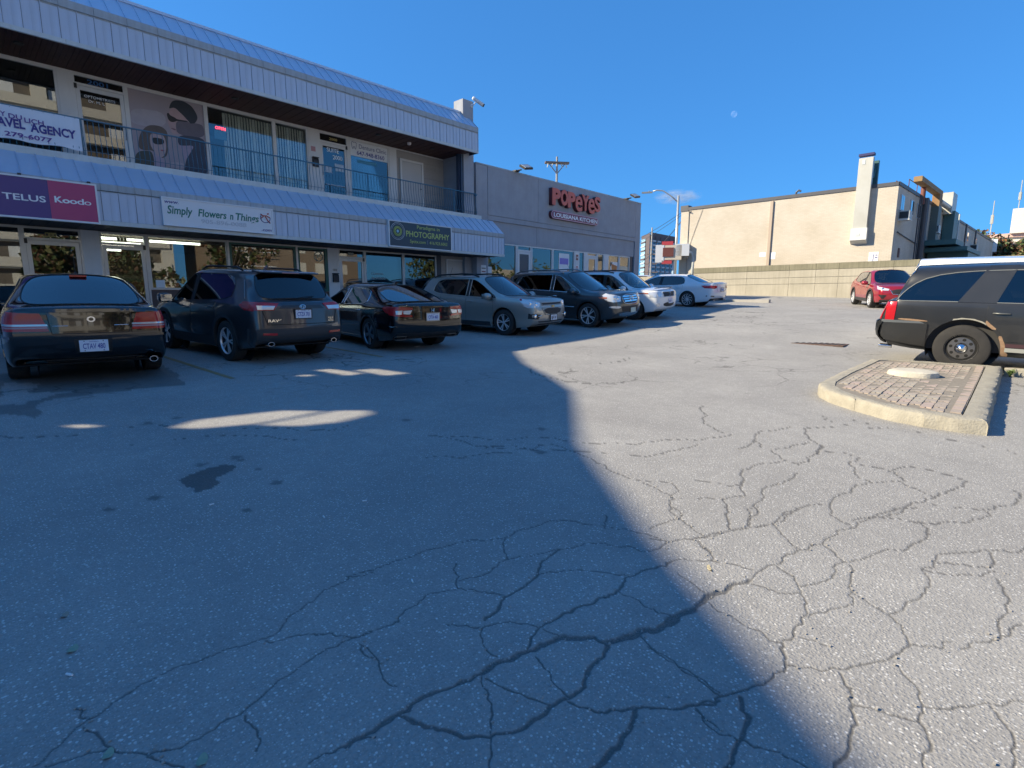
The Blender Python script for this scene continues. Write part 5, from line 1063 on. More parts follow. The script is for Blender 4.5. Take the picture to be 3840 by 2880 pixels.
# leafy plants
def leaf_cloud(name, cen, rx, ry, rz, n, size, mats, parent=None, seed=0, shell=.55):
    g = np.random.default_rng(seed); V = []; F = []; MI = []
    lobes = [(g.normal(0,.45,3)*np.array([rx,ry,rz])*.8, g.uniform(.35,.62)) for _ in range(9)]
    for i in range(n):
        lc, lr = lobes[g.integers(len(lobes))]; v = g.normal(size=3); v /= np.linalg.norm(v); r_ = (shell+(1-shell)*g.random())*lr
        c = np.array(cen)+lc+v*r_*np.array([rx,ry,rz]); a = g.normal(size=3); a /= np.linalg.norm(a); b = np.cross(a, g.normal(size=3)); b /= np.linalg.norm(b)+1e-9; s = size*g.uniform(.6,1.4)
        k = len(V); V += [tuple(c-a*s-b*s*.55), tuple(c+a*s*.2-b*s*.6), tuple(c+a*s), tuple(c-a*s*.1+b*s*.6)]; F.append((k,k+1,k+2,k+3)); MI.append(int(g.choice(len(mats), p=None)))
    me = bpy.data.meshes.new(name); me.from_pydata(V, [], F); [me.materials.append(m_) for m_ in mats]; me.polygons.foreach_set('material_index', MI); return link(name, me, parent)
L_GRN = mat('leaf_green', (.055,.085,.025), .6); L_OLV = mat('leaf_olive', (.10,.10,.03), .6); L_RUS = mat('leaf_rust', (.17,.075,.03), .6); L_YEL = mat('leaf_yellow', (.30,.20,.03), .6); L_BRN = mat('leaf_brown', (.12,.06,.03), .6); M_BARK = mat('bark', (.09,.07,.055), .9)
def tree(name, label, loc, h, r, mats, n, size, seed, cat='tree', group=None):
    o = thing(name, label, cat, loc, 0, group); g = random.Random(seed); mb = MB(); top = h*.55
    mb.tube([(0,0,-.3),(.05,0,h*.25),(0,.08,top),(.1,0,h*.8)], [r*.09,r*.07,r*.045,r*.015], 8)
    for k in range(7): a = g.uniform(0,6.28); z = h*g.uniform(.3,.6); e = r*g.uniform(.4,.75); mb.tube([(0,0,z),(math.cos(a)*e*.5,math.sin(a)*e*.5,z+h*.13),(math.cos(a)*e,math.sin(a)*e,z+h*.25)], [r*.04,r*.025,r*.01], 6)
    mb.build('trunk', M_BARK, o); leaf_cloud('crown', (0,0,h*.62), r, r, h*.42, n, size, mats, o, seed); return o
tree('street_tree', 'rust tipped autumn tree with green lower leaves beside the pale office block', (93, 2.2, 2.0), 9.2, 6.6, [L_RUS,L_BRN,L_GRN,L_OLV,L_GRN], 9000, .22, 5)
x, y = dirxy(.869,.494,75); tree('street_shrub', 'yellow leaved shrub left of the utility pole in the gap', (x,y,1.9), 2.3, 1.7, [L_YEL,L_OLV], 1500, .09, 8); x, y = dirxy(.880,.474,72); tree('street_shrub', 'yellow green shrub right of the utility pole in the gap', (x,y,1.9), 2.1, 2.0, [L_YEL,L_OLV,L_GRN], 1700, .09, 9)
# pale office block with aerials at the right edge
ob = thing('office_block', 'pale office block with roof aerials beyond the brick building', 'building', (120, 0, 2))
M_OFF = mat('pale_precast', (.66,.60,.52), .7, var=.1); M_OWN = mat('office_glass', (.05,.06,.07), .2); M_OPK = mat('pink_band', (.55,.36,.30), .7)
def ofb(nm, m_, x0, x1, y0, y1, z0, z1): mb = MB(); mb.box(x0, x1, y0, y1, z0, z1); return mb.build(nm, m_, ob)
ofb('wall', M_OFF, 6, 30, -14, 7.0, 0, 10.3); ofb('penthouse', M_OFF, 5, 18, -10, 2.9, 10.3, 14.3); ofb('roof_band', M_OPK, 5.6, 6.3, -14, 6.0, 9.7, 10.35); ofb('flat_roof', mat('teal_duct'), 2, 14, 5.5, 10.6, 9.6, 10.0); ofb('pier', M_OFF, 5.2, 5.99, 6.2, 7.2, 0, 9.6)
for zz in (2.0, 4.6, 7.2):
    for yy in np.arange(-12, 6, 2.6): ofb('window', M_OWN, 5.93, 5.995, yy, yy+1.5, zz, zz+1.5)
    ofb('balcony_band', M_OFF, 4.6, 5.9, 3.0, 7.2, zz-.9, zz-.2)
for yy, h_ in ((5.5,6.0),(2.3,5.0),(-1.8,4.2)):
    mb = MB(); mb.tube([(8,yy,10.3 if yy > 3 else 14.3),(8,yy,(10.3 if yy > 3 else 14.3)+h_)], .07, 6); mb.tube([(8,yy,(10.3 if yy > 3 else 14.3)+h_*.35),(8,yy,(10.3 if yy > 3 else 14.3)+h_*.6)], .22, 6); mb.build('aerial', M_GALV, ob)
for k, (yy, dd) in enumerate(((8.9, 84), (6.1, 86), (4.3, 88))):
    o = thing('flagpole', ['leftmost of three pale lot poles beyond the brick building', 'middle of three pale lot poles beyond the brick building', 'rightmost of three pale lot poles, topped by a pale board'][k], 'pole', (dd, yy*.8, 2.0), 0, 'pale lot poles')
    mb = MB(); mb.tube([(0,0,0),(0,0,[9.2,6.2,6.6][k])], .09, 7); mb.build('pole', M_STEEL, o); 
    mb = MB(); mb.box(-.05,.05,-.45,.45,[8.2,4.6,5.0][k],[8.9,5.6,6.5][k]); mb.build('board', M_SIGNW if k else M_STEEL, o)
# unseen surroundings behind the camera that the shop windows mirror
ap = thing('apartment_building', 'cream apartment building with long balconies mirrored in the shop windows', 'building', (9, -48, 0))
M_CRM = mat('cream_stucco', (.60,.57,.50), .7, var=.1); M_APD = mat('apartment_recess', (.14,.12,.10), .7)
def apb(nm, m_, x0, x1, y0, y1, z0, z1, par=ap): mb = MB(); mb.box(x0, x1, y0, y1, z0, z1); return mb.build(nm, m_, par)
apb('wall', M_APD, -22, 12, -12, 0, 0, 31)
for i in range(10):
    z = 2+i*3; apb('balcony_front', M_CRM, -22, 12, .6, .8, z, z+1.05); apb('balcony_slab', M_CRM, -22, 12, 0, .6, z-.2, z)
    for k in range(6): apb('window', M_SIGNW if (i+k)%3 else M_CRM, -20+k*5.4, -17.6+k*5.4, .01, .05, z+.2, z+2.3)
for k in range(4): apb('pier', M_CRM, -22+k*11, -20.6+k*11, .0, .55, 0, 31)
a2 = thing('apartment_building', 'lower brown apartment building with white balcony rails mirrored in the flower shop windows', 'building', (36, -46, 0)); apb('wall', mat('brown_stucco', (.24,.18,.13), .8), -11, 12, -10, 0, 0, 16, a2)
for i in range(5):
    z = 2+i*3
    for dz in (0, .5, 1.0): apb('rail', M_SIGNW, -10, -2, .9, .96, z+dz, z+dz+.1, a2)
    for k in range(3): apb('window', M_CRM, 1+k*3.5, 3+k*3.5, .01, .06, z+.3, z+1.9, a2)
    apb('column', M_CRM, -6.2, -5.8, .8, 1.0, z-1, z+2, a2)
mb = MB(); mb.box(-26,26,-8,0,0,6.6); o = mb.build('low_building', mat('beige_stucco', (.58,.54,.46), .8)); o.location = (88,-34,0); tag(o, 'low beige building mirrored in the restaurant windows', 'building')
for k, (tx, ty, th, tr) in enumerate(((6.5,-20,8,3.2),(12,-24,7.5,3),(22,-28,9,3.5),(47,-24,10,4.5),(56,-26,11,5),(70,-30,10,4))):
    tree('street_tree', ['bushy autumn tree mirrored in the leftmost shop door','broad autumn tree beside the mirrored leftmost one','tall autumn tree before the mirrored brown apartments','large green tree left of the mirrored beige building','larger green tree close by the mirrored beige building','loose green tree at the mirrored beige building corner'][k], (tx,ty,-.6), th, tr, [L_OLV,L_BRN,L_GRN] if k < 3 else [L_GRN,L_OLV,L_GRN], 1600, .26, 20+k, group='trees behind the camera')
# moon and wisps of cloud
mo = MB(); dm = Vector((.926,.378,.3)).normalized()*9000
mo.lathe([(0,-1),(.38,-.92),(.71,-.71),(.92,-.38),(1,0),(.92,.38),(.71,.71),(.38,.92),(0,1)], (0,0,0), n=32)
m = bpy.data.materials.new('daytime_moon'); m.use_nodes = True; n = m.node_tree.nodes; l = m.node_tree.links; [n.remove(q) for q in list(n)]
ou = n.new('ShaderNodeOutputMaterial'); ad = n.new('ShaderNodeAddShader'); tr_ = n.new('ShaderNodeBsdfTransparent'); df = n.new('ShaderNodeBsdfDiffuse'); df.inputs[0].default_value = (.045,.045,.045,1); l.new(tr_.outputs[0], ad.inputs[0]); l.new(df.outputs[0], ad.inputs[1]); l.new(ad.outputs[0], ou.inputs[0])
o = mo.build('moon', m, smooth='all'); o.scale = (44,44,44); o.location = dm; tag(o, 'faint half moon in the blue sky above the brick building', 'moon')
def cloud(dirv, dist, sx, sy, sz, dens, seed, label):
    d = Vector(dirv).normalized()*dist; mb = MB(); mb.lathe([(0,-1)]+[(math.cos(a), math.sin(a)) for a in np.linspace(-1.4,1.4,11)]+[(0,1)], (0,0,0), n=28)
    m = bpy.data.materials.new('cloud_vapour'); m.use_nodes = True; n = m.node_tree.nodes; l = m.node_tree.links; [n.remove(q) for q in list(n)]
    ou = n.new('ShaderNodeOutputMaterial'); v = n.new('ShaderNodeVolumePrincipled'); v.inputs['Color'].default_value = (1,1,1,1); v.inputs['Anisotropy'].default_value = .2
    tc = n.new('ShaderNodeTexCoord'); le = n.new('ShaderNodeVectorMath'); le.operation = 'LENGTH'; l.new(tc.outputs['Object'], le.inputs[0])
    nz = n.new('ShaderNodeTexNoise'); nz.inputs['Scale'].default_value = 2.2; nz.inputs['Detail'].default_value = 6; mp = n.new('ShaderNodeMapping'); mp.inputs['Location'].default_value = (seed,seed*2,0); l.new(tc.outputs['Object'], mp.inputs[0]); l.new(mp.outputs[0], nz.inputs['Vector'])
    r1 = n.new('ShaderNodeMapRange'); r1.inputs['From Min'].default_value = .95; r1.inputs['From Max'].default_value = .1; l.new(le.outputs['Value'], r1.inputs['Value'])
    r2 = n.new('ShaderNodeMapRange'); r2.inputs['From Min'].default_value = .42; r2.inputs['From Max'].default_value = .62; l.new(nz.outputs['Fac'], r2.inputs['Value'])
    mu = n.new('ShaderNodeMath'); mu.operation = 'MULTIPLY'; l.new(r1.outputs[0], mu.inputs[0]); l.new(r2.outputs[0], mu.inputs[1]); m2 = n.new('ShaderNodeMath'); m2.operation = 'MULTIPLY'; m2.inputs[1].default_value = dens; l.new(mu.outputs[0], m2.inputs[0])
    l.new(m2.outputs[0], v.inputs['Density']); l.new(v.outputs[0], ou.inputs['Volume'])
    o = mb.build('cloud', m); o.location = d; o.scale = (sx, sy, sz); o['kind'] = 'stuff'; o['label'] = label; return o
cl = cloud((.8915,.453,.1745), 3000, 60, 135, 42, .028, 1.3, 'small white wisp of cloud behind the street light')
cl.rotation_euler = (0, 0, math.atan2(.453,.8915))
# ------------------------------------------------------------------ cars: subdivided cage bodies with panes, lamps, wheels as parts
def paint(name, col, metal=.0, rough=.32):
    return mat(name, col, rough, metal, .5, coat=1.0)
C_GLASS = glass('car_glass', (.42,.50,.50), ior=1.6); C_DARK = glass('privacy_glass', (.05,.055,.06), ior=1.6); C_MID = glass('smoked_glass', (.16,.19,.20), ior=1.6)
C_BLK = mat('car_black_trim', (.012,.012,.013), .45); C_CLAD = mat('grey_black_cladding', (.035,.035,.037), .65); C_CHR = mat('chrome', (.75,.76,.78), .12, 1.0); C_TYRE = mat('tyre_rubber', (.022,.021,.021), .85, var=.3, vscale=9, dirt=(.05,.047,.043))
C_RED = mat('red_lamp_lens', (.40,.012,.015), .12, 0, .6, coat=.6); C_REDD = mat('dark_red_lamp_lens', (.42,.012,.018), .12, 0, .6, coat=.6); C_CLEAR = mat('clear_lamp_lens', (.62,.64,.66), .12, .3, .7, coat=.8); C_AMB = mat('amber_lamp_lens', (.42,.14,.08), .15, coat=.5)
C_INT = mat('car_interior', (.035,.034,.034), .85); C_SEAT = mat('car_seat', (.06,.06,.065), .8); C_ALLOY = mat('alloy_wheel', (.66,.67,.69), .3, .45); C_GUN = mat('dark_alloy', (.05,.05,.055), .3, .6); C_WELL = mat('wheel_well', (.008,.008,.008), .95); C_PLATE = mat('plate_white', (.66,.70,.78), .45); C_PBLUE = mat('plate_blue', (.03,.06,.32), .5); C_MESH = mat('black_grille', (.015,.015,.016), .6)
FR = (0, .36, .72, .90)

class Car:
    def __init__(s, name, label, P, paintm, group='cars parked in the lot'):
        s.P = P; s.paint = paintm; s.root = thing(name, label, P.get('cat', 'car'), group=group); s.body()
    def plan(s, x):
        P = s.P; xr, xf = P['xr'], P['xf']; d = P.get('plan', None) or [(xr,.88),(xr+.12,.945),(xr+.45,.985),(xr+.9,1),(xf-1.1,1),(xf-.55,.97),(xf-.18,.90),(xf,.80)]
        return float(np.interp(x, [a for a,_ in d], [b for _,b in d]))
    def belt(s, x): b = s.P['belt']; return float(np.interp(x, [a for a,_ in b], [c for _,c in b]))
    def roof(s, x): b = s.P['roof']; return float(np.interp(x, [a for a,_ in b], [c for _,c in b]))
    def lower(s, x, k=1, prof=None):
        """bottom and side points of one station"""
        P = s.P; w = P['w']*s.plan(x)*k; gc = P['gc']; zb = s.belt(x); pr = prof or [0]*6
        gz = gc + (P.get('lift_r',.10)*max(0, 1-(x-P['xr'])/.7) + P.get('lift_f',.06)*max(0, 1-(P['xf']-x)/.6))
        L = [(x+pr[0], f*w*.93, gz) for f in FR] + [(x+pr[0], w*.93, gz)]
        zl, zm = P.get('zlow', .42), P.get('zmid', .66); zl = max(zl, gz+.09)
        L += [(x+pr[1], w*.975, gz+.06), (x+pr[2], w*.995, zl), (x+pr[3], w, zm), (x+pr[4], w*.985, zb-P.get('sh',.10))]
        return L
    def deck(s, x, crown=.05, k=1, dx=0, dz=0):
        wb = s.P['wb']*s.plan(x)*k; zb = s.belt(x)+dz
        return [(x+dx, wb, zb)] + [(x+dx-(.0 if f else 0), wb*f, zb+crown*(1-f*f)*1.0+.012) for f in (.90,.72,.36,0)]
    def roofst(s, xb, xt, x7=None, bow=0):
        P = s.P; p = s.plan((xb+xt)/2); wr = P['wr']*p; z = s.roof(xt); drop = P.get('cant', .10)
        x7 = xt if x7 is None else x7
        return [(xb, P['wb']*p, s.belt(xb)), (x7, wr+.055, s.roof(x7)-drop), (xt, wr-.005, z-.035), (xt+bow*.75, wr*.5, z-.003), (xt+bow, 0, z+.008)]
    def base(s, xa, xc, sg, zz=.0):
        """foot of the windscreen (sg=+1) or of the rear glass (sg=-1)"""
        P = s.P; p = s.plan(xa); wb = P['wb']*p; z = s.belt(xa)
        return [(xa, wb, z), (xa+sg*.01, wb-.02, z+.025+zz), (xa+sg*(xc-xa if sg>0 else xa-xc)*.35, wb-.11, z+.035+zz), (xa+(xc-xa)*.85, wb*.45, z+.055+zz), (xc, 0, z+.062+zz)]
    def body(s):
        P = s.P; xr, xf, xd, xa = P['xr'], P['xf'], P['xd'], P['xa']
        rp, fp = P['rprof'], P['fprof']
        st = []
        def S(x, up, k=1, prof=None): st.append(s.lower(x, k, prof) + up)
        rtop = P.get('rtop', 0)
        S(xr, s.deck(xr, P.get('dcrown',.04), 1, P.get('rdx',0), rtop), 1, rp)
        S(xr+.11, s.deck(xr+.11, P.get('dcrown',.04), 1, P.get('rdx',0)*.6, rtop*.9))
        xm = (xr+.11+xd)/2; S(xm, s.deck(xm, P.get('dcrown',.04), 1, P.get('rdx',0)*.3, rtop*.5))
        S(xd+P.get('low3',.12), s.base(xd, P['xdc'], -1))
        S(P['x4b'], s.roofst(P['x4b'], P['xrr'], P['x47'], -P.get('rbow',.05)))
        for xq in P['xC'], P['xB']-.05, P['xB']+.05: S(xq, s.roofst(xq, xq))
        S(P['x8b'], s.roofst(P['x8b'], P['xrf'], P['xrf']-.06, P.get('fbow',.10)))
        S(xa, s.base(xa, P['xac'], 1))
        for x in (xa*.45+(xf-.14)*.55, xf-.14): S(x, s.deck(x, P.get('hcrown',.055)))
        S(xf, s.deck(xf, P.get('hcrown',.055)*.8, .97, P.get('fdx',-.06), P.get('ftop',-.05)), 1, fp)
        n = len(st); R = len(st[0]); bm = bmesh.new(); cl = bm.edges.layers.float.new('crease_edge')
        V = [[bm.verts.new(p) for p in ring] for ring in st]
        gi = P.get('glass', (4,5,7,8)); mats = {}
        T = 9                                   # index of the belt point
        for i in range(n-1):
            for j in range(R-1):
                f = bm.faces.new((V[i][j], V[i][j+1], V[i+1][j+1], V[i+1][j])); m_ = 0
                if j < 4: m_ = 3
                elif j == T and 3 <= i <= 8: m_ = 1 if i in gi else (4 if i == 6 or i in P.get('blackq', ()) else 0)
                elif j >= T+2 and i in (3, 8): m_ = 2
                f.material_index = m_
        for i, e in ((0, -1), (n-1, 1)):        # closed ends
            ring = V[i]; bow = P.get('rbulge' if e < 0 else 'fbulge', .10)
            rows = []
            for r in range(4, 9):
                q = ring[r].co; rows.append([ring[r]] + [bm.verts.new((q.x+e*bow*(1-f*f), q.y*f, q.z)) for f in (.90,.72,.36,0)])
            for r in range(4, 4): pass
            for k, f in enumerate((.90,.72,.36,0)):
                b = ring[3-k]; b.co.x += e*bow*(1-f*f)
                tpt = ring[10+k]; tpt.co.x += e*bow*(1-f*f)*.8
            rows.append([ring[9]]+[ring[10+k] for k in range(4)])
            low = [ring[4]]+[ring[3-k] for k in range(4)]
            for k in range(1, 5): rows[0][k].co.x = low[k].co.x+e*.01; rows[0][k].co.z = low[k].co.z+.02
            grid = [low]+rows
            for a, b in zip(grid[:-1], grid[1:]):
                for k in range(4):
                    q = [a[k], a[k+1], b[k+1], b[k]]; u = []
                    for v in q:
                        if v not in u: u.append(v)
                    if len(u) >= 3:
                        try: bm.faces.new(u)
                        except ValueError: pass
        geom = bmesh.ops.duplicate(bm, geom=bm.verts[:]+bm.edges[:]+bm.faces[:])['geom']
        for v in [g for g in geom if isinstance(g, bmesh.types.BMVert)]: v.co.y = -v.co.y
        bmesh.ops.reverse_faces(bm, faces=[g for g in geom if isinstance(g, bmesh.types.BMFace)])
        bmesh.ops.remove_doubles(bm, verts=bm.verts, dist=2e-4); bmesh.ops.recalc_face_normals(bm, faces=bm.faces)
        cl = bm.edges.layers.float.get('crease_edge')
        for e in bm.edges:
            ms = {f.material_index for f in e.link_faces}
            if len(ms) > 1 and (1 in ms or 2 in ms or 4 in ms): e[cl] = P.get('gcrease', .72)
            elif ms == {0, 3}: e[cl] = .7
            elif ms == {1}: e[cl] = 0
        for e in bm.edges:                      # shoulder and roof-rail character lines
            a, b = e.verts
            for zc, cr in P.get('lines', ()):
                pass
        me = bpy.data.meshes.new('cage'); bm.to_mesh(me); bm.free()
        o = bpy.data.objects.new('cage', me); COL.objects.link(o); sb = o.modifiers.new('s', 'SUBSURF'); sb.levels = sb.render_levels = P.get('lev', 3)
        dg = bpy.context.evaluated_depsgraph_get(); dg.update(); full = bpy.data.meshes.new_from_object(o.evaluated_get(dg)); bpy.data.objects.remove(o); bpy.data.meshes.remove(me)
        bm = bmesh.new(); bm.from_mesh(full); s.bvh = BVHTree.FromBMesh(bm)
        # wheel arches: open the skin round each wheel and draw its edge to a true circle
        ax = (-P['wbse']/2, P['wbse']/2); s.ax = ax
        Ra = P.get('ra', P['rt']+.045); zc = P['rt']+P.get('archz', .0)
        dead = []
        for x0 in ax:
            ins = {v for v in bm.verts if (v.co.x-x0)**2+(v.co.z-zc)**2 < Ra*Ra and abs(v.co.y) > P['w']-.34}
            for f in bm.faces:
                if f.material_index in (0, 3) and all(v in ins for v in f.verts): dead.append(f)
        bmesh.ops.delete(bm, geom=list(set(dead)), context='FACES')
        for x0 in ax:
            for v in bm.verts:
                if abs(v.co.y) > P['w']-.34:
                    dx, dz = v.co.x-x0, v.co.z-zc; d = math.hypot(dx, dz)
                    if 1e-4 < d < Ra: v.co.x = x0+dx/d*Ra; v.co.z = zc+dz/d*Ra
        # split panes from the painted shell
        bm.normal_update()
        groups = {}
        for f in bm.faces: groups.setdefault(f.material_index, []).append(f)
        def take(faces, name, m_, inset=0, parent=None, smooth='all'):
            vs = {}; co = []; fs = []
            for f in faces:
                idx = []
                for v in f.verts:
                    if v not in vs: vs[v] = len(co); co.append(tuple(v.co - v.normal*inset))
                    idx.append(vs[v])
                fs.append(idx)
            me = bpy.data.meshes.new(name); me.from_pydata(co, [], fs); me.materials.append(m_); o = link(name, me, parent or s.root, smooth); return o
        s.shell = take(groups.get(0, []), 'body', s.paint, 0)
        if 3 in groups: take(groups[3], 'underbody', C_BLK, 0)
        if 4 in groups: take(groups[4], 'pillar_cover', C_BLK, .002)
        for mi in (1, 2):
            left = set(groups.get(mi, []))
            while left:
                seed = left.pop(); comp = [seed]; stack = [seed]
                while stack:
                    f = stack.pop()
                    for e in f.edges:
                        for g in e.link_faces:
                            if g in left: left.remove(g); comp.append(g); stack.append(g)
                cx = sum(f.calc_center_median().x for f in comp)/len(comp)
                nm = 'side_window' if mi == 1 else ('windscreen' if cx > 0 else 'rear_window')
                gm = P.get('gl_'+nm, C_DARK)
                if nm == 'side_window' and cx > P['xB'] and 'gl_front' in P: gm = P['gl_front']
                o = take(comp, nm, gm, .004)
                cset = set(comp); be = [e for f in comp for e in f.edges if sum(1 for g in e.link_faces if g in cset) == 1]
                s.trim(be, o, P.get('trim', C_BLK) if nm == 'side_window' else C_BLK, P.get('trimr', .007))
        bm.free(); bpy.data.meshes.remove(full); s.interior(); s.wells(Ra, zc)
    def trim(s, edges, parent, m_, r):
        nb = {}
        for e in edges:
            a, b = e.verts; nb.setdefault(a, []).append(b); nb.setdefault(b, []).append(a)
        if not nb: return
        start = next(iter(nb)); path = [start]; prev = None; cur = start
        while True:
            nx = [v for v in nb[cur] if v is not prev]
            if not nx: break
            prev, cur = cur, nx[0]
            if cur is start or len(path) > 4000: break
            path.append(cur)
        P = [v.co.copy()+v.normal*.001 for v in path]; P = P[::2] if len(P) > 60 else P
        if len(P) > 3: mb = MB(); mb.tube(P+[P[0]], r, 5, cap=False); mb.build('window_trim', m_, parent, smooth='all')
    def interior(s):
        P = s.P; x0, x1 = P['xd']+.1, P['xa']-.05; w = P['wb']-.10; mb = MB(); zb = s.belt(0)-.16
        mb.box(x0, x1, -w, w, P['gc']+.05, zb); mb.box(x1-.45, x1, -w, w, zb, zb+.12); root = mb.build('cabin_floor', C_INT, s.root)
        def seat(x, y, h):
            q = MB(); q.add([(x-.05,y-.23,zb-.1),(x+.12,y-.23,zb-.1),(x-.12,y-.20,zb+h),(x-.20,y-.20,zb+h),(x-.05,y+.23,zb-.1),(x+.12,y+.23,zb-.1),(x-.12,y+.20,zb+h),(x-.20,y+.20,zb+h)], [(0,1,2,3),(4,7,6,5),(0,4,5,1),(1,5,6,2),(2,6,7,3),(3,7,4,0)])
            q.box(x-.22, x-.12, y-.13, y+.13, zb+h+.03, zb+h+.20); q.box(x-.18, x-.165, y-.05, y+.05, zb+h, zb+h+.03); q.build('seat', C_SEAT, s.root, bevel=.03)
        hh = min(.36, s.roof(0)-zb-.42)
        for y in (-.38, .38): seat(P['xB']-.05, y, hh); seat(P['xB']-.95, y, hh-.04)
        mb = MB(); c = Vector((P['xB']+.55, .38, zb+.12)); mb.tube([c+Vector((.06*math.cos(a)*.5,.18*math.sin(a),.18*math.cos(a))) for a in np.linspace(0,2*PI,17)], .013, 6, cap=False); mb.build('steering_wheel', C_BLK, s.root)
    def wells(s, Ra, zc):
        P = s.P
        mb = MB()
        for x0 in s.ax:
            for sg in (-1, 1):
                yo = P['w']*s.plan(x0)*.985-.012; yi = P['w']-.40; n = 20; a0, a1 = -.35, PI+.35; v = []
                for k in range(n+1):
                    a = a0+(a1-a0)*k/n; x, z = x0+(Ra+.004)*math.cos(a), zc+(Ra+.004)*math.sin(a); v += [(x, sg*yo, z), (x, sg*yi, z)]
                mb.add(v, [(2*k,2*k+1,2*k+3,2*k+2) for k in range(n)]); mb.add([(x0, sg*yi, zc)]+[v[2*k+1] for k in range(n+1)], [(0,k+1,k+2) for k in range(n)])
        mb.build('wheel_liners', C_WELL, s.root, fix=False)['kind'] = 'stuff'
    # ---- projection of outlines onto the skin
    def ray(s, o, d, fall=True):
        h = s.bvh.ray_cast(Vector(o), Vector(d))
        if h[0] is None and fall: h = s.bvh.find_nearest(Vector(o)+Vector(d)*(Vector(o).length-.5) if False else Vector(o)+Vector(d)*3)
        return h
    def frame(s, view):
        az = {'front': 0, 'left': 90, 'rear': 180, 'right': 270}.get(view, view); a = rad(az); n = Vector((math.cos(a), math.sin(a), 0)); t = Vector((-math.sin(a), math.cos(a), 0)); return n, t
    def pt(s, view, u, z, off=0):
        """view 'left'/'right': u = x ; 'front'/'rear': u = y ; angle: u along the tangent ; 'top': (x, y)"""
        if view == 'top': o, d = Vector((u, z, 4)), Vector((0,0,-1))
        else:
            n, t = s.frame(view)
            if view in ('left','right'): o = Vector((u, 0, z))+n*4
            elif view in ('front','rear'): o = Vector((0, u, z))+n*6
            else: o = t*u+n*6+Vector((0,0,z))
            d = -n
        h = s.bvh.ray_cast(o, d)
        if h[0] is None: h = s.bvh.find_nearest(o+d*(4 if view in ('left','right') else 6-s.P['xf']+.1))
        p, nn = h[0], h[1]
        if nn.dot(d) > 0: nn = -nn
        return p+nn*off
    def patch(s, name, view, poly, m_, off=.006, parent=None, round_=0, step=.05, thick=.02, smooth='all'):
        if round_: poly = rnd(poly, round_)
        B = []
        for a, b in zip(poly, poly[1:]+poly[:1]):
            k = max(1, int(math.hypot(b[0]-a[0], b[1]-a[1])/step)); B += [(a[0]+(b[0]-a[0])*i/k, a[1]+(b[1]-a[1])*i/k) for i in range(k)]
        n = len(B); vs = [Vector(p) for p in B]; xs = [p[0] for p in B]; zs = [p[1] for p in B]
        for x in np.arange(min(xs)+step/2, max(xs), step):
            for z in np.arange(min(zs)+step/2, max(zs), step):
                r = False
                for i in range(n):
                    (x1,y1),(x2,y2) = B[i-1], B[i]
                    if (y1 > z) != (y2 > z) and x < (x2-x1)*(z-y1)/(y2-y1)+x1: r = not r
                if r and min(math.hypot(x-p[0], z-p[1]) for p in B) > step*.35: vs.append(Vector((x, z)))
        V, E_, F_, *_ = delaunay_2d_cdt(vs, [(i,(i+1)%n) for i in range(n)], [list(range(n))], 1, 1e-6)
        def hit(p, o): return s.pt(view, p.x, p.y, o)
        if view in ('front','rear'):
            xm = sorted(s.pt(view, p.x, p.y).x for p in V)[len(V)//2]; sg = 1 if view == 'front' else -1
            def hit(p, o):
                q = s.pt(view, p.x, p.y, o)
                if sg*(xm-q.x) > .26 and abs(p.x) < s.P['w']*1.2:
                    h = s.bvh.find_nearest(Vector((xm-sg*.20, p.x, p.y))); nn = h[1]; nn = -nn if nn.x*sg < -.2 and abs(nn.y) < .5 else nn; q = h[0]+nn*o
                return q
        top = [hit(p, off) for p in V]; bot = [hit(V[i], off-thick) for i in range(n)]
        mb = MB(); mb.add(top, F_); k = len(mb.v); mb.v += [tuple(p) for p in bot]; mb.f += [(i,(i+1)%n,k+(i+1)%n,k+i) for i in range(n)]; mb.m += [0]*n
        return mb.build(name, m_, parent or s.root, smooth=True)
    def both(s, name, view, poly, m_, **k):
        """same patch on both sides: mirrored across y"""
        if view == 'left': return [s.patch(name, 'left', poly, m_, **k), s.patch(name, 'right', poly, m_, **k)]
        if view in ('front','rear'): return [s.patch(name, view, poly, m_, **k), s.patch(name, view, [(-u,z) for u,z in poly][::-1], m_, **k)]
        return [s.patch(name, view, poly, m_, **k), s.patch(name, -view, [(-u,z) for u,z in poly][::-1], m_, **k)]
    def line(s, name, view, pts, m_=None, r=.004, off=.001, parent=None, step=.05):
        L = []
        for a, b in zip(pts[:-1], pts[1:]):
            k = max(1, int(math.hypot(b[0]-a[0], b[1]-a[1])/step)); L += [(a[0]+(b[0]-a[0])*i/k, a[1]+(b[1]-a[1])*i/k) for i in range(k)]
        L.append(pts[-1]); mb = MB(); mb.tube([s.pt(view, u, z, off) for u, z in L], r, 5); return mb.build(name, m_ or C_BLK, parent or s.root, smooth='all')
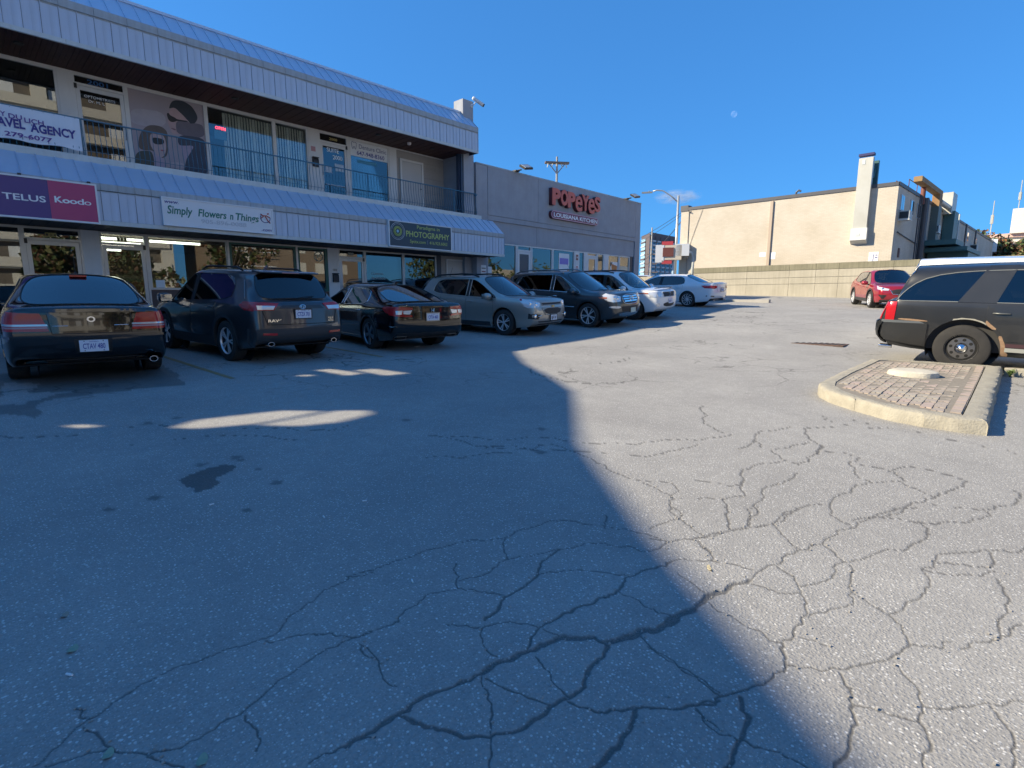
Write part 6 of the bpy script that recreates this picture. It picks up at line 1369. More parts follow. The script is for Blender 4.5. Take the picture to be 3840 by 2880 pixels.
    def doors(s, xs, zlo=None, handle=None, hz=None, front_x=None):
        """door skins outlined by seams on both sides; xs = [rear edge, middle, front edge]"""
        P = s.P; zlo = zlo or P['gc']+.14; hm = handle or s.paint
        for sd, sg in (('left',1),('right',-1)):
            for k, (a, b) in enumerate(((xs[0],xs[1]),(xs[1],xs[2]))):
                arch = s.ax[0]; ra = P.get('ra', P['rt']+.045)+.05; poly = [(a+.008, s.belt(a)-.03), (b-.008, s.belt(b)-.03), (b-.008, zlo)]
                if k == 0 and (a-arch) < ra:
                    x_lo = arch+math.sqrt(max(0, ra*ra-(zlo-P['rt'])**2)); pts = [(x_lo, zlo)]
                    for t in np.linspace(0, 1, 6)[1:]:
                        z = zlo+(P['rt']+ra*.93-zlo)*t; q = ra*ra-(z-P['rt'])**2; pts.append((max(a+.008, arch+math.sqrt(max(0,q))), z))
                    poly += pts
                else: poly += [(a+.008, zlo)]
                d = s.patch('door', sd, poly, s.paint, off=.005, step=.09, thick=.012)
                lp = [(u,z) for u,z in poly]; s.line('door_seam', sd, lp+[lp[0]], C_BLK, .0035, .0005, d)
                hz_ = hz or s.belt(a)-.13; hx = a+.09 if True else 0
                p, q = s.pt(sd, hx, hz_, .018), s.pt(sd, hx+.20, hz_-.004, .018); mid = s.pt(sd, hx+.10, hz_-.002, .032); mb = MB(); mb.tube([s.pt(sd, hx-.005, hz_, .0), p, mid, q, s.pt(sd, hx+.205, hz_-.004, .0)], .013, 8); mb.build('door_handle', hm, d, smooth='all')
    def mirrors(s, x, m_, z=None, sc=1.0):
        z = z or s.belt(x)+.06
        for sg in (1, -1):
            y = s.P['w']-.02; mb = MB(); n = 10
            for i in range(1): pass
            prof = [(0,-.10),(.07,-.095),(.095,-.05),(.10,.03),(.085,.085),(0,.09)]
            V = []
            for r, h in prof:
                for j in range(14): a = 2*PI*j/14; V.append((x-.02+r*math.cos(a)*.85*sc-.02*h, sg*(y+.13+h*1.05*sc), z+r*math.sin(a)*.82*sc))
            mb.add(V, [(i*14+j, i*14+(j+1)%14, (i+1)*14+(j+1)%14, (i+1)*14+j) for i in range(5) for j in range(14)]); o = mb.build('wing_mirror', m_, s.root, smooth='all')
            g = MB(); g.obox((x-.115*sc, sg*(y+.135), z), (.002,0,0), (0,.085*sc,0), (0,0,.055*sc)); g.build('mirror_glass', C_CHR, o)
            st_ = MB(); st_.tube([(x+.02, sg*(y-.10), z-.09), (x, sg*(y+.06), z-.04)], .028, 7); st_.build('mirror_arm', C_BLK, o)
    def plate(s, end, z, txt, y=0, m_=C_PBLUE, frame=None, tilt=0, off=.012):
        p = s.pt(end, y, z, 0); sg = -1 if end == 'rear' else 1; X = p.x+sg*off; root = s.root
        mb = MB(); mb.obox((X, y, z), (.004,0,0), (0,.152,0), (0,0,.076)); o = mb.build('licence_plate', C_PLATE, root)
        if frame: q = MB(); [q.obox((X+sg*.003, y+a, z+b), (.006,0,0), (0,c,0), (0,0,d)) for a,b,c,d in ((0,.081,.165,.008),(0,-.081,.165,.008),(.159,0,.008,.075),(-.159,0,.008,.075))]; q.build('plate_frame', frame, o)
        if txt:
            w = .235; t = text_on('plate_number', txt, (X+sg*.0055, y-sg*w/2, z-.038), (0,sg,0), (0,0,1), .072, m_, o, bold=.012, width=w, depth=.002)
            text_on('plate_heading', 'ONTARIO', (X+sg*.0055, y-sg*.05, z+.048), (0,sg,0), (0,0,1), .016, m_, o, width=.10, depth=.001)
        for a, b in ((.10,.062),(-.10,.062),(.10,-.062),(-.10,-.062)):
            q = MB(); q.lathe([(0,sg*.003),(.006,sg*.003),(.006,0)], (X+sg*.004, y+a, z+b), 'x', 8); q.build('plate_bolt', C_BLK, o)
        return o
    def badge(s, end, y, z, txt, h, m_=C_CHR, w=None, bold=.01, shear=0):
        sg = -1 if end == 'rear' else 1; w = w or .1; p = s.pt(end, y, z, .006); q = s.pt(end, y+.02, z, .006); 
        return text_on('badge_lettering', txt, (p.x+sg*.002, y-sg*w/2, z), (0,sg,0), (0,0,1), h, m_, s.root, bold=bold, width=w, depth=.008, shear=shear)
    def arches(s, m_, wid=.06, off=.012, name='arch_moulding'):
        P = s.P; Ra = P.get('ra', P['rt']+.045); zc = P['rt']+P.get('archz', 0)
        for x0 in s.ax:
            for sd in ('left','right'):
                n = 26; A = np.linspace(-.25, PI+.25, n+1); V = []
                for a in A:
                    for r in (Ra-.004, Ra+wid): 
                        z = max(P['gc']+.03, zc+r*math.sin(a)); V.append(s.pt(sd, x0+r*math.cos(a), z, off if r > Ra else off*.8))
                k = len(V); W = [Vector((p.x, p.y-(.05 if sd == 'left' else -.05), p.z)) for p in V[::2]]; mb = MB(); mb.add(V+W, [(2*i,2*i+1,2*i+3,2*i+2) for i in range(n)]+[(2*i,2*i+2,k+i+1,k+i) for i in range(n)]); mb.build(name, m_, s.root, smooth=True)
    def wheels(s, style, m_=None, n=5, rim=.66, tw=None, steer=0, cap=None):
        P = s.P; rt = P['rt']; tw = tw or P.get('tw', .225); rr = rt*rim; m_ = m_ or C_ALLOY; first = None
        for x0 in s.ax:
            for sg in (1, -1):
                y = sg*(P['track']); hub = MB(); hub.lathe([(0,-.02),(rr*.97,-.02),(rr*.97,-tw*.6),(0,-tw*.6)], (0,0,0), 'y', 28); w_ = hub.build('wheel', C_WELL, s.root); w_.location = (x0, y, rt); w_.rotation_euler = (0, 0, (PI if sg < 0 else 0)+(steer if x0 > 0 else 0))
                # outward side is local +y
                if first is None:
                    t = MB(); hw = tw/2; prof = [(rr, .0),(rr+.006,.012),(rt*.90,.016),(rt*.965,.004),(rt*.995,-.035),(rt,-.06),(rt,-tw+.07),(rt*.995,-tw+.045),(rt*.96,-tw+.01),(rr,-tw)]
                    t.lathe(prof, (0,0,0), 'y', 44); tyre = t.build('tyre', C_TYRE, w_, smooth=True)
                    r_ = MB(); r_.lathe([(rr*1.0,.002),(rr*.985,.010),(rr*.93,-.012),(rr*.93,-.07),(rr*1.0,-.08)], (0,0,0), 'y', 44)
                    if style == 'steel':
                        r_.lathe([(rr*.94,-.03),(rr*.86,-.035),(rr*.78,-.012),(rr*.40,-.004),(rr*.36,-.02)], (0,0,0), 'y', 44)
                    elif style == 'turbine':
                        for k in range(n):
                            a = 2*PI*k/n
                            for da, tw_ in ((0,.10),):
                                P4 = []
                                for q, (r0, oo) in enumerate(((.16,0),(.5,.22),(.97,.62))): P4.append(((rr*r0*math.cos(a+oo)), (rr*r0*math.sin(a+oo)), -.004-.004*q))
                                for (xa,za,ya),(xb,zb,yb) in zip(P4[:-1],P4[1:]):
                                    d = Vector((xb-xa,0,zb-za)); nn = Vector((-d.z,0,d.x)).normalized()*rr*.055; r_.obox(((xa+xb)/2,(ya+yb)/2-.01,(za+zb)/2), d*.53, (0,.012,0), nn)
                        r_.lathe([(0,.006),(rr*.17,.004),(rr*.20,-.02)], (0,0,0), 'y', 20)
                    else:
                        tw_s = {'five': .115, 'split': .055, 'thin': .045, 'ten': .075}[style]
                        for k in range(n):
                            for da in ((0,) if style in ('five','ten') else (-.11,.11)):
                                a = 2*PI*k/n; a1 = a+da*(.6); a2 = a+da*1.5; p0 = Vector((rr*.14*math.cos(a1),-.006,rr*.14*math.sin(a1))); p1 = Vector((rr*.96*math.cos(a2),-.006,rr*.96*math.sin(a2))); d = (p1-p0).normalized(); nn = Vector((-d.z,0,d.x)); w0, w1 = rr*tw_s*(.8), rr*tw_s*(1.7 if style == 'five' else 1.15)
                                r_.add([p0-nn*w0, p0+nn*w0, p1+nn*w1, p1-nn*w1, p0-nn*w0*1.2-Vector((0,.03,0)), p0+nn*w0*1.2-Vector((0,.03,0)), p1+nn*w1*1.2-Vector((0,.035,0)), p1-nn*w1*1.2-Vector((0,.035,0))], [(0,1,2,3),(0,4,5,1),(1,5,6,2),(2,6,7,3),(3,7,4,0)])
                        r_.lathe([(0,.004),(rr*.16,.002),(rr*.19,-.03)], (0,0,0), 'y', 20)
                    rimo = r_.build('rim', m_, w_, smooth=True); extra = []
                    if style == 'steel':
                        for k in range(8):
                            a = 2*PI*(k+.5)/8; q = MB(); q.lathe([(0,-.009),(rr*.10,-.009),(rr*.115,-.013)], (rr*.62*math.cos(a),.004,rr*.62*math.sin(a)), 'y', 12); extra.append(('rim_slot', q.build('rim_slot', C_WELL, w_)))
                        q = MB(); q.lathe([(0,.055),(rr*.12,.045),(rr*.24,.022),(rr*.33,.004),(rr*.36,-.01)], (0,0,0), 'y', 18); extra.append(('hub_cap', q.build('hub_cap', C_CHR, w_, smooth='all')))
                    first = [('tyre', tyre), ('rim', rimo)]+extra
                else:
                    for nm, src in first: inst(src, nm, w_)
                for ch in w_.children: ch.rotation_euler = (0, RNG.uniform(0, 6.28) if style != 'steel' else .2, 0)
    def tail_pipes(s, pts, r=.035, oval=1.0, z=None):
        for y in pts:
            x = s.P['xr']-.01; mb = MB(); N = 14
            V = [(x+dx, y+rr_*oval*math.cos(2*PI*j/N), z+rr_*math.sin(2*PI*j/N)) for dx, rr_ in ((.20,r),(0,r),(0,r*.8),(.15,r*.8)) for j in range(N)]
            mb.add(V, [(i*N+j, i*N+(j+1)%N, (i+1)*N+(j+1)%N, (i+1)*N+j) for i in range(3) for j in range(N)]); mb.build('exhaust_tip', C_CHR, s.root, smooth=True)
    def rails(s, x0, x1, m_, h=.05, y=None, r=.018):
        for sg in (1, -1):
            y_ = sg*(y or s.P['wr']-.06); q = MB(); X = np.linspace(x0, x1, 9); q.tube([(x, y_*s.plan(x), s.roof(x)-.03+(h if 0 < i < 8 else 0)) for i, x in enumerate(X)], r, 7); q.build('roof_rail', m_, s.root, smooth='all')
    def antenna(s, x, y=0, h=.3, lean=.3):
        mb = MB(); z = s.roof(x); mb.tube([(x,y,z),(x-lean*h,y,z+h)], [.006,.003], 5); mb.lathe([(.02,0),(.018,.02),(0,.03)], (x,y,z), n=10); mb.build('aerial', C_BLK, s.root)
    def fin(s, x, m_): 
        z = s.roof(x)+.005; mb = MB(); mb.add([(x+.09,0,z),(x-.09,.03,z),(x-.09,-.03,z),(x-.06,0,z+.07),(x-.09,0,z+.055)], [(0,1,3),(0,3,2),(1,4,3),(2,3,4),(1,2,4),(0,2,1)]); mb.build('shark_fin_aerial', m_, s.root, smooth=True)
    def wiper(s, end, a, b, off=.02):
        mb = MB(); mb.tube([s.pt(end, *a, off), s.pt(end, (a[0]+b[0])/2, (a[1]+b[1])/2, off+.01), s.pt(end, *b, off)], .008, 5); mb.build('wiper', C_BLK, s.root)
    def place(s, rear_axle, yaw, ride=0):
        """rear_axle = ground point under the middle of the rear axle; yaw = heading"""
        f = Vector((math.cos(yaw), math.sin(yaw), 0)); l = Vector((-f.y, f.x, 0)); b = s.P['wbse']; tr = s.P['track']
        R = Vector((rear_axle[0], rear_axle[1], 0)); Q = R+f*b
        g = lambda q: G(q.x, q.y)
        zr, zf = (g(R+l*tr)+g(R-l*tr))/2, (g(Q+l*tr)+g(Q-l*tr))/2; zl, zr2 = (g(R+l*tr)+g(Q+l*tr))/2, (g(R-l*tr)+g(Q-l*tr))/2
        F = Vector((f.x, f.y, (zf-zr)/b)).normalized(); L = Vector((l.x, l.y, (zl-zr2)/(2*tr))); U = F.cross(L).normalized(); L = U.cross(F)
        c = R+f*b/2; M = Matrix.Identity(4)
        for i in range(3): M[i][0], M[i][1], M[i][2] = F[i], L[i], U[i]
        M[0][3], M[1][3], M[2][3] = c.x, c.y, (zr+zf)/2
        s.root.matrix_world = M; return s
# ------------------------------------------------------------------ the cars in the lot
PI2 = PI/2
SED_R = [.30,.14,.03,.0,.03,0]; SED_F = [-.22,-.10,-.02,-.0,-.05,0]
P_BLK = paint('black_car_paint', (.004,.004,.006), .0, .12)
def sedan(L, W, H, WB, fo, rt, **k):
    xf = WB/2+fo; xr = xf-L; w = W/2
    P = dict(L=L, w=w, wbse=WB, xf=xf, xr=xr, rt=rt, track=w-.035, gc=.20, wb=w-.055, wr=.535, rprof=SED_R, fprof=SED_F, tw=.215, archz=.0)
    P.update(k); return P

# black saloon, rear towards us, nearest on the left
P = sedan(4.85, 1.82, 1.50, 2.765, .98, .335, belt=[(-2.5,.99),(-1.6,.985),(0,.93),(1.15,.90),(1.9,.86),(2.36,.74)], roof=[(-2,1.40),(-1.2,1.455),(-.2,1.495),(.45,1.46)], xd=-1.78, xdc=-1.98, x4b=-1.15, x47=-.98, xrr=-1.10, xC=-.62, xB=.02, x8b=.62, xrf=.42, xa=1.12, xac=1.38,
    glass=(4,5,7,8), gl_rear_window=glass('rear_screen_glass', (.30,.40,.46), ior=1.6), gl_side_window=C_MID, gl_windscreen=C_GLASS, wr=.575, rtop=.02, dcrown=.03)
c = Car('parked_car', 'glossy black sedan parked nose in at the far left showing its tail lamps', P, P_BLK)
c.doors([-1.10, .0, 1.0])
for sg in (1,-1):
    f = (lambda pl: pl if sg > 0 else [(-u,z) for u,z in pl][::-1])
    tl = c.patch('tail_lamp', 'rear', f([(.50,.955),(.80,.97),(.895,.90),(.895,.73),(.43,.73),(.45,.80)]), C_REDD, off=.012, step=.04)
    c.patch('lamp_band', 'rear', f([(.44,.82),(.895,.82),(.895,.795),(.435,.795)]), C_CLEAR, off=.016, parent=tl, step=.04, thick=.008); c.patch('lamp_band', 'rear', f([(.44,.785),(.895,.785),(.895,.765),(.435,.765)]), mat('pink_lamp_band', (.45,.25,.27), .15), off=.016, parent=tl, step=.04, thick=.008)
c.patch('trunk_lid', 'rear', [(-.66,.99),(.66,.99),(.44,.96),(.40,.70),(-.40,.70),(-.44,.96)], P_BLK, off=.004, step=.08)
c.line('trunk_seam', 'rear', [(-.44,.985),(-.405,.695),(.405,.695),(.44,.985)], r=.005)
c.patch('trunk_lip', 'rear', [(-.62,1.0),(.62,1.0),(.60,.965),(-.60,.965)], P_BLK, off=.03, step=.06)
c.patch('bumper_crease', 'rear', [(-.86,.665),(.86,.665),(.86,.635),(-.86,.635)], P_BLK, off=.014, step=.06)
c.patch('plate_recess', 'rear', [(-.20,.62),(.20,.62),(.19,.44),(-.19,.44)], C_BLK, off=.004, step=.05)
c.plate('rear', .53, 'CTAV 480', 0, off=.016)
b = c.badge('rear', 0, .845, 'O', .07, w=.09, bold=.03); 
for sg, t in ((1,'AVENGER'),(-1,'SXT')): c.line('chrome_script', 'rear', [(sg*.40,.795),(sg*.24,.795)], C_CHR, r=.006, off=.008)
c.tail_pipes([-.66], .042, 1.25, .30); c.patch('bumper_valance', 'rear', [(-.5,.34),(.5,.34),(.45,.27),(-.45,.27)], C_CLAD, off=.006, step=.07)
c.antenna(-.85, 0, .30, .12); c.mirrors(.92, P_BLK); c.wheels('five', C_ALLOY, 5, .68); c.arches(P_BLK, .03, .008, 'arch_lip')
c.line('trunk_edge', 'top', [(-1.95,.66),(-2.36,.62)]); c.line('trunk_edge', 'top', [(-1.95,-.66),(-2.36,-.62)])
q = MB(); q.obox((-1.22,0,1.425), (.03,0,-.01), (0,.10,0), (0,0,.012)); q.build('brake_lamp', C_REDD, c.root)
c.place((1.33, 10.05), PI2+rad(-4))
# dark grey crossover, rear three-quarter
SUV_R = [.26,.07,-.02,.02,.04,0]
M_RAV = paint('graphite_car_paint', (.045,.05,.058), .45, .3)
P = sedan(4.60, 1.855, 1.70, 2.69, .93, .365, belt=[(-2.33,1.05),(-1.6,1.10),(-.4,1.05),(1.0,1.0),(1.5,.98),(2.28,.86)], roof=[(-2.0,1.59),(-1.3,1.645),(-.2,1.675),(.35,1.64)], xd=-2.10, xdc=-2.20, x4b=-1.62, x47=-1.52, xrr=-1.86, xC=-.95, xB=.02, x8b=.58, xrf=.30, xa=.98, xac=1.26,
    wb=.865, wr=.635, rprof=SUV_R, rdx=.05, rtop=.0, dcrown=.025, gc=.23, cant=.10, rbulge=.06, rbow=.06, glass=(4,5,7,8), gl_rear_window=C_DARK, gl_side_window=C_DARK, gl_front=C_MID, gl_windscreen=C_GLASS, zlow=.46, zmid=.74, ra=.42)
c = Car('parked_car', 'dark grey crossover with tall tailgate and star spoked wheels left of the low black sedan', P, M_RAV)
c.doors([-1.02, .0, .95]); c.arches(C_CLAD, .065, .014)
for sd in ('left','right'): c.patch('sill_cladding', sd, [(-.92,.42),(.92,.42),(.92,.25),(-.92,.25)], C_CLAD, off=.012, step=.08)
c.patch('rear_bumper_cladding', 'rear', [(-.90,.62),(.90,.62),(.86,.30),(-.86,.30)], C_CLAD, off=.010, step=.07)
c.patch('tailgate', 'rear', [(-.70,1.0),(.70,1.0),(.62,.70),(-.62,.70)], M_RAV, off=.008, step=.07); c.line('tailgate_seam', 'rear', [(-.74,1.06),(-.64,.69),(.64,.69),(.74,1.06)], r=.006, off=.004)
c.patch('garnish', 'rear', [(-.44,.955),(.44,.955),(.36,1.015),(-.36,1.015)], mat('gloss_graphite_trim', (.03,.032,.036), .25), off=.016, step=.06)
for sg in (1,-1):
    f = (lambda pl: pl if sg > 0 else [(-u,z) for u,z in pl][::-1])
    tl = c.patch('tail_lamp', 'rear', f([(.42,1.045),(.66,1.06),(.91,1.055),(.915,.93),(.52,.93)]), C_RED, off=.014, step=.04)
    c.patch('reverse_lens', 'rear', f([(.49,1.005),(.78,1.01),(.78,.945),(.53,.942)]), C_CLEAR, off=.020, parent=tl, step=.04, thick=.008)
    c.patch('tail_lamp', 'left' if sg > 0 else 'right', [(-2.25,1.06),(-1.95,1.075),(-1.86,1.01),(-2.05,.93),(-2.25,.92)], C_RED, off=.010, step=.04)
    c.patch('reflector', 'rear', f([(.50,.545),(.74,.555),(.74,.52),(.50,.51)]), C_RED, off=.02, step=.05)
c.plate('rear', .865, 'CTZX 701', 0, frame=C_BLK, off=.022)
q = MB(); q.tube([(c.pt('rear',0,.985,.02)+Vector((0,.055*math.cos(a),.036*math.sin(a)))) for a in np.linspace(0,2*PI,21)], .007, 6, cap=False); q.tube([(c.pt('rear',0,.985,.02)+Vector((0,.024*math.cos(a),.033*math.sin(a)))) for a in np.linspace(0,2*PI,17)], .006, 6, cap=False); q.tube([(c.pt('rear',0,.985,.02)+Vector((0,.045*math.cos(a),.012+.014*math.sin(a)))) for a in np.linspace(0,2*PI,17)], .006, 6, cap=False); q.build('oval_emblem', C_CHR, c.root)
c.badge('rear', .52, .735, 'RAV4', .05, w=.24, bold=.02); c.badge('rear', -.56, .765, 'XLE', .035, w=.12); c.badge('rear', -.56, .72, 'AWD', .03, w=.11)
c.tail_pipes([-.62,.60], .04, 1.45, .36); c.rails(-1.45, .15, C_BLK, .045); c.fin(-1.15, M_RAV); c.mirrors(.88, M_RAV, sc=1.15)
q = MB(); q.add([(-1.80,-.60,1.61),(-1.80,.60,1.61),(-2.02,.56,1.585),(-2.02,-.56,1.585),(-1.80,-.60,1.57),(-1.80,.60,1.57),(-2.02,.56,1.56),(-2.02,-.56,1.56)], [(0,1,2,3),(4,7,6,5),(0,4,5,1),(1,5,6,2),(2,6,7,3),(3,7,4,0)]); q.build('roof_spoiler', M_RAV, c.root, bevel=.012)
q = MB(); q.box(-2.025,-2.018,-.16,.16,1.565,1.58); q.build('brake_lamp', mat('pale_red_lens', (.40,.2,.2), .3), c.root)
c.wiper('rear', (.02,1.13), (-.33,1.16)); c.wheels('split', C_ALLOY, 5, .66)
for sd in ('left','right'): c.line('window_brightwork', sd, [(-1.95,1.12),(-1.72,1.44)], mat('satin_trim', (.3,.31,.32), .3, .8), r=.007, off=.004)
c.place((4.20, 10.28), rad(96))

# low black fastback sedan
P = sedan(4.88, 1.86, 1.45, 2.83, .94, .34, belt=[(-2.52,.97),(-1.8,.985),(-.2,.93),(1.2,.895),(1.9,.83),(2.36,.72)], roof=[(-2,1.28),(-1.3,1.37),(-.3,1.445),(.4,1.41)], xd=-1.98, xdc=-2.14, x4b=-1.38, x47=-1.10, xrr=-1.05, xC=-.80, xB=.0, x8b=.62, xrf=.36, xa=1.16, xac=1.42,
    wr=.56, glass=(4,5,7,8), gl_rear_window=glass('blue_rear_screen', (.20,.28,.33), ior=1.65), gl_side_window=C_MID, gl_windscreen=C_GLASS, trim=C_CHR, trimr=.009, dcrown=.03, rtop=.03, tw=.235, zmid=.64)
c = Car('parked_car', 'low black fastback sedan with claw shaped tail lamps beside the beige crossover', P, P_BLK)
c.doors([-1.15, -.02, 1.05], handle=C_CHR)
for sg in (1,-1):
    f = (lambda pl: pl if sg > 0 else [(-u,z) for u,z in pl][::-1])
    tl = c.patch('tail_lamp', 'rear', f([(.46,.94),(.72,.955),(.91,.95),(.91,.80),(.80,.76),(.48,.745),(.47,.785),(.66,.80),(.66,.885),(.46,.895)]), C_RED, off=.014, step=.035)
    c.patch('reverse_lens', 'rear', f([(.47,.885),(.655,.875),(.655,.81),(.52,.80)]), C_CLEAR, off=.012, step=.04); c.patch('lamp_chrome', 'rear', f([(.675,.885),(.80,.875),(.80,.80),(.70,.80)]), C_CLEAR, off=.021, parent=tl, step=.04, thick=.008)
    c.patch('tail_lamp', 'left' if sg > 0 else 'right', [(-2.44,.95),(-2.18,.955),(-2.05,.925),(-2.20,.83),(-2.44,.79)], C_RED, off=.010, step=.04)
c.plate('rear', .74, 'CFTA 460', 0, off=.014, frame=mat('satin_trim'))
q = MB(); b0_ = c.pt('rear', 0, .875, .016)
for y in (-.028,.028): q.tube([b0_+Vector((0,y*1.15,.042)), b0_+Vector((0,y*.85,-.042))], .0075, 6)
q.tube([b0_+Vector((0,-.026,0)), b0_+Vector((0,.026,0))], .0075, 6); q.build('letter_emblem', C_CHR, c.root)
c.badge('rear', .50, .975, 'ACCORD', .028, w=.21); c.badge('rear', -.60, .70, 'Sport', .04, w=.12, shear=.2)
c.patch('trunk_lip', 'rear', [(-.60,.995),(.60,.995),(.56,.965),(-.56,.965)], P_BLK, off=.035, step=.06); c.line('trunk_seam', 'rear', [(-.46,.97),(-.44,.69),(.44,.69),(.46,.97)], r=.005)
c.patch('bumper_crease', 'rear', [(-.88,.56),(.88,.56),(.86,.535),(-.86,.535)], P_BLK, off=.014, step=.07); c.patch('bumper_valance', 'rear', [(-.78,.42),(.78,.42),(.70,.28),(-.70,.28)], C_CLAD, off=.006, step=.07)
for y in (-.64,.64): c.patch('exhaust_finisher', 'rear', rnd([(y-.14,.345),(y+.14,.345),(y+.12,.28),(y-.12,.28)],2), C_BLK, off=.016, step=.04); c.line('exhaust_rim', 'rear', [(y-.14,.33),(y-.12,.35),(y+.12,.35),(y+.14,.33),(y+.12,.28),(y-.12,.28),(y-.14,.33)], mat('satin_trim'), r=.007, off=.018)
for sd in ('left','right'): c.line('sill_brightwork', sd, [(-.95,.27),(.95,.25)], mat('satin_trim'), r=.008, off=.004)
c.mirrors(.95, P_BLK); c.fin(-.95, P_BLK); c.arches(P_BLK, .03, .007, 'arch_lip'); c.wheels('five', mat('grey_machined_alloy', (.22,.24,.27), .3, .8), 5, .72)
c.place((7.15, 10.22), rad(84))
SUV_F = [-.20,-.06,.0,.0,-.05,0]
def fl(sg): return (lambda pl: pl if sg > 0 else [(-u,z) for u,z in pl][::-1])
def front_glass(c, x0=.0): pass
# champagne crossover, nose out
M_CHAMP = paint('champagne_car_paint', (.36,.34,.30), .45, .32)
P = sedan(4.77, 1.84, 1.68, 2.857, .96, .36, belt=[(-2.4,1.10),(-1.6,1.12),(-.4,1.05),(1.0,1.0),(1.6,1.01),(2.1,1.0),(2.39,.965)], roof=[(-2.1,1.56),(-1.4,1.615),(-.3,1.65),(.4,1.61)], xd=-2.12, xdc=-2.24, x4b=-1.50, x47=-1.28, xrr=-1.85, xC=-.90, xB=.05, x8b=.66, xrf=.36, xa=1.16, xac=1.44,
    wb=.86, wr=.62, rprof=SUV_R, fprof=SUV_F, rdx=.05, gc=.22, dcrown=.025, rbulge=.06, glass=(4,5,7,8), gl_rear_window=C_DARK, gl_side_window=C_DARK, gl_front=C_DARK, gl_windscreen=C_MID, ftop=-.03, fdx=-.05, zlow=.46, zmid=.74, ra=.42, trim=mat('pale_champagne_trim', (.5,.48,.44), .3, .7), trimr=.010)
c = Car('parked_car', 'champagne crossover parked nose out with red sticker on its headlamp', P, M_CHAMP)
c.doors([-1.05, .02, 1.06]); c.arches(M_CHAMP, .05, .014)
for sd in ('left','right'):
    c.patch('rear_quarter_glass', sd, [(-2.05,1.50),(-1.72,1.535),(-1.88,1.20),(-2.16,1.16)], C_DARK, off=.004, step=.06); c.patch('sill_cladding', sd, [(-.98,.36),(.98,.36),(.98,.24),(-.98,.24)], C_CLAD, off=.010, step=.09)
for sg in (1,-1):
    f = fl(sg); sd = 'left' if sg > 0 else 'right'
    h = c.patch('headlamp', 'front', f([(.50,.90),(.72,.985),(.88,1.0),(.885,.90),(.80,.78),(.56,.80)]), C_CLEAR, off=.010, step=.045); c.patch('headlamp', sd, [(2.30,.95),(2.02,1.0),(1.84,1.03),(1.92,.97),(2.10,.84),(2.30,.79)], C_CLEAR, off=.010, step=.045)
    for y, z, r in ((.63,.86,.05),(.75,.89,.055)):
        p = c.pt('front', sg*y, z, .012); q = MB(); q.lathe([(0,.004),(r*.55,.002),(r,-.01)], tuple(p), 'x', 16); q.build('lamp_bulb', C_CHR, h, smooth=True)
    c.patch('marker', sd, [(1.98,1.0),(1.90,1.01),(1.94,.965),(2.0,.955)], C_RED, off=.016, step=.03)
    c.patch('fog_recess', 'front', f([(.52,.60),(.80,.63),(.80,.49),(.60,.47)]), C_BLK, off=.004, step=.05); p = c.pt('front', sg*.70, .555, .014); q = MB(); q.lathe([(0,.008),(.04,.006),(.055,.0),(.06,-.012)], tuple(p), 'x', 16); q.build('fog_lamp', C_CHR, c.root, smooth=True); c.line('fog_brightwork', 'front', f([(.62,.555),(.50,.57)]), C_CHR, r=.014, off=.014)
c.patch('grille', 'front', [(-.46,.905),(.46,.905),(.42,.845),(-.42,.845)], C_MESH, off=.008, step=.06); c.patch('grille', 'front', rnd([(-.46,.76),(.46,.76),(.34,.60),(-.34,.60)],1), C_MESH, off=.008, step=.06)
c.line('grille_rim', 'front', [(-.47,.91),(.47,.91),(.43,.84),(-.43,.84),(-.47,.91)], M_CHAMP, r=.012, off=.01); c.line('grille_rim', 'front', [(-.47,.77),(.47,.77),(.34,.59),(-.34,.59),(-.47,.77)], M_CHAMP, r=.012, off=.01)
p = c.pt('front', 0, .805, .014); q = MB(); q.obox(p, (.006,0,0), (0,.07,0), (0,0,.013)); q.obox(p, (.0061,0,0), (0,.028,0), (0,0,.026)); q.build('bow_emblem', mat('gold_emblem', (.5,.38,.15), .3, .6), c.root)
c.patch('lower_intake', 'front', [(-.60,.42),(.60,.42),(.55,.30),(-.55,.30)], C_CLAD, off=.006, step=.07)
c.plate('front', .505, 'BJJR 307', .0, m_=mat('plate_black', (.03,.03,.05), .5), frame=C_BLK, off=.025)
c.line('hood_seam', 'top', [(1.35,.74),(1.9,.70),(2.22,.52)], r=.005); c.line('hood_seam', 'top', [(1.35,-.74),(1.9,-.70),(2.22,-.52)], r=.005); c.line('hood_crease', 'top', [(1.5,.36),(2.2,.30)], M_CHAMP, r=.006, off=.0); c.line('hood_crease', 'top', [(1.5,-.36),(2.2,-.30)], M_CHAMP, r=.006, off=.0)
c.rails(-1.6, .25, C_BLK, .055, r=.024); c.antenna(-1.2, -.3, .25, -.5); c.mirrors(.98, M_CHAMP, sc=1.15); c.wheels('split', C_ALLOY, 5, .64); c.wiper('front', (.5,1.06), (-.1,1.10)); 
c.place((11.12, 13.25), rad(-85))

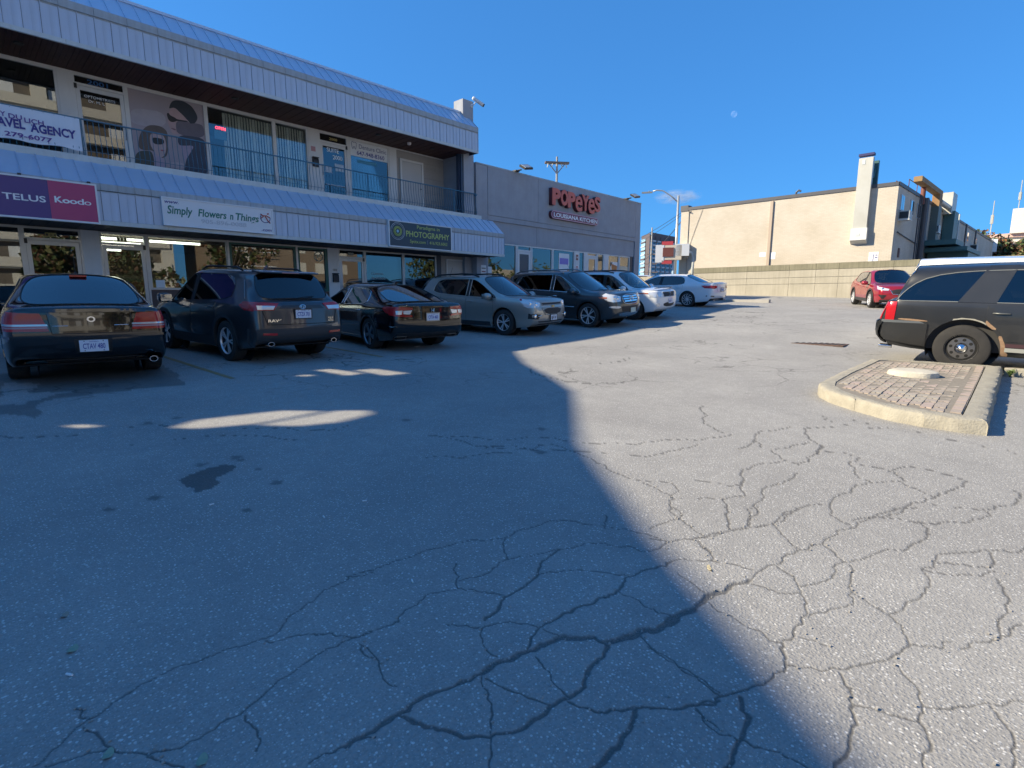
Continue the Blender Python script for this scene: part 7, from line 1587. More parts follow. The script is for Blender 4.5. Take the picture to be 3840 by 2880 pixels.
# dark german sport utility with chrome slatted grille
M_GRAPH = paint('dark_slate_car_paint', (.055,.062,.068), .5, .28)
P = sedan(4.78, 1.91, 1.79, 2.915, .90, .38, belt=[(-2.4,1.12),(-1.6,1.14),(-.4,1.10),(1.1,1.05),(1.7,1.07),(2.15,1.06),(2.36,1.02)], roof=[(-2.1,1.65),(-1.4,1.715),(-.3,1.745),(.4,1.70)], xd=-2.14, xdc=-2.26, x4b=-1.62, x47=-1.35, xrr=-1.85, xC=-.88, xB=.02, x8b=.66, xrf=.36, xa=1.15, xac=1.43,
    wb=.90, wr=.65, rprof=SUV_R, fprof=SUV_F, rdx=.05, gc=.24, dcrown=.025, rbulge=.06, glass=(4,5,7,8), gl_rear_window=C_DARK, gl_side_window=C_DARK, gl_front=C_DARK, gl_windscreen=glass('blue_windscreen', (.16,.24,.30), ior=1.65), ftop=-.02, fdx=-.05, zlow=.5, zmid=.78, ra=.435, trim=C_CHR, trimr=.007)
c = Car('parked_car', 'dark slate sport utility with chrome slatted grille and silver roof rails parked nose out', P, M_GRAPH)
c.doors([-1.05, -.02, 1.05], handle=C_CHR); c.arches(M_GRAPH, .055, .016)
for sd in ('left','right'):
    c.patch('rear_quarter_glass', sd, [(-2.02,1.58),(-1.52,1.63),(-1.66,1.24),(-2.14,1.22)], C_DARK, off=.004, step=.06); c.line('side_moulding', sd, [(-1.0,.66),(.95,.63)], C_CHR, r=.010, off=.004); c.patch('sill_cladding', sd, [(-.98,.38),(.98,.38),(.98,.27),(-.98,.27)], C_CLAD, off=.010, step=.09); c.line('belt_brightwork', sd, [(-1.9,1.175),(-.4,1.125),(.95,1.075)], C_CHR, r=.009, off=.004)
for sg in (1,-1):
    f = fl(sg); sd = 'left' if sg > 0 else 'right'
    h = c.patch('headlamp', 'front', f([(.52,.96),(.78,1.03),(.90,1.02),(.90,.86),(.80,.80),(.56,.82)]), C_CLEAR, off=.010, step=.045); c.patch('headlamp', sd, [(2.26,1.0),(2.0,1.06),(1.92,1.0),(2.02,.87),(2.26,.82)], C_CLEAR, off=.010, step=.045); c.patch('turn_lens', 'front', f([(.84,.95),(.89,.95),(.89,.90),(.85,.90)]), C_AMB, off=.016, parent=h, step=.04, thick=.008)
    for y, z, r in ((.64,.90,.055),(.76,.92,.05)): p = c.pt('front', sg*y, z, .012); q = MB(); q.lathe([(0,.004),(r*.55,.002),(r,-.01)], tuple(p), 'x', 16); q.build('lamp_bulb', C_CHR, h, smooth=True)
    c.patch('running_lamp', 'front', f(rnd([(.56,.67),(.84,.69),(.84,.62),(.58,.61)],2)), C_CLEAR, off=.014, step=.04)
    for y in (.10,.22): p0_, p1_ = c.pt('front', sg*y*1.0, .72, 0), c.pt('front', sg*y, .94, 0)
gr = c.patch('grille', 'front', rnd([(-.46,1.0),(.46,1.0),(.44,.80),(.30,.74),(-.30,.74),(-.44,.80)],1), C_MESH, off=.008, step=.06)
for z, w in ((.955,.43),(.885,.42),(.815,.38)): c.patch('grille_bar', 'front', [(-w,z+.022),(w,z+.022),(w,z-.022),(-w,z-.022)], C_CHR, off=.022, parent=gr, step=.06)
c.line('grille_rim', 'front', rnd([(-.47,1.01),(.47,1.01),(.45,.79),(.30,.73),(-.30,.73),(-.45,.79)],1)+[rnd([(-.47,1.01),(.47,1.01),(.45,.79),(.30,.73),(-.30,.73),(-.45,.79)],1)[0]], C_CHR, r=.011, off=.012)
p = c.pt('front', 0, .875, .035); q = MB(); q.tube([p+Vector((0,.095*math.cos(a),.095*math.sin(a))) for a in np.linspace(0,2*PI,25)], .010, 6, cap=False); [q.tube([p, p+Vector((0,.09*math.cos(a),.09*math.sin(a)))], [.016,.006], 6) for a in (PI/2, PI/2+2.094, PI/2+4.189)]; q.build('star_emblem', C_CHR, c.root)
q = MB(); pz = c.pt('top', 2.22, 0); q.tube([pz, pz+Vector((0,0,.05))], .006, 6); q.build('hood_ornament', C_CHR, c.root)
c.patch('lower_intake', 'front', [(-.52,.66),(.52,.66),(.46,.50),(-.46,.50)], C_MESH, off=.006, step=.07); c.patch('skid_plate', 'front', rnd([(-.62,.46),(.62,.46),(.5,.36),(-.5,.36)],1), C_CHR, off=.014, step=.06)
o = c.plate('front', .525, '', .10, off=.03); o.data.materials[0] = mat('pale_green_plate', (.40,.50,.46), .4)
c.line('hood_seam', 'top', [(1.35,.78),(1.9,.74),(2.18,.56)], r=.005); c.line('hood_seam', 'top', [(1.35,-.78),(1.9,-.74),(2.18,-.56)], r=.005); c.line('hood_crease', 'top', [(1.5,.30),(2.15,.24)], M_GRAPH, r=.006, off=0); c.line('hood_crease', 'top', [(1.5,-.30),(2.15,-.24)], M_GRAPH, r=.006, off=0)
c.rails(-1.7, .3, mat('satin_trim'), .06, r=.022); c.mirrors(.98, M_GRAPH, sc=1.2); c.wheels('split', C_ALLOY, 5, .70); c.wiper('front', (.5,1.13), (-.1,1.17)); c.line('hood_shadow', 'front', [(-.46,1.03),(.46,1.03)], C_BLK, r=.008)
c.place((14.48, 12.75), rad(-87))

# white boxy sport utility with hood deflector
M_WHT = paint('white_car_paint', (.72,.73,.74), .0, .3)
P = sedan(4.47, 1.81, 1.70, 2.64, .84, .36, belt=[(-2.3,1.06),(-1.4,1.06),(0,1.04),(1.1,1.02),(1.7,1.01),(2.0,1.0),(2.16,.97)], roof=[(-2.1,1.62),(-1.4,1.655),(-.3,1.67),(.5,1.63)], xd=-2.10, xdc=-2.20, x4b=-1.60, x47=-1.55, xrr=-1.98, xC=-.85, xB=.10, x8b=.80, xrf=.46, xa=1.10, xac=1.34,
    wb=.855, wr=.655, rprof=SUV_R, fprof=[-.16,-.04,.0,.0,-.03,0], rdx=.04, gc=.26, dcrown=.02, rbulge=.05, fbulge=.09, glass=(4,5,7,8), gl_rear_window=C_MID, gl_side_window=C_MID, gl_front=C_GLASS, gl_windscreen=C_GLASS, ftop=-.01, fdx=-.03, zlow=.5, zmid=.78, ra=.42)
c = Car('parked_car', 'white boxy sport utility with dark hood deflector parked nose out before the restaurant', P, M_WHT)
c.doors([-1.0, .08, 1.08]); c.arches(M_WHT, .06, .016)
for sg in (1,-1):
    f = fl(sg); sd = 'left' if sg > 0 else 'right'
    h = c.patch('headlamp', 'front', f([(.48,.95),(.74,.97),(.865,.96),(.865,.80),(.56,.80)]), C_CLEAR, off=.010, step=.045); c.patch('headlamp', sd, [(2.10,.955),(1.84,.965),(1.90,.82),(2.10,.80)], C_CLEAR, off=.010, step=.045); c.patch('turn_lens', 'front', f([(.80,.945),(.86,.94),(.86,.90),(.81,.90)]), C_AMB, off=.016, parent=h, step=.04, thick=.008)
    c.patch('fog_lamp', 'front', f(rnd([(.60,.60),(.74,.60),(.74,.48),(.60,.48)],2)), C_CLEAR, off=.010, step=.04)
c.patch('grille', 'front', [(-.42,.95),(.42,.95),(.36,.80),(-.36,.80)], C_MESH, off=.010, step=.06); c.patch('lower_intake', 'front', rnd([(-.40,.60),(.40,.60),(.36,.46),(-.36,.46)],1), C_MESH, off=.008, step=.06)
c.line('grille_rim', 'front', [(-.44,.96),(.44,.96),(.38,.79),(-.38,.79),(-.44,.96)], M_WHT, r=.012, off=.01)
p = c.pt('front', 0, .88, .025); q = MB(); q.tube([p+Vector((0,u*.06,w*.06)) for u,w in ((.75,.55),(.1,1),(-.75,.45),(.75,-.45),(-.1,-1),(-.75,-.55))], .014, 6); q.build('angular_emblem', C_CHR, c.root)
q = MB(); X = [c.pt('top', 2.02-.10*(abs(y)/.7)**2, y, .03) for y in np.linspace(-.68,.68,13)]; q.add([tuple(v) for v in X]+[tuple(v+Vector((.07,0,.035))) for v in X]+[tuple(v+Vector((.075,0,.02))) for v in X], [(i,i+1,14+i,13+i) for i in range(12)]+[(13+i,14+i,27+i,26+i) for i in range(12)]); q.build('hood_deflector', mat('smoked_deflector', (.03,.02,.02), .15), c.root, smooth='all')
c.plate('front', .64, 'BXLA 71', .05, off=.02); c.line('hood_seam', 'top', [(1.2,.76),(1.7,.74),(2.0,.62)], r=.005); c.line('hood_seam', 'top', [(1.2,-.76),(1.7,-.74),(2.0,-.62)], r=.005)
c.rails(-1.75, .35, C_BLK, .04, r=.022); c.mirrors(1.0, M_WHT, sc=1.1); c.wheels('five', C_GUN, 5, .62); c.antenna(-1.6, -.5, .35, .6); c.wiper('front', (.5,1.08), (-.1,1.11))
c.place((17.22, 12.5), rad(-88))

# white saloon, tail towards the drive
P = sedan(4.70, 1.80, 1.46, 2.686, .90, .335, belt=[(-2.46,1.02),(-1.7,1.0),(-.2,.935),(1.15,.90),(1.9,.86),(2.24,.76)], roof=[(-2,1.32),(-1.3,1.40),(-.3,1.445),(.45,1.40)], xd=-1.82, xdc=-1.98, x4b=-1.22, x47=-1.05, xrr=-1.05, xC=-.72, xB=.0, x8b=.62, xrf=.40, xa=1.14, xac=1.40,
    wr=.56, glass=(4,5,7,8), gl_rear_window=C_DARK, gl_side_window=C_DARK, gl_front=C_MID, gl_windscreen=C_GLASS, rtop=.03, dcrown=.03, tw=.225, zmid=.66)
c = Car('parked_car', 'white sedan with swirled alloy wheels parked nose in before the retaining wall', P, M_WHT)
c.doors([-1.1, -.03, 1.02]); c.arches(M_WHT, .03, .007, 'arch_lip')
for sg in (1,-1):
    f = fl(sg); sd = 'left' if sg > 0 else 'right'
    c.patch('tail_lamp', 'rear', f([(.45,.90),(.60,.94),(.88,.95),(.88,.83),(.70,.80),(.52,.83)]), C_REDD, off=.010, step=.04); c.patch('tail_lamp', sd, [(-2.40,.94),(-2.08,.95),(-1.94,.93),(-2.10,.83),(-2.40,.82)], C_REDD, off=.010, step=.04)
    c.patch('side_vent', 'rear', f([(.62,.50),(.86,.52),(.86,.48),(.64,.46)]), C_BLK, off=.008, step=.05); c.line('crease', sd, [(-2.2,.80),(-.5,.80),(1.3,.78)], M_WHT, r=.010, off=.0)
c.plate('rear', .76, 'CPXB 51', 0, off=.012, frame=C_BLK); c.patch('bumper_valance', 'rear', [(-.72,.38),(.72,.38),(.66,.28),(-.66,.28)], C_CLAD, off=.006, step=.07); c.line('bumper_brightwork', 'rear', [(-.5,.33),(.5,.33)], C_CHR, r=.010, off=.01); c.line('trunk_seam', 'rear', [(-.46,.99),(-.44,.70),(.44,.70),(.46,.99)], r=.004)
c.patch('trunk_lip', 'rear', [(-.60,1.035),(.60,1.035),(.56,1.01),(-.56,1.01)], M_WHT, off=.03, step=.06); c.tail_pipes([-.55,.55], .035, 1.6, .30)
c.mirrors(.93, M_WHT); c.fin(-.95, C_BLK); c.wheels('turbine', C_ALLOY, 10, .72)
c.place((23.5, 10.85), rad(91))

# red crossover, nose out at the far right
M_REDP = paint('red_car_paint', (.30,.012,.022), .25, .3)
P = sedan(4.55, 1.84, 1.67, 2.70, .93, .36, belt=[(-2.25,1.08),(-1.5,1.10),(-.3,1.03),(1.0,.99),(1.6,.98),(2.0,.955),(2.28,.90)], roof=[(-2.0,1.56),(-1.3,1.61),(-.3,1.65),(.35,1.61)], xd=-2.02, xdc=-2.14, x4b=-1.55, x47=-1.42, xrr=-1.78, xC=-.92, xB=.02, x8b=.58, xrf=.32, xa=1.02, xac=1.30,
    wb=.855, wr=.60, rprof=SUV_R, fprof=SUV_F, rdx=.05, gc=.24, dcrown=.025, rbulge=.06, fbulge=.14, glass=(4,5,7,8), gl_rear_window=C_DARK, gl_side_window=C_DARK, gl_front=C_MID, gl_windscreen=C_GLASS, ftop=-.04, fdx=-.06, zlow=.46, zmid=.74, ra=.415)
c = Car('parked_car', 'bright red crossover by the retaining wall half hidden behind the black utility vehicle', P, M_REDP)
c.doors([-1.0, .0, .96]); c.arches(C_CLAD, .06, .014)
for sd in ('left','right'): c.patch('sill_cladding', sd, [(-.92,.40),(.92,.40),(.92,.26),(-.92,.26)], C_CLAD, off=.012, step=.09)
for sg in (1,-1):
    f = fl(sg); sd = 'left' if sg > 0 else 'right'
    h = c.patch('headlamp', 'front', f([(.46,.83),(.74,.90),(.88,.93),(.88,.84),(.70,.77),(.50,.76)]), C_CLEAR, off=.010, step=.045); c.patch('headlamp', sd, [(2.18,.88),(1.84,.95),(1.95,.88),(2.18,.81)], C_CLEAR, off=.010, step=.045)
    p = c.pt('front', sg*.66, .825, .012); q = MB(); q.lathe([(0,.004),(.03,.002),(.05,-.01)], tuple(p), 'x', 16); q.build('lamp_bulb', C_CHR, h, smooth=True)
    c.patch('fog_recess', 'front', f([(.54,.58),(.80,.60),(.70,.44),(.62,.44)]), C_BLK, off=.008, step=.05)
c.patch('grille', 'front', rnd([(-.42,.82),(.42,.82),(.34,.62),(-.34,.62)],1), C_MESH, off=.008, step=.06); c.line('grille_brightwork', 'front', [(-.44,.80),(-.34,.62),(.34,.62),(.44,.80)], C_CHR, r=.014, off=.012); c.patch('bumper_cladding', 'front', [(-.80,.38),(.80,.38),(.74,.28),(-.74,.28)], C_CLAD, off=.010, step=.07); c.plate('front', .54, 'CBYK 294', 0, off=.02)
c.mirrors(.92, M_REDP, sc=1.15); c.wheels('ten', C_ALLOY, 10, .68); c.line('hood_seam', 'top', [(1.25,.72),(1.75,.68),(2.1,.5)], r=.004); c.line('hood_seam', 'top', [(1.25,-.72),(1.75,-.68),(2.1,-.5)], r=.004)
q = MB(); q.box(.95, 1.02, .1, .3, 1.02, 1.03); q.box(1.0,1.08,-.35,-.1,1.025,1.035); q.build('dash_papers', M_PAPER, c.root)
c.place((30.30, 5.12), rad(-156))

# big black utility vehicle, weathered, crossing at the right edge
M_TAHOE = mat('faded_black_paint', (.012,.013,.014), .34, .0, .5, coat=.5, var=.5, vscale=1.6, dirt=(.03,.03,.03))
P = sedan(5.13, 2.0, 1.90, 2.946, .98, .40, belt=[(-2.67,1.185),(2.0,1.175),(2.45,1.05)], roof=[(-2.4,1.80),(-1.6,1.85),(0,1.87),(.9,1.82)], xd=-2.48, xdc=-2.56, x4b=-2.10, x47=-2.16, xrr=-2.30, xC=-.98, xB=.05, x8b=.98, xrf=.72, xa=1.28, xac=1.5,
    wb=.955, wr=.735, rprof=[.24,.06,-.05,-.04,.06,.0], fprof=[-.16,-.04,0,0,-.03,0], rdx=.06, gc=.30, dcrown=.015, rbulge=.04, rbow=.03, cant=.12, glass=(3,4,5,7,8), gl_rear_window=C_DARK, gl_side_window=C_DARK, gl_front=C_DARK, gl_windscreen=C_DARK, ftop=-.02, zlow=.55, zmid=.86, ra=.50, tw=.27, sh=.08, plan=[(-2.67,.955),(-2.5,.985),(-2.2,1),(1.3,1),(2.0,.97),(2.46,.85)], trim=mat('worn_window_seal', (.16,.17,.17), .5), trimr=.008)
c = Car('parked_car', 'big weathered black utility vehicle with plain steel wheels crossing the right edge', P, M_TAHOE)
for sd in ('left','right'):
    c.patch('pillar_cover', sd, [(-1.28,1.79),(-.92,1.80),(-1.12,1.185),(-1.62,1.185)], M_TAHOE, off=.010, step=.08)
    c.patch('sill_cladding', sd, [(-.92,.46),(1.0,.46),(1.0,.40),(-.92,.40)], mat('worn_grey_sill', (.30,.31,.29), .6), off=.03, step=.09); c.patch('sill', sd, [(-.92,.53),(1.0,.53),(1.0,.47),(-.92,.47)], mat('dark_maroon_sill', (.05,.02,.025), .6), off=.012, step=.09)
    c.patch('side_bumper', sd, [(-2.66,.80),(-1.98,.80),(-1.98,.40),(-2.2,.42),(-2.6,.48)], M_TAHOE, off=.028, step=.07); c.patch('bumper_step', sd, [(-2.66,.84),(-2.1,.835),(-2.02,.80),(-2.66,.79)], mat('bumper_top', (.10,.11,.12), .25), off=.030, step=.06)
    c.patch('tail_lamp', sd, [(-2.62,1.16),(-2.47,1.165),(-2.48,.84),(-2.62,.84)], C_RED, off=.012, step=.05)
c.doors([-1.22, .0, 1.15], zlo=.56, handle=mat('dull_door_handle', (.12,.125,.12), .35, .3), hz=1.02)
for sg in (1,-1): f = fl(sg); c.patch('tail_lamp', 'rear', f([(.80,1.15),(.93,1.15),(.94,.84),(.80,.84)]), C_RED, off=.012, step=.05)
c.patch('bumper', 'rear', [(-.96,.80),(.96,.80),(.92,.44),(-.92,.44)], M_TAHOE, off=.05, step=.08); c.plate('rear', .95, 'BYPT 640', 0)
RUST = mat('rust_and_primer', (.28,.19,.12), .9, var=.6, vscale=14, dirt=(.14,.06,.03)); PRIM = mat('bare_primer', (.30,.29,.25), .85, var=.4, vscale=10)
def archpt(a, r): return (c.ax[0]+r*math.cos(rad(a)), P['rt']+r*math.sin(rad(a)))
for sd in ('right','left'):
    c.patch('rust_patch', sd, [archpt(a, .503) for a in range(56, 114, 6)]+[archpt(a, .522+.006*((a//7)%2)) for a in range(108, 54, -6)], PRIM, off=.004, step=.03)
    c.patch('rust_patch', sd, rnd([archpt(40,.51),archpt(60,.51),archpt(62,.58),archpt(54,.63),archpt(44,.60)],1), RUST, off=.004, step=.03)
    c.patch('rust_patch', sd, rnd([archpt(-2,.51),archpt(14,.505),archpt(30,.51),archpt(26,.56),archpt(10,.56),archpt(-2,.60),archpt(-14,.62),archpt(-18,.53)],1), RUST, off=.004, step=.03)
    c.patch('rust_patch', sd, rnd([(-2.42,.875),(-2.2,.87),(-1.98,.85),(-2.0,.83),(-2.42,.845)],1), RUST, off=.004, step=.03)
c.wheels('steel', mat('dull_steel_wheel', (.16,.16,.165), .3, .75), 8, .585, .26); c.mirrors(1.12, M_TAHOE, sc=1.5); c.tail_pipes([-.80], .04, 1, .33); c.line('drip_rail', 'right', [(-2.3,1.80),(-1.2,1.835),(.6,1.835)], C_BLK, r=.006, off=.002)
c.place((12.98, .70), rad(-90))

# white utility van beyond it, only its roof shows
P = sedan(5.3, 2.0, 1.98, 3.1, .95, .37, belt=[(-2.8,1.15),(2.0,1.15),(2.45,1.0)], roof=[(-2.6,1.94),(0,1.96),(1.0,1.90)], xd=-2.62, xdc=-2.66, x4b=-2.3, x47=-2.3, xrr=-2.50, xC=-1.0, xB=.2, x8b=1.25, xrf=1.0, xa=1.7, xac=1.95, wb=.96, wr=.80, rprof=SUV_R, fprof=SUV_F, rdx=.02, gc=.25, dcrown=.01, rbulge=.03, rbow=.02, glass=(5,7,8), gl_windscreen=C_MID, gl_side_window=C_DARK, zlow=.5, zmid=.8, lev=2, ra=.44)
c = Car('parked_van', 'white van whose flat roof shows above the black utility vehicle', dict(P, cat='van'), M_WHT); c.wheels('five', C_ALLOY, 5, .62); c.mirrors(1.45, M_WHT); c.doors([-1.1,.15,1.4]); c.place((16.9, 1.02), rad(-90))
# two pale cars across the street
for k, (lab, dx, yaw, px_) in enumerate((('white hatchback parked across the street left of the light pole', 47.6, 150, 27.3), ('silver hatchback parked across the street just right of the white one', 50.5, 150, 27.6))):
    P = sedan(4.4, 1.8, 1.62, 2.6, .9, .34, belt=[(-2.3,1.02),(0,.98),(1.0,.95),(2.2,.80)], roof=[(-2,1.52),(-.3,1.6),(.4,1.56)], xd=-2.0, xdc=-2.1, x4b=-1.5, x47=-1.4, xrr=-1.7, xC=-.85, xB=.05, x8b=.62, xrf=.35, xa=1.05, xac=1.3, wr=.60, rprof=SUV_R, glass=(4,5,7,8), lev=2, gl_side_window=C_DARK, gl_windscreen=C_MID)
    c = Car('parked_car', lab, P, M_WHT if k == 0 else M_CHAMP); c.wheels('five', C_ALLOY, 5, .62); c.place((dx, px_), rad(yaw))
# ------------------------------------------------------------------ paved island, kerbs, litter
isl = thing('traffic_island', 'raised island of interlocking pavers with a rough concrete kerb at right', 'island', (9.4, 1.0, G(9.4, 1.0)))
IX = isl.location.copy(); KH = .15
outer = [(7.17,.13),(7.12,.34),(7.11,.64),(7.18,.97),(7.42,1.34),(7.68,1.64),(7.99,1.85),(8.30,1.95),(9.5,1.97),(11.5,1.90),(11.72,1.76),(12.05,.13)]
inner = [(7.34,.34),(7.33,.46),(7.35,.77),(7.50,1.16),(7.72,1.42),(7.95,1.60),(8.22,1.73),(8.53,1.79),(9.5,1.80),(11.4,1.74),(11.52,1.64),(11.84,.34)]
M_KERB = mat('rough_old_kerb', (.36,.335,.275), .95, 0, .25, var=.5, vscale=7, dirt=(.22,.20,.165), bump=.9, bscale=45, streak=.0)
def dens(P, k=6):
    r = []
    for a, b in zip(P, P[1:]+P[:1]): n = max(1, int(math.dist(a,b)/.09)); r += [(a[0]+(b[0]-a[0])*i/n, a[1]+(b[1]-a[1])*i/n) for i in range(n)]
    return r
def kerb_run(A, B_, n, m_, name='kerb_stone', top=KH, gap=.006):
    """one cast kerb stone between paired outer and inner edges A, B_ (lists of equal length), with crumbled arrises"""
    mb = MB(); V = []
    for i in range(len(A)):
        a, b = A[i], B_[i]; zg = G(*a); zt = G((a[0]+b[0])/2,(a[1]+b[1])/2)+top; j = lambda s: float(RNG.normal(0, s)); dx, dy = (b[0]-a[0]), (b[1]-a[1]); L = math.hypot(dx,dy)+1e-6; ux, uy = dx/L, dy/L
        pts = [(-.012+j(.006), -.12), (-.008+j(.008), zt-zg-.055+j(.01)), (.012+j(.006), zt-zg-.014+j(.005)), (.05+j(.006), zt-zg+j(.003)), (L*.6, zt-zg+j(.002)), (L-.006, zt-zg+j(.002)), (L, -.1)]
        V.append([(a[0]+ux*t-IX.x, a[1]+uy*t-IX.y, zg+z-IX.z) for t, z in pts])
    k = len(V[0]); mb.v = [p for r in V for p in r]; mb.f = [(i*k+q, i*k+q+1, (i+1)*k+q+1, (i+1)*k+q) for i in range(len(V)-1) for q in range(k-1)]+[tuple(range(k)), tuple((len(V)-1)*k+q for q in range(k))[::-1]]; mb.m = [0]*len(mb.f)
    return mb.build(name, m_, isl, smooth=True)
def lerp_run(ia, ib):
    A = []; B_ = []
    for i in range(ia, ib):
        n = max(2, int(math.dist(outer[i%12], outer[(i+1)%12])/.07))
        for t in np.arange(n)/n: A.append(tuple(np.array(outer[i%12])*(1-t)+np.array(outer[(i+1)%12])*t)); B_.append(tuple(np.array(inner[i%12])*(1-t)+np.array(inner[(i+1)%12])*t))
    A.append(outer[ib%12]); B_.append(inner[ib%12]); return A, B_
for ia, ib in ((0,2),(2,4),(4,7),(7,8),(8,9),(9,11)): kerb_run(*lerp_run(ia, ib), 0, M_KERB)
Ae = [(x,.13) for x in np.arange(12.05, 7.16, -.08)]; Be = [(min(x,11.84) if x > 11.8 else max(x,7.34) if x < 7.4 else x,.335) for x in np.arange(12.05, 7.16, -.08)]
cut = int(len(Ae)*.45); kerb_run(Ae[:cut], Be[:cut], 0, M_KERB); kerb_run(Ae[cut-1:-4], Be[cut-1:-4], 0, M_KERB); kerb_run(Ae[-5:]+[outer[0]], Be[-5:]+[inner[0]], 0, M_KERB)
bed = MB(); top = [(x-IX.x, y-IX.y, G(x,y)+KH-.010-IX.z) for x,y in inner]; n_ = len(top); bed.add(top, [tuple(range(n_))]); bed.build('sand_bed', mat('joint_sand', (.25,.22,.18), .95, var=.4, vscale=20), isl)
# pavers laid in rows, tones varied, each a block of its own
TON = [mat('paver_tone_%d' % k, c_, .9, 0, .3, var=.3, vscale=9, bump=.4, bscale=80) for k, c_ in enumerate(((.40,.335,.28),(.375,.32,.275),(.42,.34,.295),(.36,.315,.265),(.39,.35,.295)))]
def paver_shape(w, d, notch):
    """block outline with the small stepped sides of an interlocking paver"""
    if not notch: o = [(0,0),(w,0),(w,d),(0,d)]
    else: e = .004; o = [(0,0),(w*.5,0),(w*.5+.01,e),(w,e),(w,d*.45),(w-.012,d*.55),(w-.012,d-e),(w*.5,d-e),(w*.5-.01,d-2*e),(0,d-2*e),(0,d*.55),(.012,d*.45)]
    return o
PM = []
for m_ in TON:
    mb = MB(); mb.prism(paver_shape(.211, .1125, True), lambda u,w,t: (u,w,t), 0, .06); o = mb.build('paver', m_, isl, bevel=0); o['tmp'] = 1; PM.append(o)
for o in PM: bpy.data.objects.remove(o, do_unlink=True) if False else None
used = [False]*len(PM)
BM_ = []
def put(src_i, x, y, rot=0):
    z = G(x,y)+KH-.058+float(RNG.normal(0,.0018))-IX.z; tilt = (float(RNG.normal(0,.006)), float(RNG.normal(0,.006)), rot+float(RNG.normal(0,.008)))
    if not used[src_i]: o = PM[src_i]; used[src_i] = True; o.location = (x-IX.x, y-IX.y, z); o.rotation_euler = tilt
    else: inst(PM[src_i], 'paver', isl, (x-IX.x, y-IX.y, z), tilt)
inn = [np.array(p) for p in inner]; cen = np.array([9.4,1.05]); field = [tuple(cen+(p-cen)*np.array([.995,.985])) for p in inn]
cnt = 0
for r, y in enumerate(np.arange(.50, 1.66, .113)):
    for x in np.arange(7.38+(.10 if r%2 else 0), 11.75, .213):
        c4 = [(x,y),(x+.2,y),(x+.2,y+.1),(x,y+.1)]
        if all(inpoly(np.array([p[0]]), np.array([p[1]]), field)[0] for p in c4) and math.hypot(x+.1-10.03, y+.05-1.10) > .33:
            put(int(RNG.integers(5)), x, y); cnt += 1
BB = []
for m_ in TON[:3]:
    mb = MB(); mb.box(0,.205,0,.092,0,.06); BB.append([mb, m_, None])
for k, y in enumerate((.352,)):
    for i, x in enumerate(np.arange(7.42, 11.72, .212)):
        s_ = int(RNG.integers(3)); z = G(x,y)+KH-.056-IX.z
        if BB[s_][2] is None: BB[s_][2] = BB[s_][0].build('border_brick', BB[s_][1], isl); BB[s_][2].location = (x-IX.x, y-IX.y, z)
        else: inst(BB[s_][2], 'border_brick', isl, (x-IX.x, y-IX.y, z+float(RNG.normal(0,.0015))), (0,0,float(RNG.normal(0,.01))))
for o in list(isl.children):
    if o.name.startswith('paver') and 'tmp' in o: del o['tmp']
sl_ = MB(); prof = [(0,.10),(.20,.105),(.285,.10),(.315,.085),(.325,.05),(.325,-.02)]; N = 26; V = []
for r, h in prof:
    for j in range(N): a = 2*PI*j/N; k = 1+.03*math.sin(3*a+1)+.02*math.sin(7*a); V.append((r*k*1.02*math.cos(a), r*k*.98*math.sin(a), h))
sl_.add(V, [(i*N+j, i*N+(j+1)%N, (i+1)*N+(j+1)%N, (i+1)*N+j) for i in range(len(prof)-1) for j in range(N)]); o = sl_.build('concrete_footing', mat('pale_worn_concrete', (.56,.52,.43), .9, var=.35, vscale=6, bump=.6, bscale=30), smooth=True); o.location = (10.03,1.10,G(10.03,1.10)+KH-.03); tag(o, 'round pale concrete footing set in the middle of the paved island', 'footing')
k2 = MB()
for i in range(6):
    y0 = .10-i*1.0; k2.box(12.02+.0, 12.22, y0-.99, y0, G(12.1,y0)-.2, G(12.1,y0)+.12)
o = k2.build('parking_kerb', M_KERB, bevel=.015); tag(o, 'low kerb running on behind the island at the right edge', 'kerb')
def weed(x, y, n, h, seed, label):
    g = random.Random(seed); mb = MB()
    for i in range(n):
        a = g.uniform(0, 6.28); L = h*g.uniform(.5,1.1); w = .008; d = Vector((math.cos(a), math.sin(a), 0)); s = Vector((-d.y, d.x, 0))*w
        p0, p1, p2 = Vector((0,0,0)), d*L*.35+Vector((0,0,L*.7)), d*L*.9+Vector((0,0,L*g.uniform(.5,.9))); mb.add([p0-s, p0+s, p1+s, p1-s, p2], [(0,1,2,3),(3,2,4)])
    o = mb.build('weed_tuft', mat('weed_green', (.09,.14,.03), .6), fix=False); o.location = (x, y, G(x,y)); tag(o, label, 'weed')
weed(11.9, .02, 40, .16, 3, 'green weed tuft growing at the far right corner of the island')
weed(9.72, .80, 10, .03, 5, 'tiny weeds at the rim of the round concrete footing'); bpy.data.objects[-1].location if False else None
# drain grate near the big utility vehicle
d_ = (14.2, 3.4); gr_ = thing('drain_grate', 'rusty slotted drain set in the asphalt left of the island', 'drain', (d_[0], d_[1], G(*d_)))
mb = MB(); mb.box(-.30,.30,-.55,.55,-.02,.006); mb.build('frame', mat('rusty_iron', (.13,.085,.07), .8, .3), gr_)
for k in range(9): mb = MB(); mb.box(-.24,.24,-.49+k*.115,-.43+k*.115,.0061,.012); mb.build('slot', mat('drain_slot', (.03,.025,.025), .9), gr_)
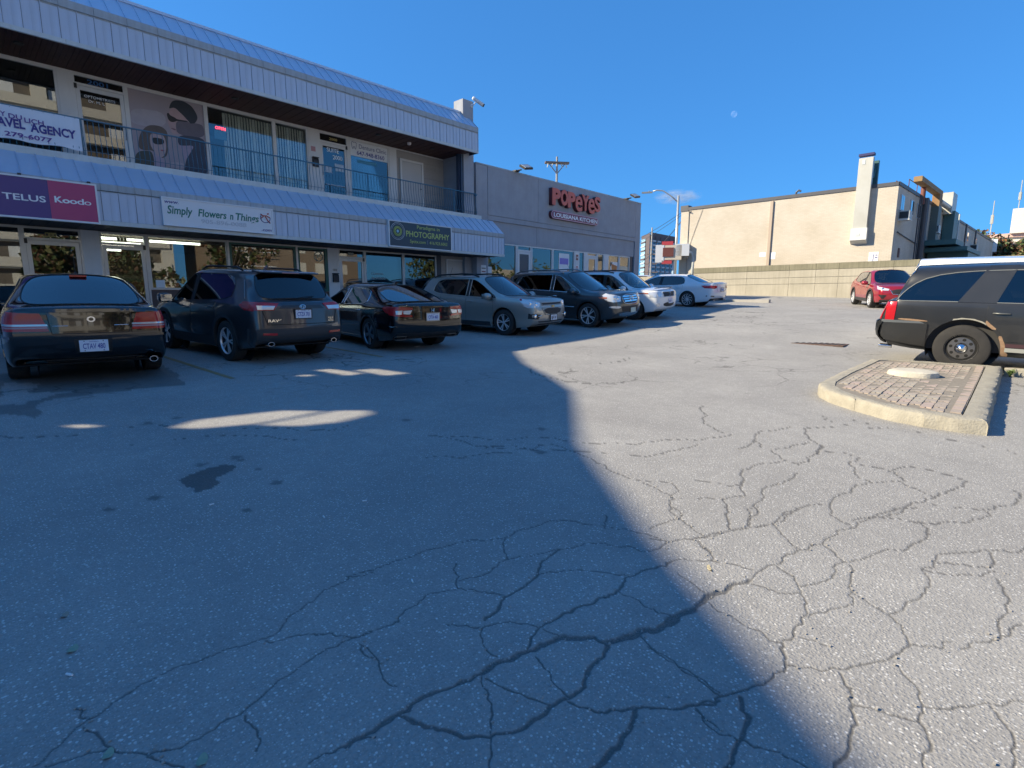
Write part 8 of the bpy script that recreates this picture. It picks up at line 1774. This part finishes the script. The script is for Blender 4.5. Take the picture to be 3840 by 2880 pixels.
# parking stripes in worn yellow
def stripe(x0, y0, x1, y1, w, label):
    mb = MB(); n = 16; d = Vector((x1-x0, y1-y0, 0)); L = d.length; d.normalize(); s = Vector((-d.y, d.x, 0))
    for i in range(n):
        a, b = Vector((x0,y0,0))+d*L*i/n, Vector((x0,y0,0))+d*L*(i+1)/n; wa = w*(.8+.3*RNG.random())
        mb.quad(*[(p.x, p.y, G(p.x,p.y)+.0045) for p in (a-s*w/2, b-s*wa/2, b+s*wa/2, a+s*w/2)])
    m_ = mat('worn_yellow_paint', (.34,.20,.05), .8, var=.85, vscale=12, dirt=(.20,.18,.155)); o = mb.build('parking_stripe', m_, fix=False, kind='structure'); o['label'] = label; return o
stripe(2.57, 12.6, 2.73, 8.26, .09, 'worn yellow stripe between the black sedan and the grey crossover')
stripe(5.6, 13.2, 5.75, 9.0, .09, 'worn yellow stripe between the grey crossover and the low black sedan'); stripe(-.5, 12.6, -.3, 9.0, .09, 'worn yellow stripe left of the black sedan')
# leaves, butts and scraps
def scrap(name, x, y, sx, sy, m_, label, cat, rz=0, leaf=False, group=None, tilt=.12):
    mb = MB()
    if leaf: mb.add([(sx*math.cos(a)*(1+.08*math.sin(3*a)), sy*math.sin(a), .004*math.cos(2*a)) for a in np.linspace(0,2*PI,15)[:-1]], [tuple(range(14))])
    else: mb.tube([(-sx,0,sy),(sx,0,sy)], sy, 8)
    o = mb.build(name, m_, fix=False); o.location = (x, y, G(x,y)+.004); o.rotation_euler = (tilt if leaf else 0, 0, rz); tag(o, label, cat, group); return o
LM = [mat('pale_green_leaf', (.22,.30,.22), .6), mat('grey_leaf', (.25,.24,.20), .7)]
for x, y, r, m_, lab in ((.17,2.50,.026,0,'pale green fallen leaf on the cracked asphalt, upper of three at bottom left'),(.17,1.84,.022,0,'pale green round leaf lying on a crack at the bottom left'),(.36,1.62,.024,0,'pale green round leaf nearest the bottom edge'),(.18,2.79,.022,1,'curled grey leaf on the dark asphalt at far left')): scrap('fallen_leaf', x, y, r, r*.62, LM[m_], lab, 'leaf', 1.0, True, 'fallen leaves')
for x, y, lab in ((1.0,3.6,'white cigarette butt on the shaded asphalt below the oil stain'),(1.73,2.99,'white cigarette butt in the shade right of the oil stain'),(1.42,2.94,'faint white cigarette butt in the middle of the shaded asphalt'),(.14,2.33,'white cigarette butt by the leaves at far left'),(1.38,1.98,'white cigarette butt beside the wide crack')): scrap('cigarette_butt', x, y, .014, .004, M_PAPER, lab, 'litter', RNG.uniform(0,3), False, 'cigarette butts')
scrap('paper_scrap', 7.27, 9.95, .11, .05, M_PAPER, 'crumpled white paper under the tail of the low black sedan', 'litter', .3, True); scrap('paper_scrap', 16.48, 9.2, .05, .04, M_PAPER, 'small white scrap on the ground before the dark slate utility vehicle', 'litter', .3, True)
scrap('dry_leaf', 2.55, 1.02, .03, .012, mat('dry_straw', (.5,.42,.25), .7), 'dry straw coloured leaf in a sunlit crack', 'leaf', .6, True)
rg = np.random.default_rng(4); mb = MB()
for i in range(900):
    k = rg.integers(3)
    if k == 0: t = rg.random(); j = rg.integers(0, 8); a, b = np.array(outer[j]), np.array(outer[j+1]); p = a*(1-t)+b*t+rg.normal(0,.05,2)+np.array([-.06,.05])*abs(rg.normal(0,1))
    elif k == 1: p = np.array([rg.uniform(2,14), rg.uniform(1.5,9)])
    else: w_, L_2 = CRACKS[rg.integers(len(CRACKS))]; q = L_2[rg.integers(len(L_2))]; p = np.array(q)+rg.normal(0,.02,2)
    s = rg.uniform(.002,.0045); z = G(*p)+s*.4; mb.obox((p[0],p[1],z), (s,0,s*.2), (0,s*.8,0), (-s*.1,0,s*.6))
mb.build('loose_grit', mat('grit', (.36,.34,.31), .9, var=.5, vscale=60), kind='stuff')
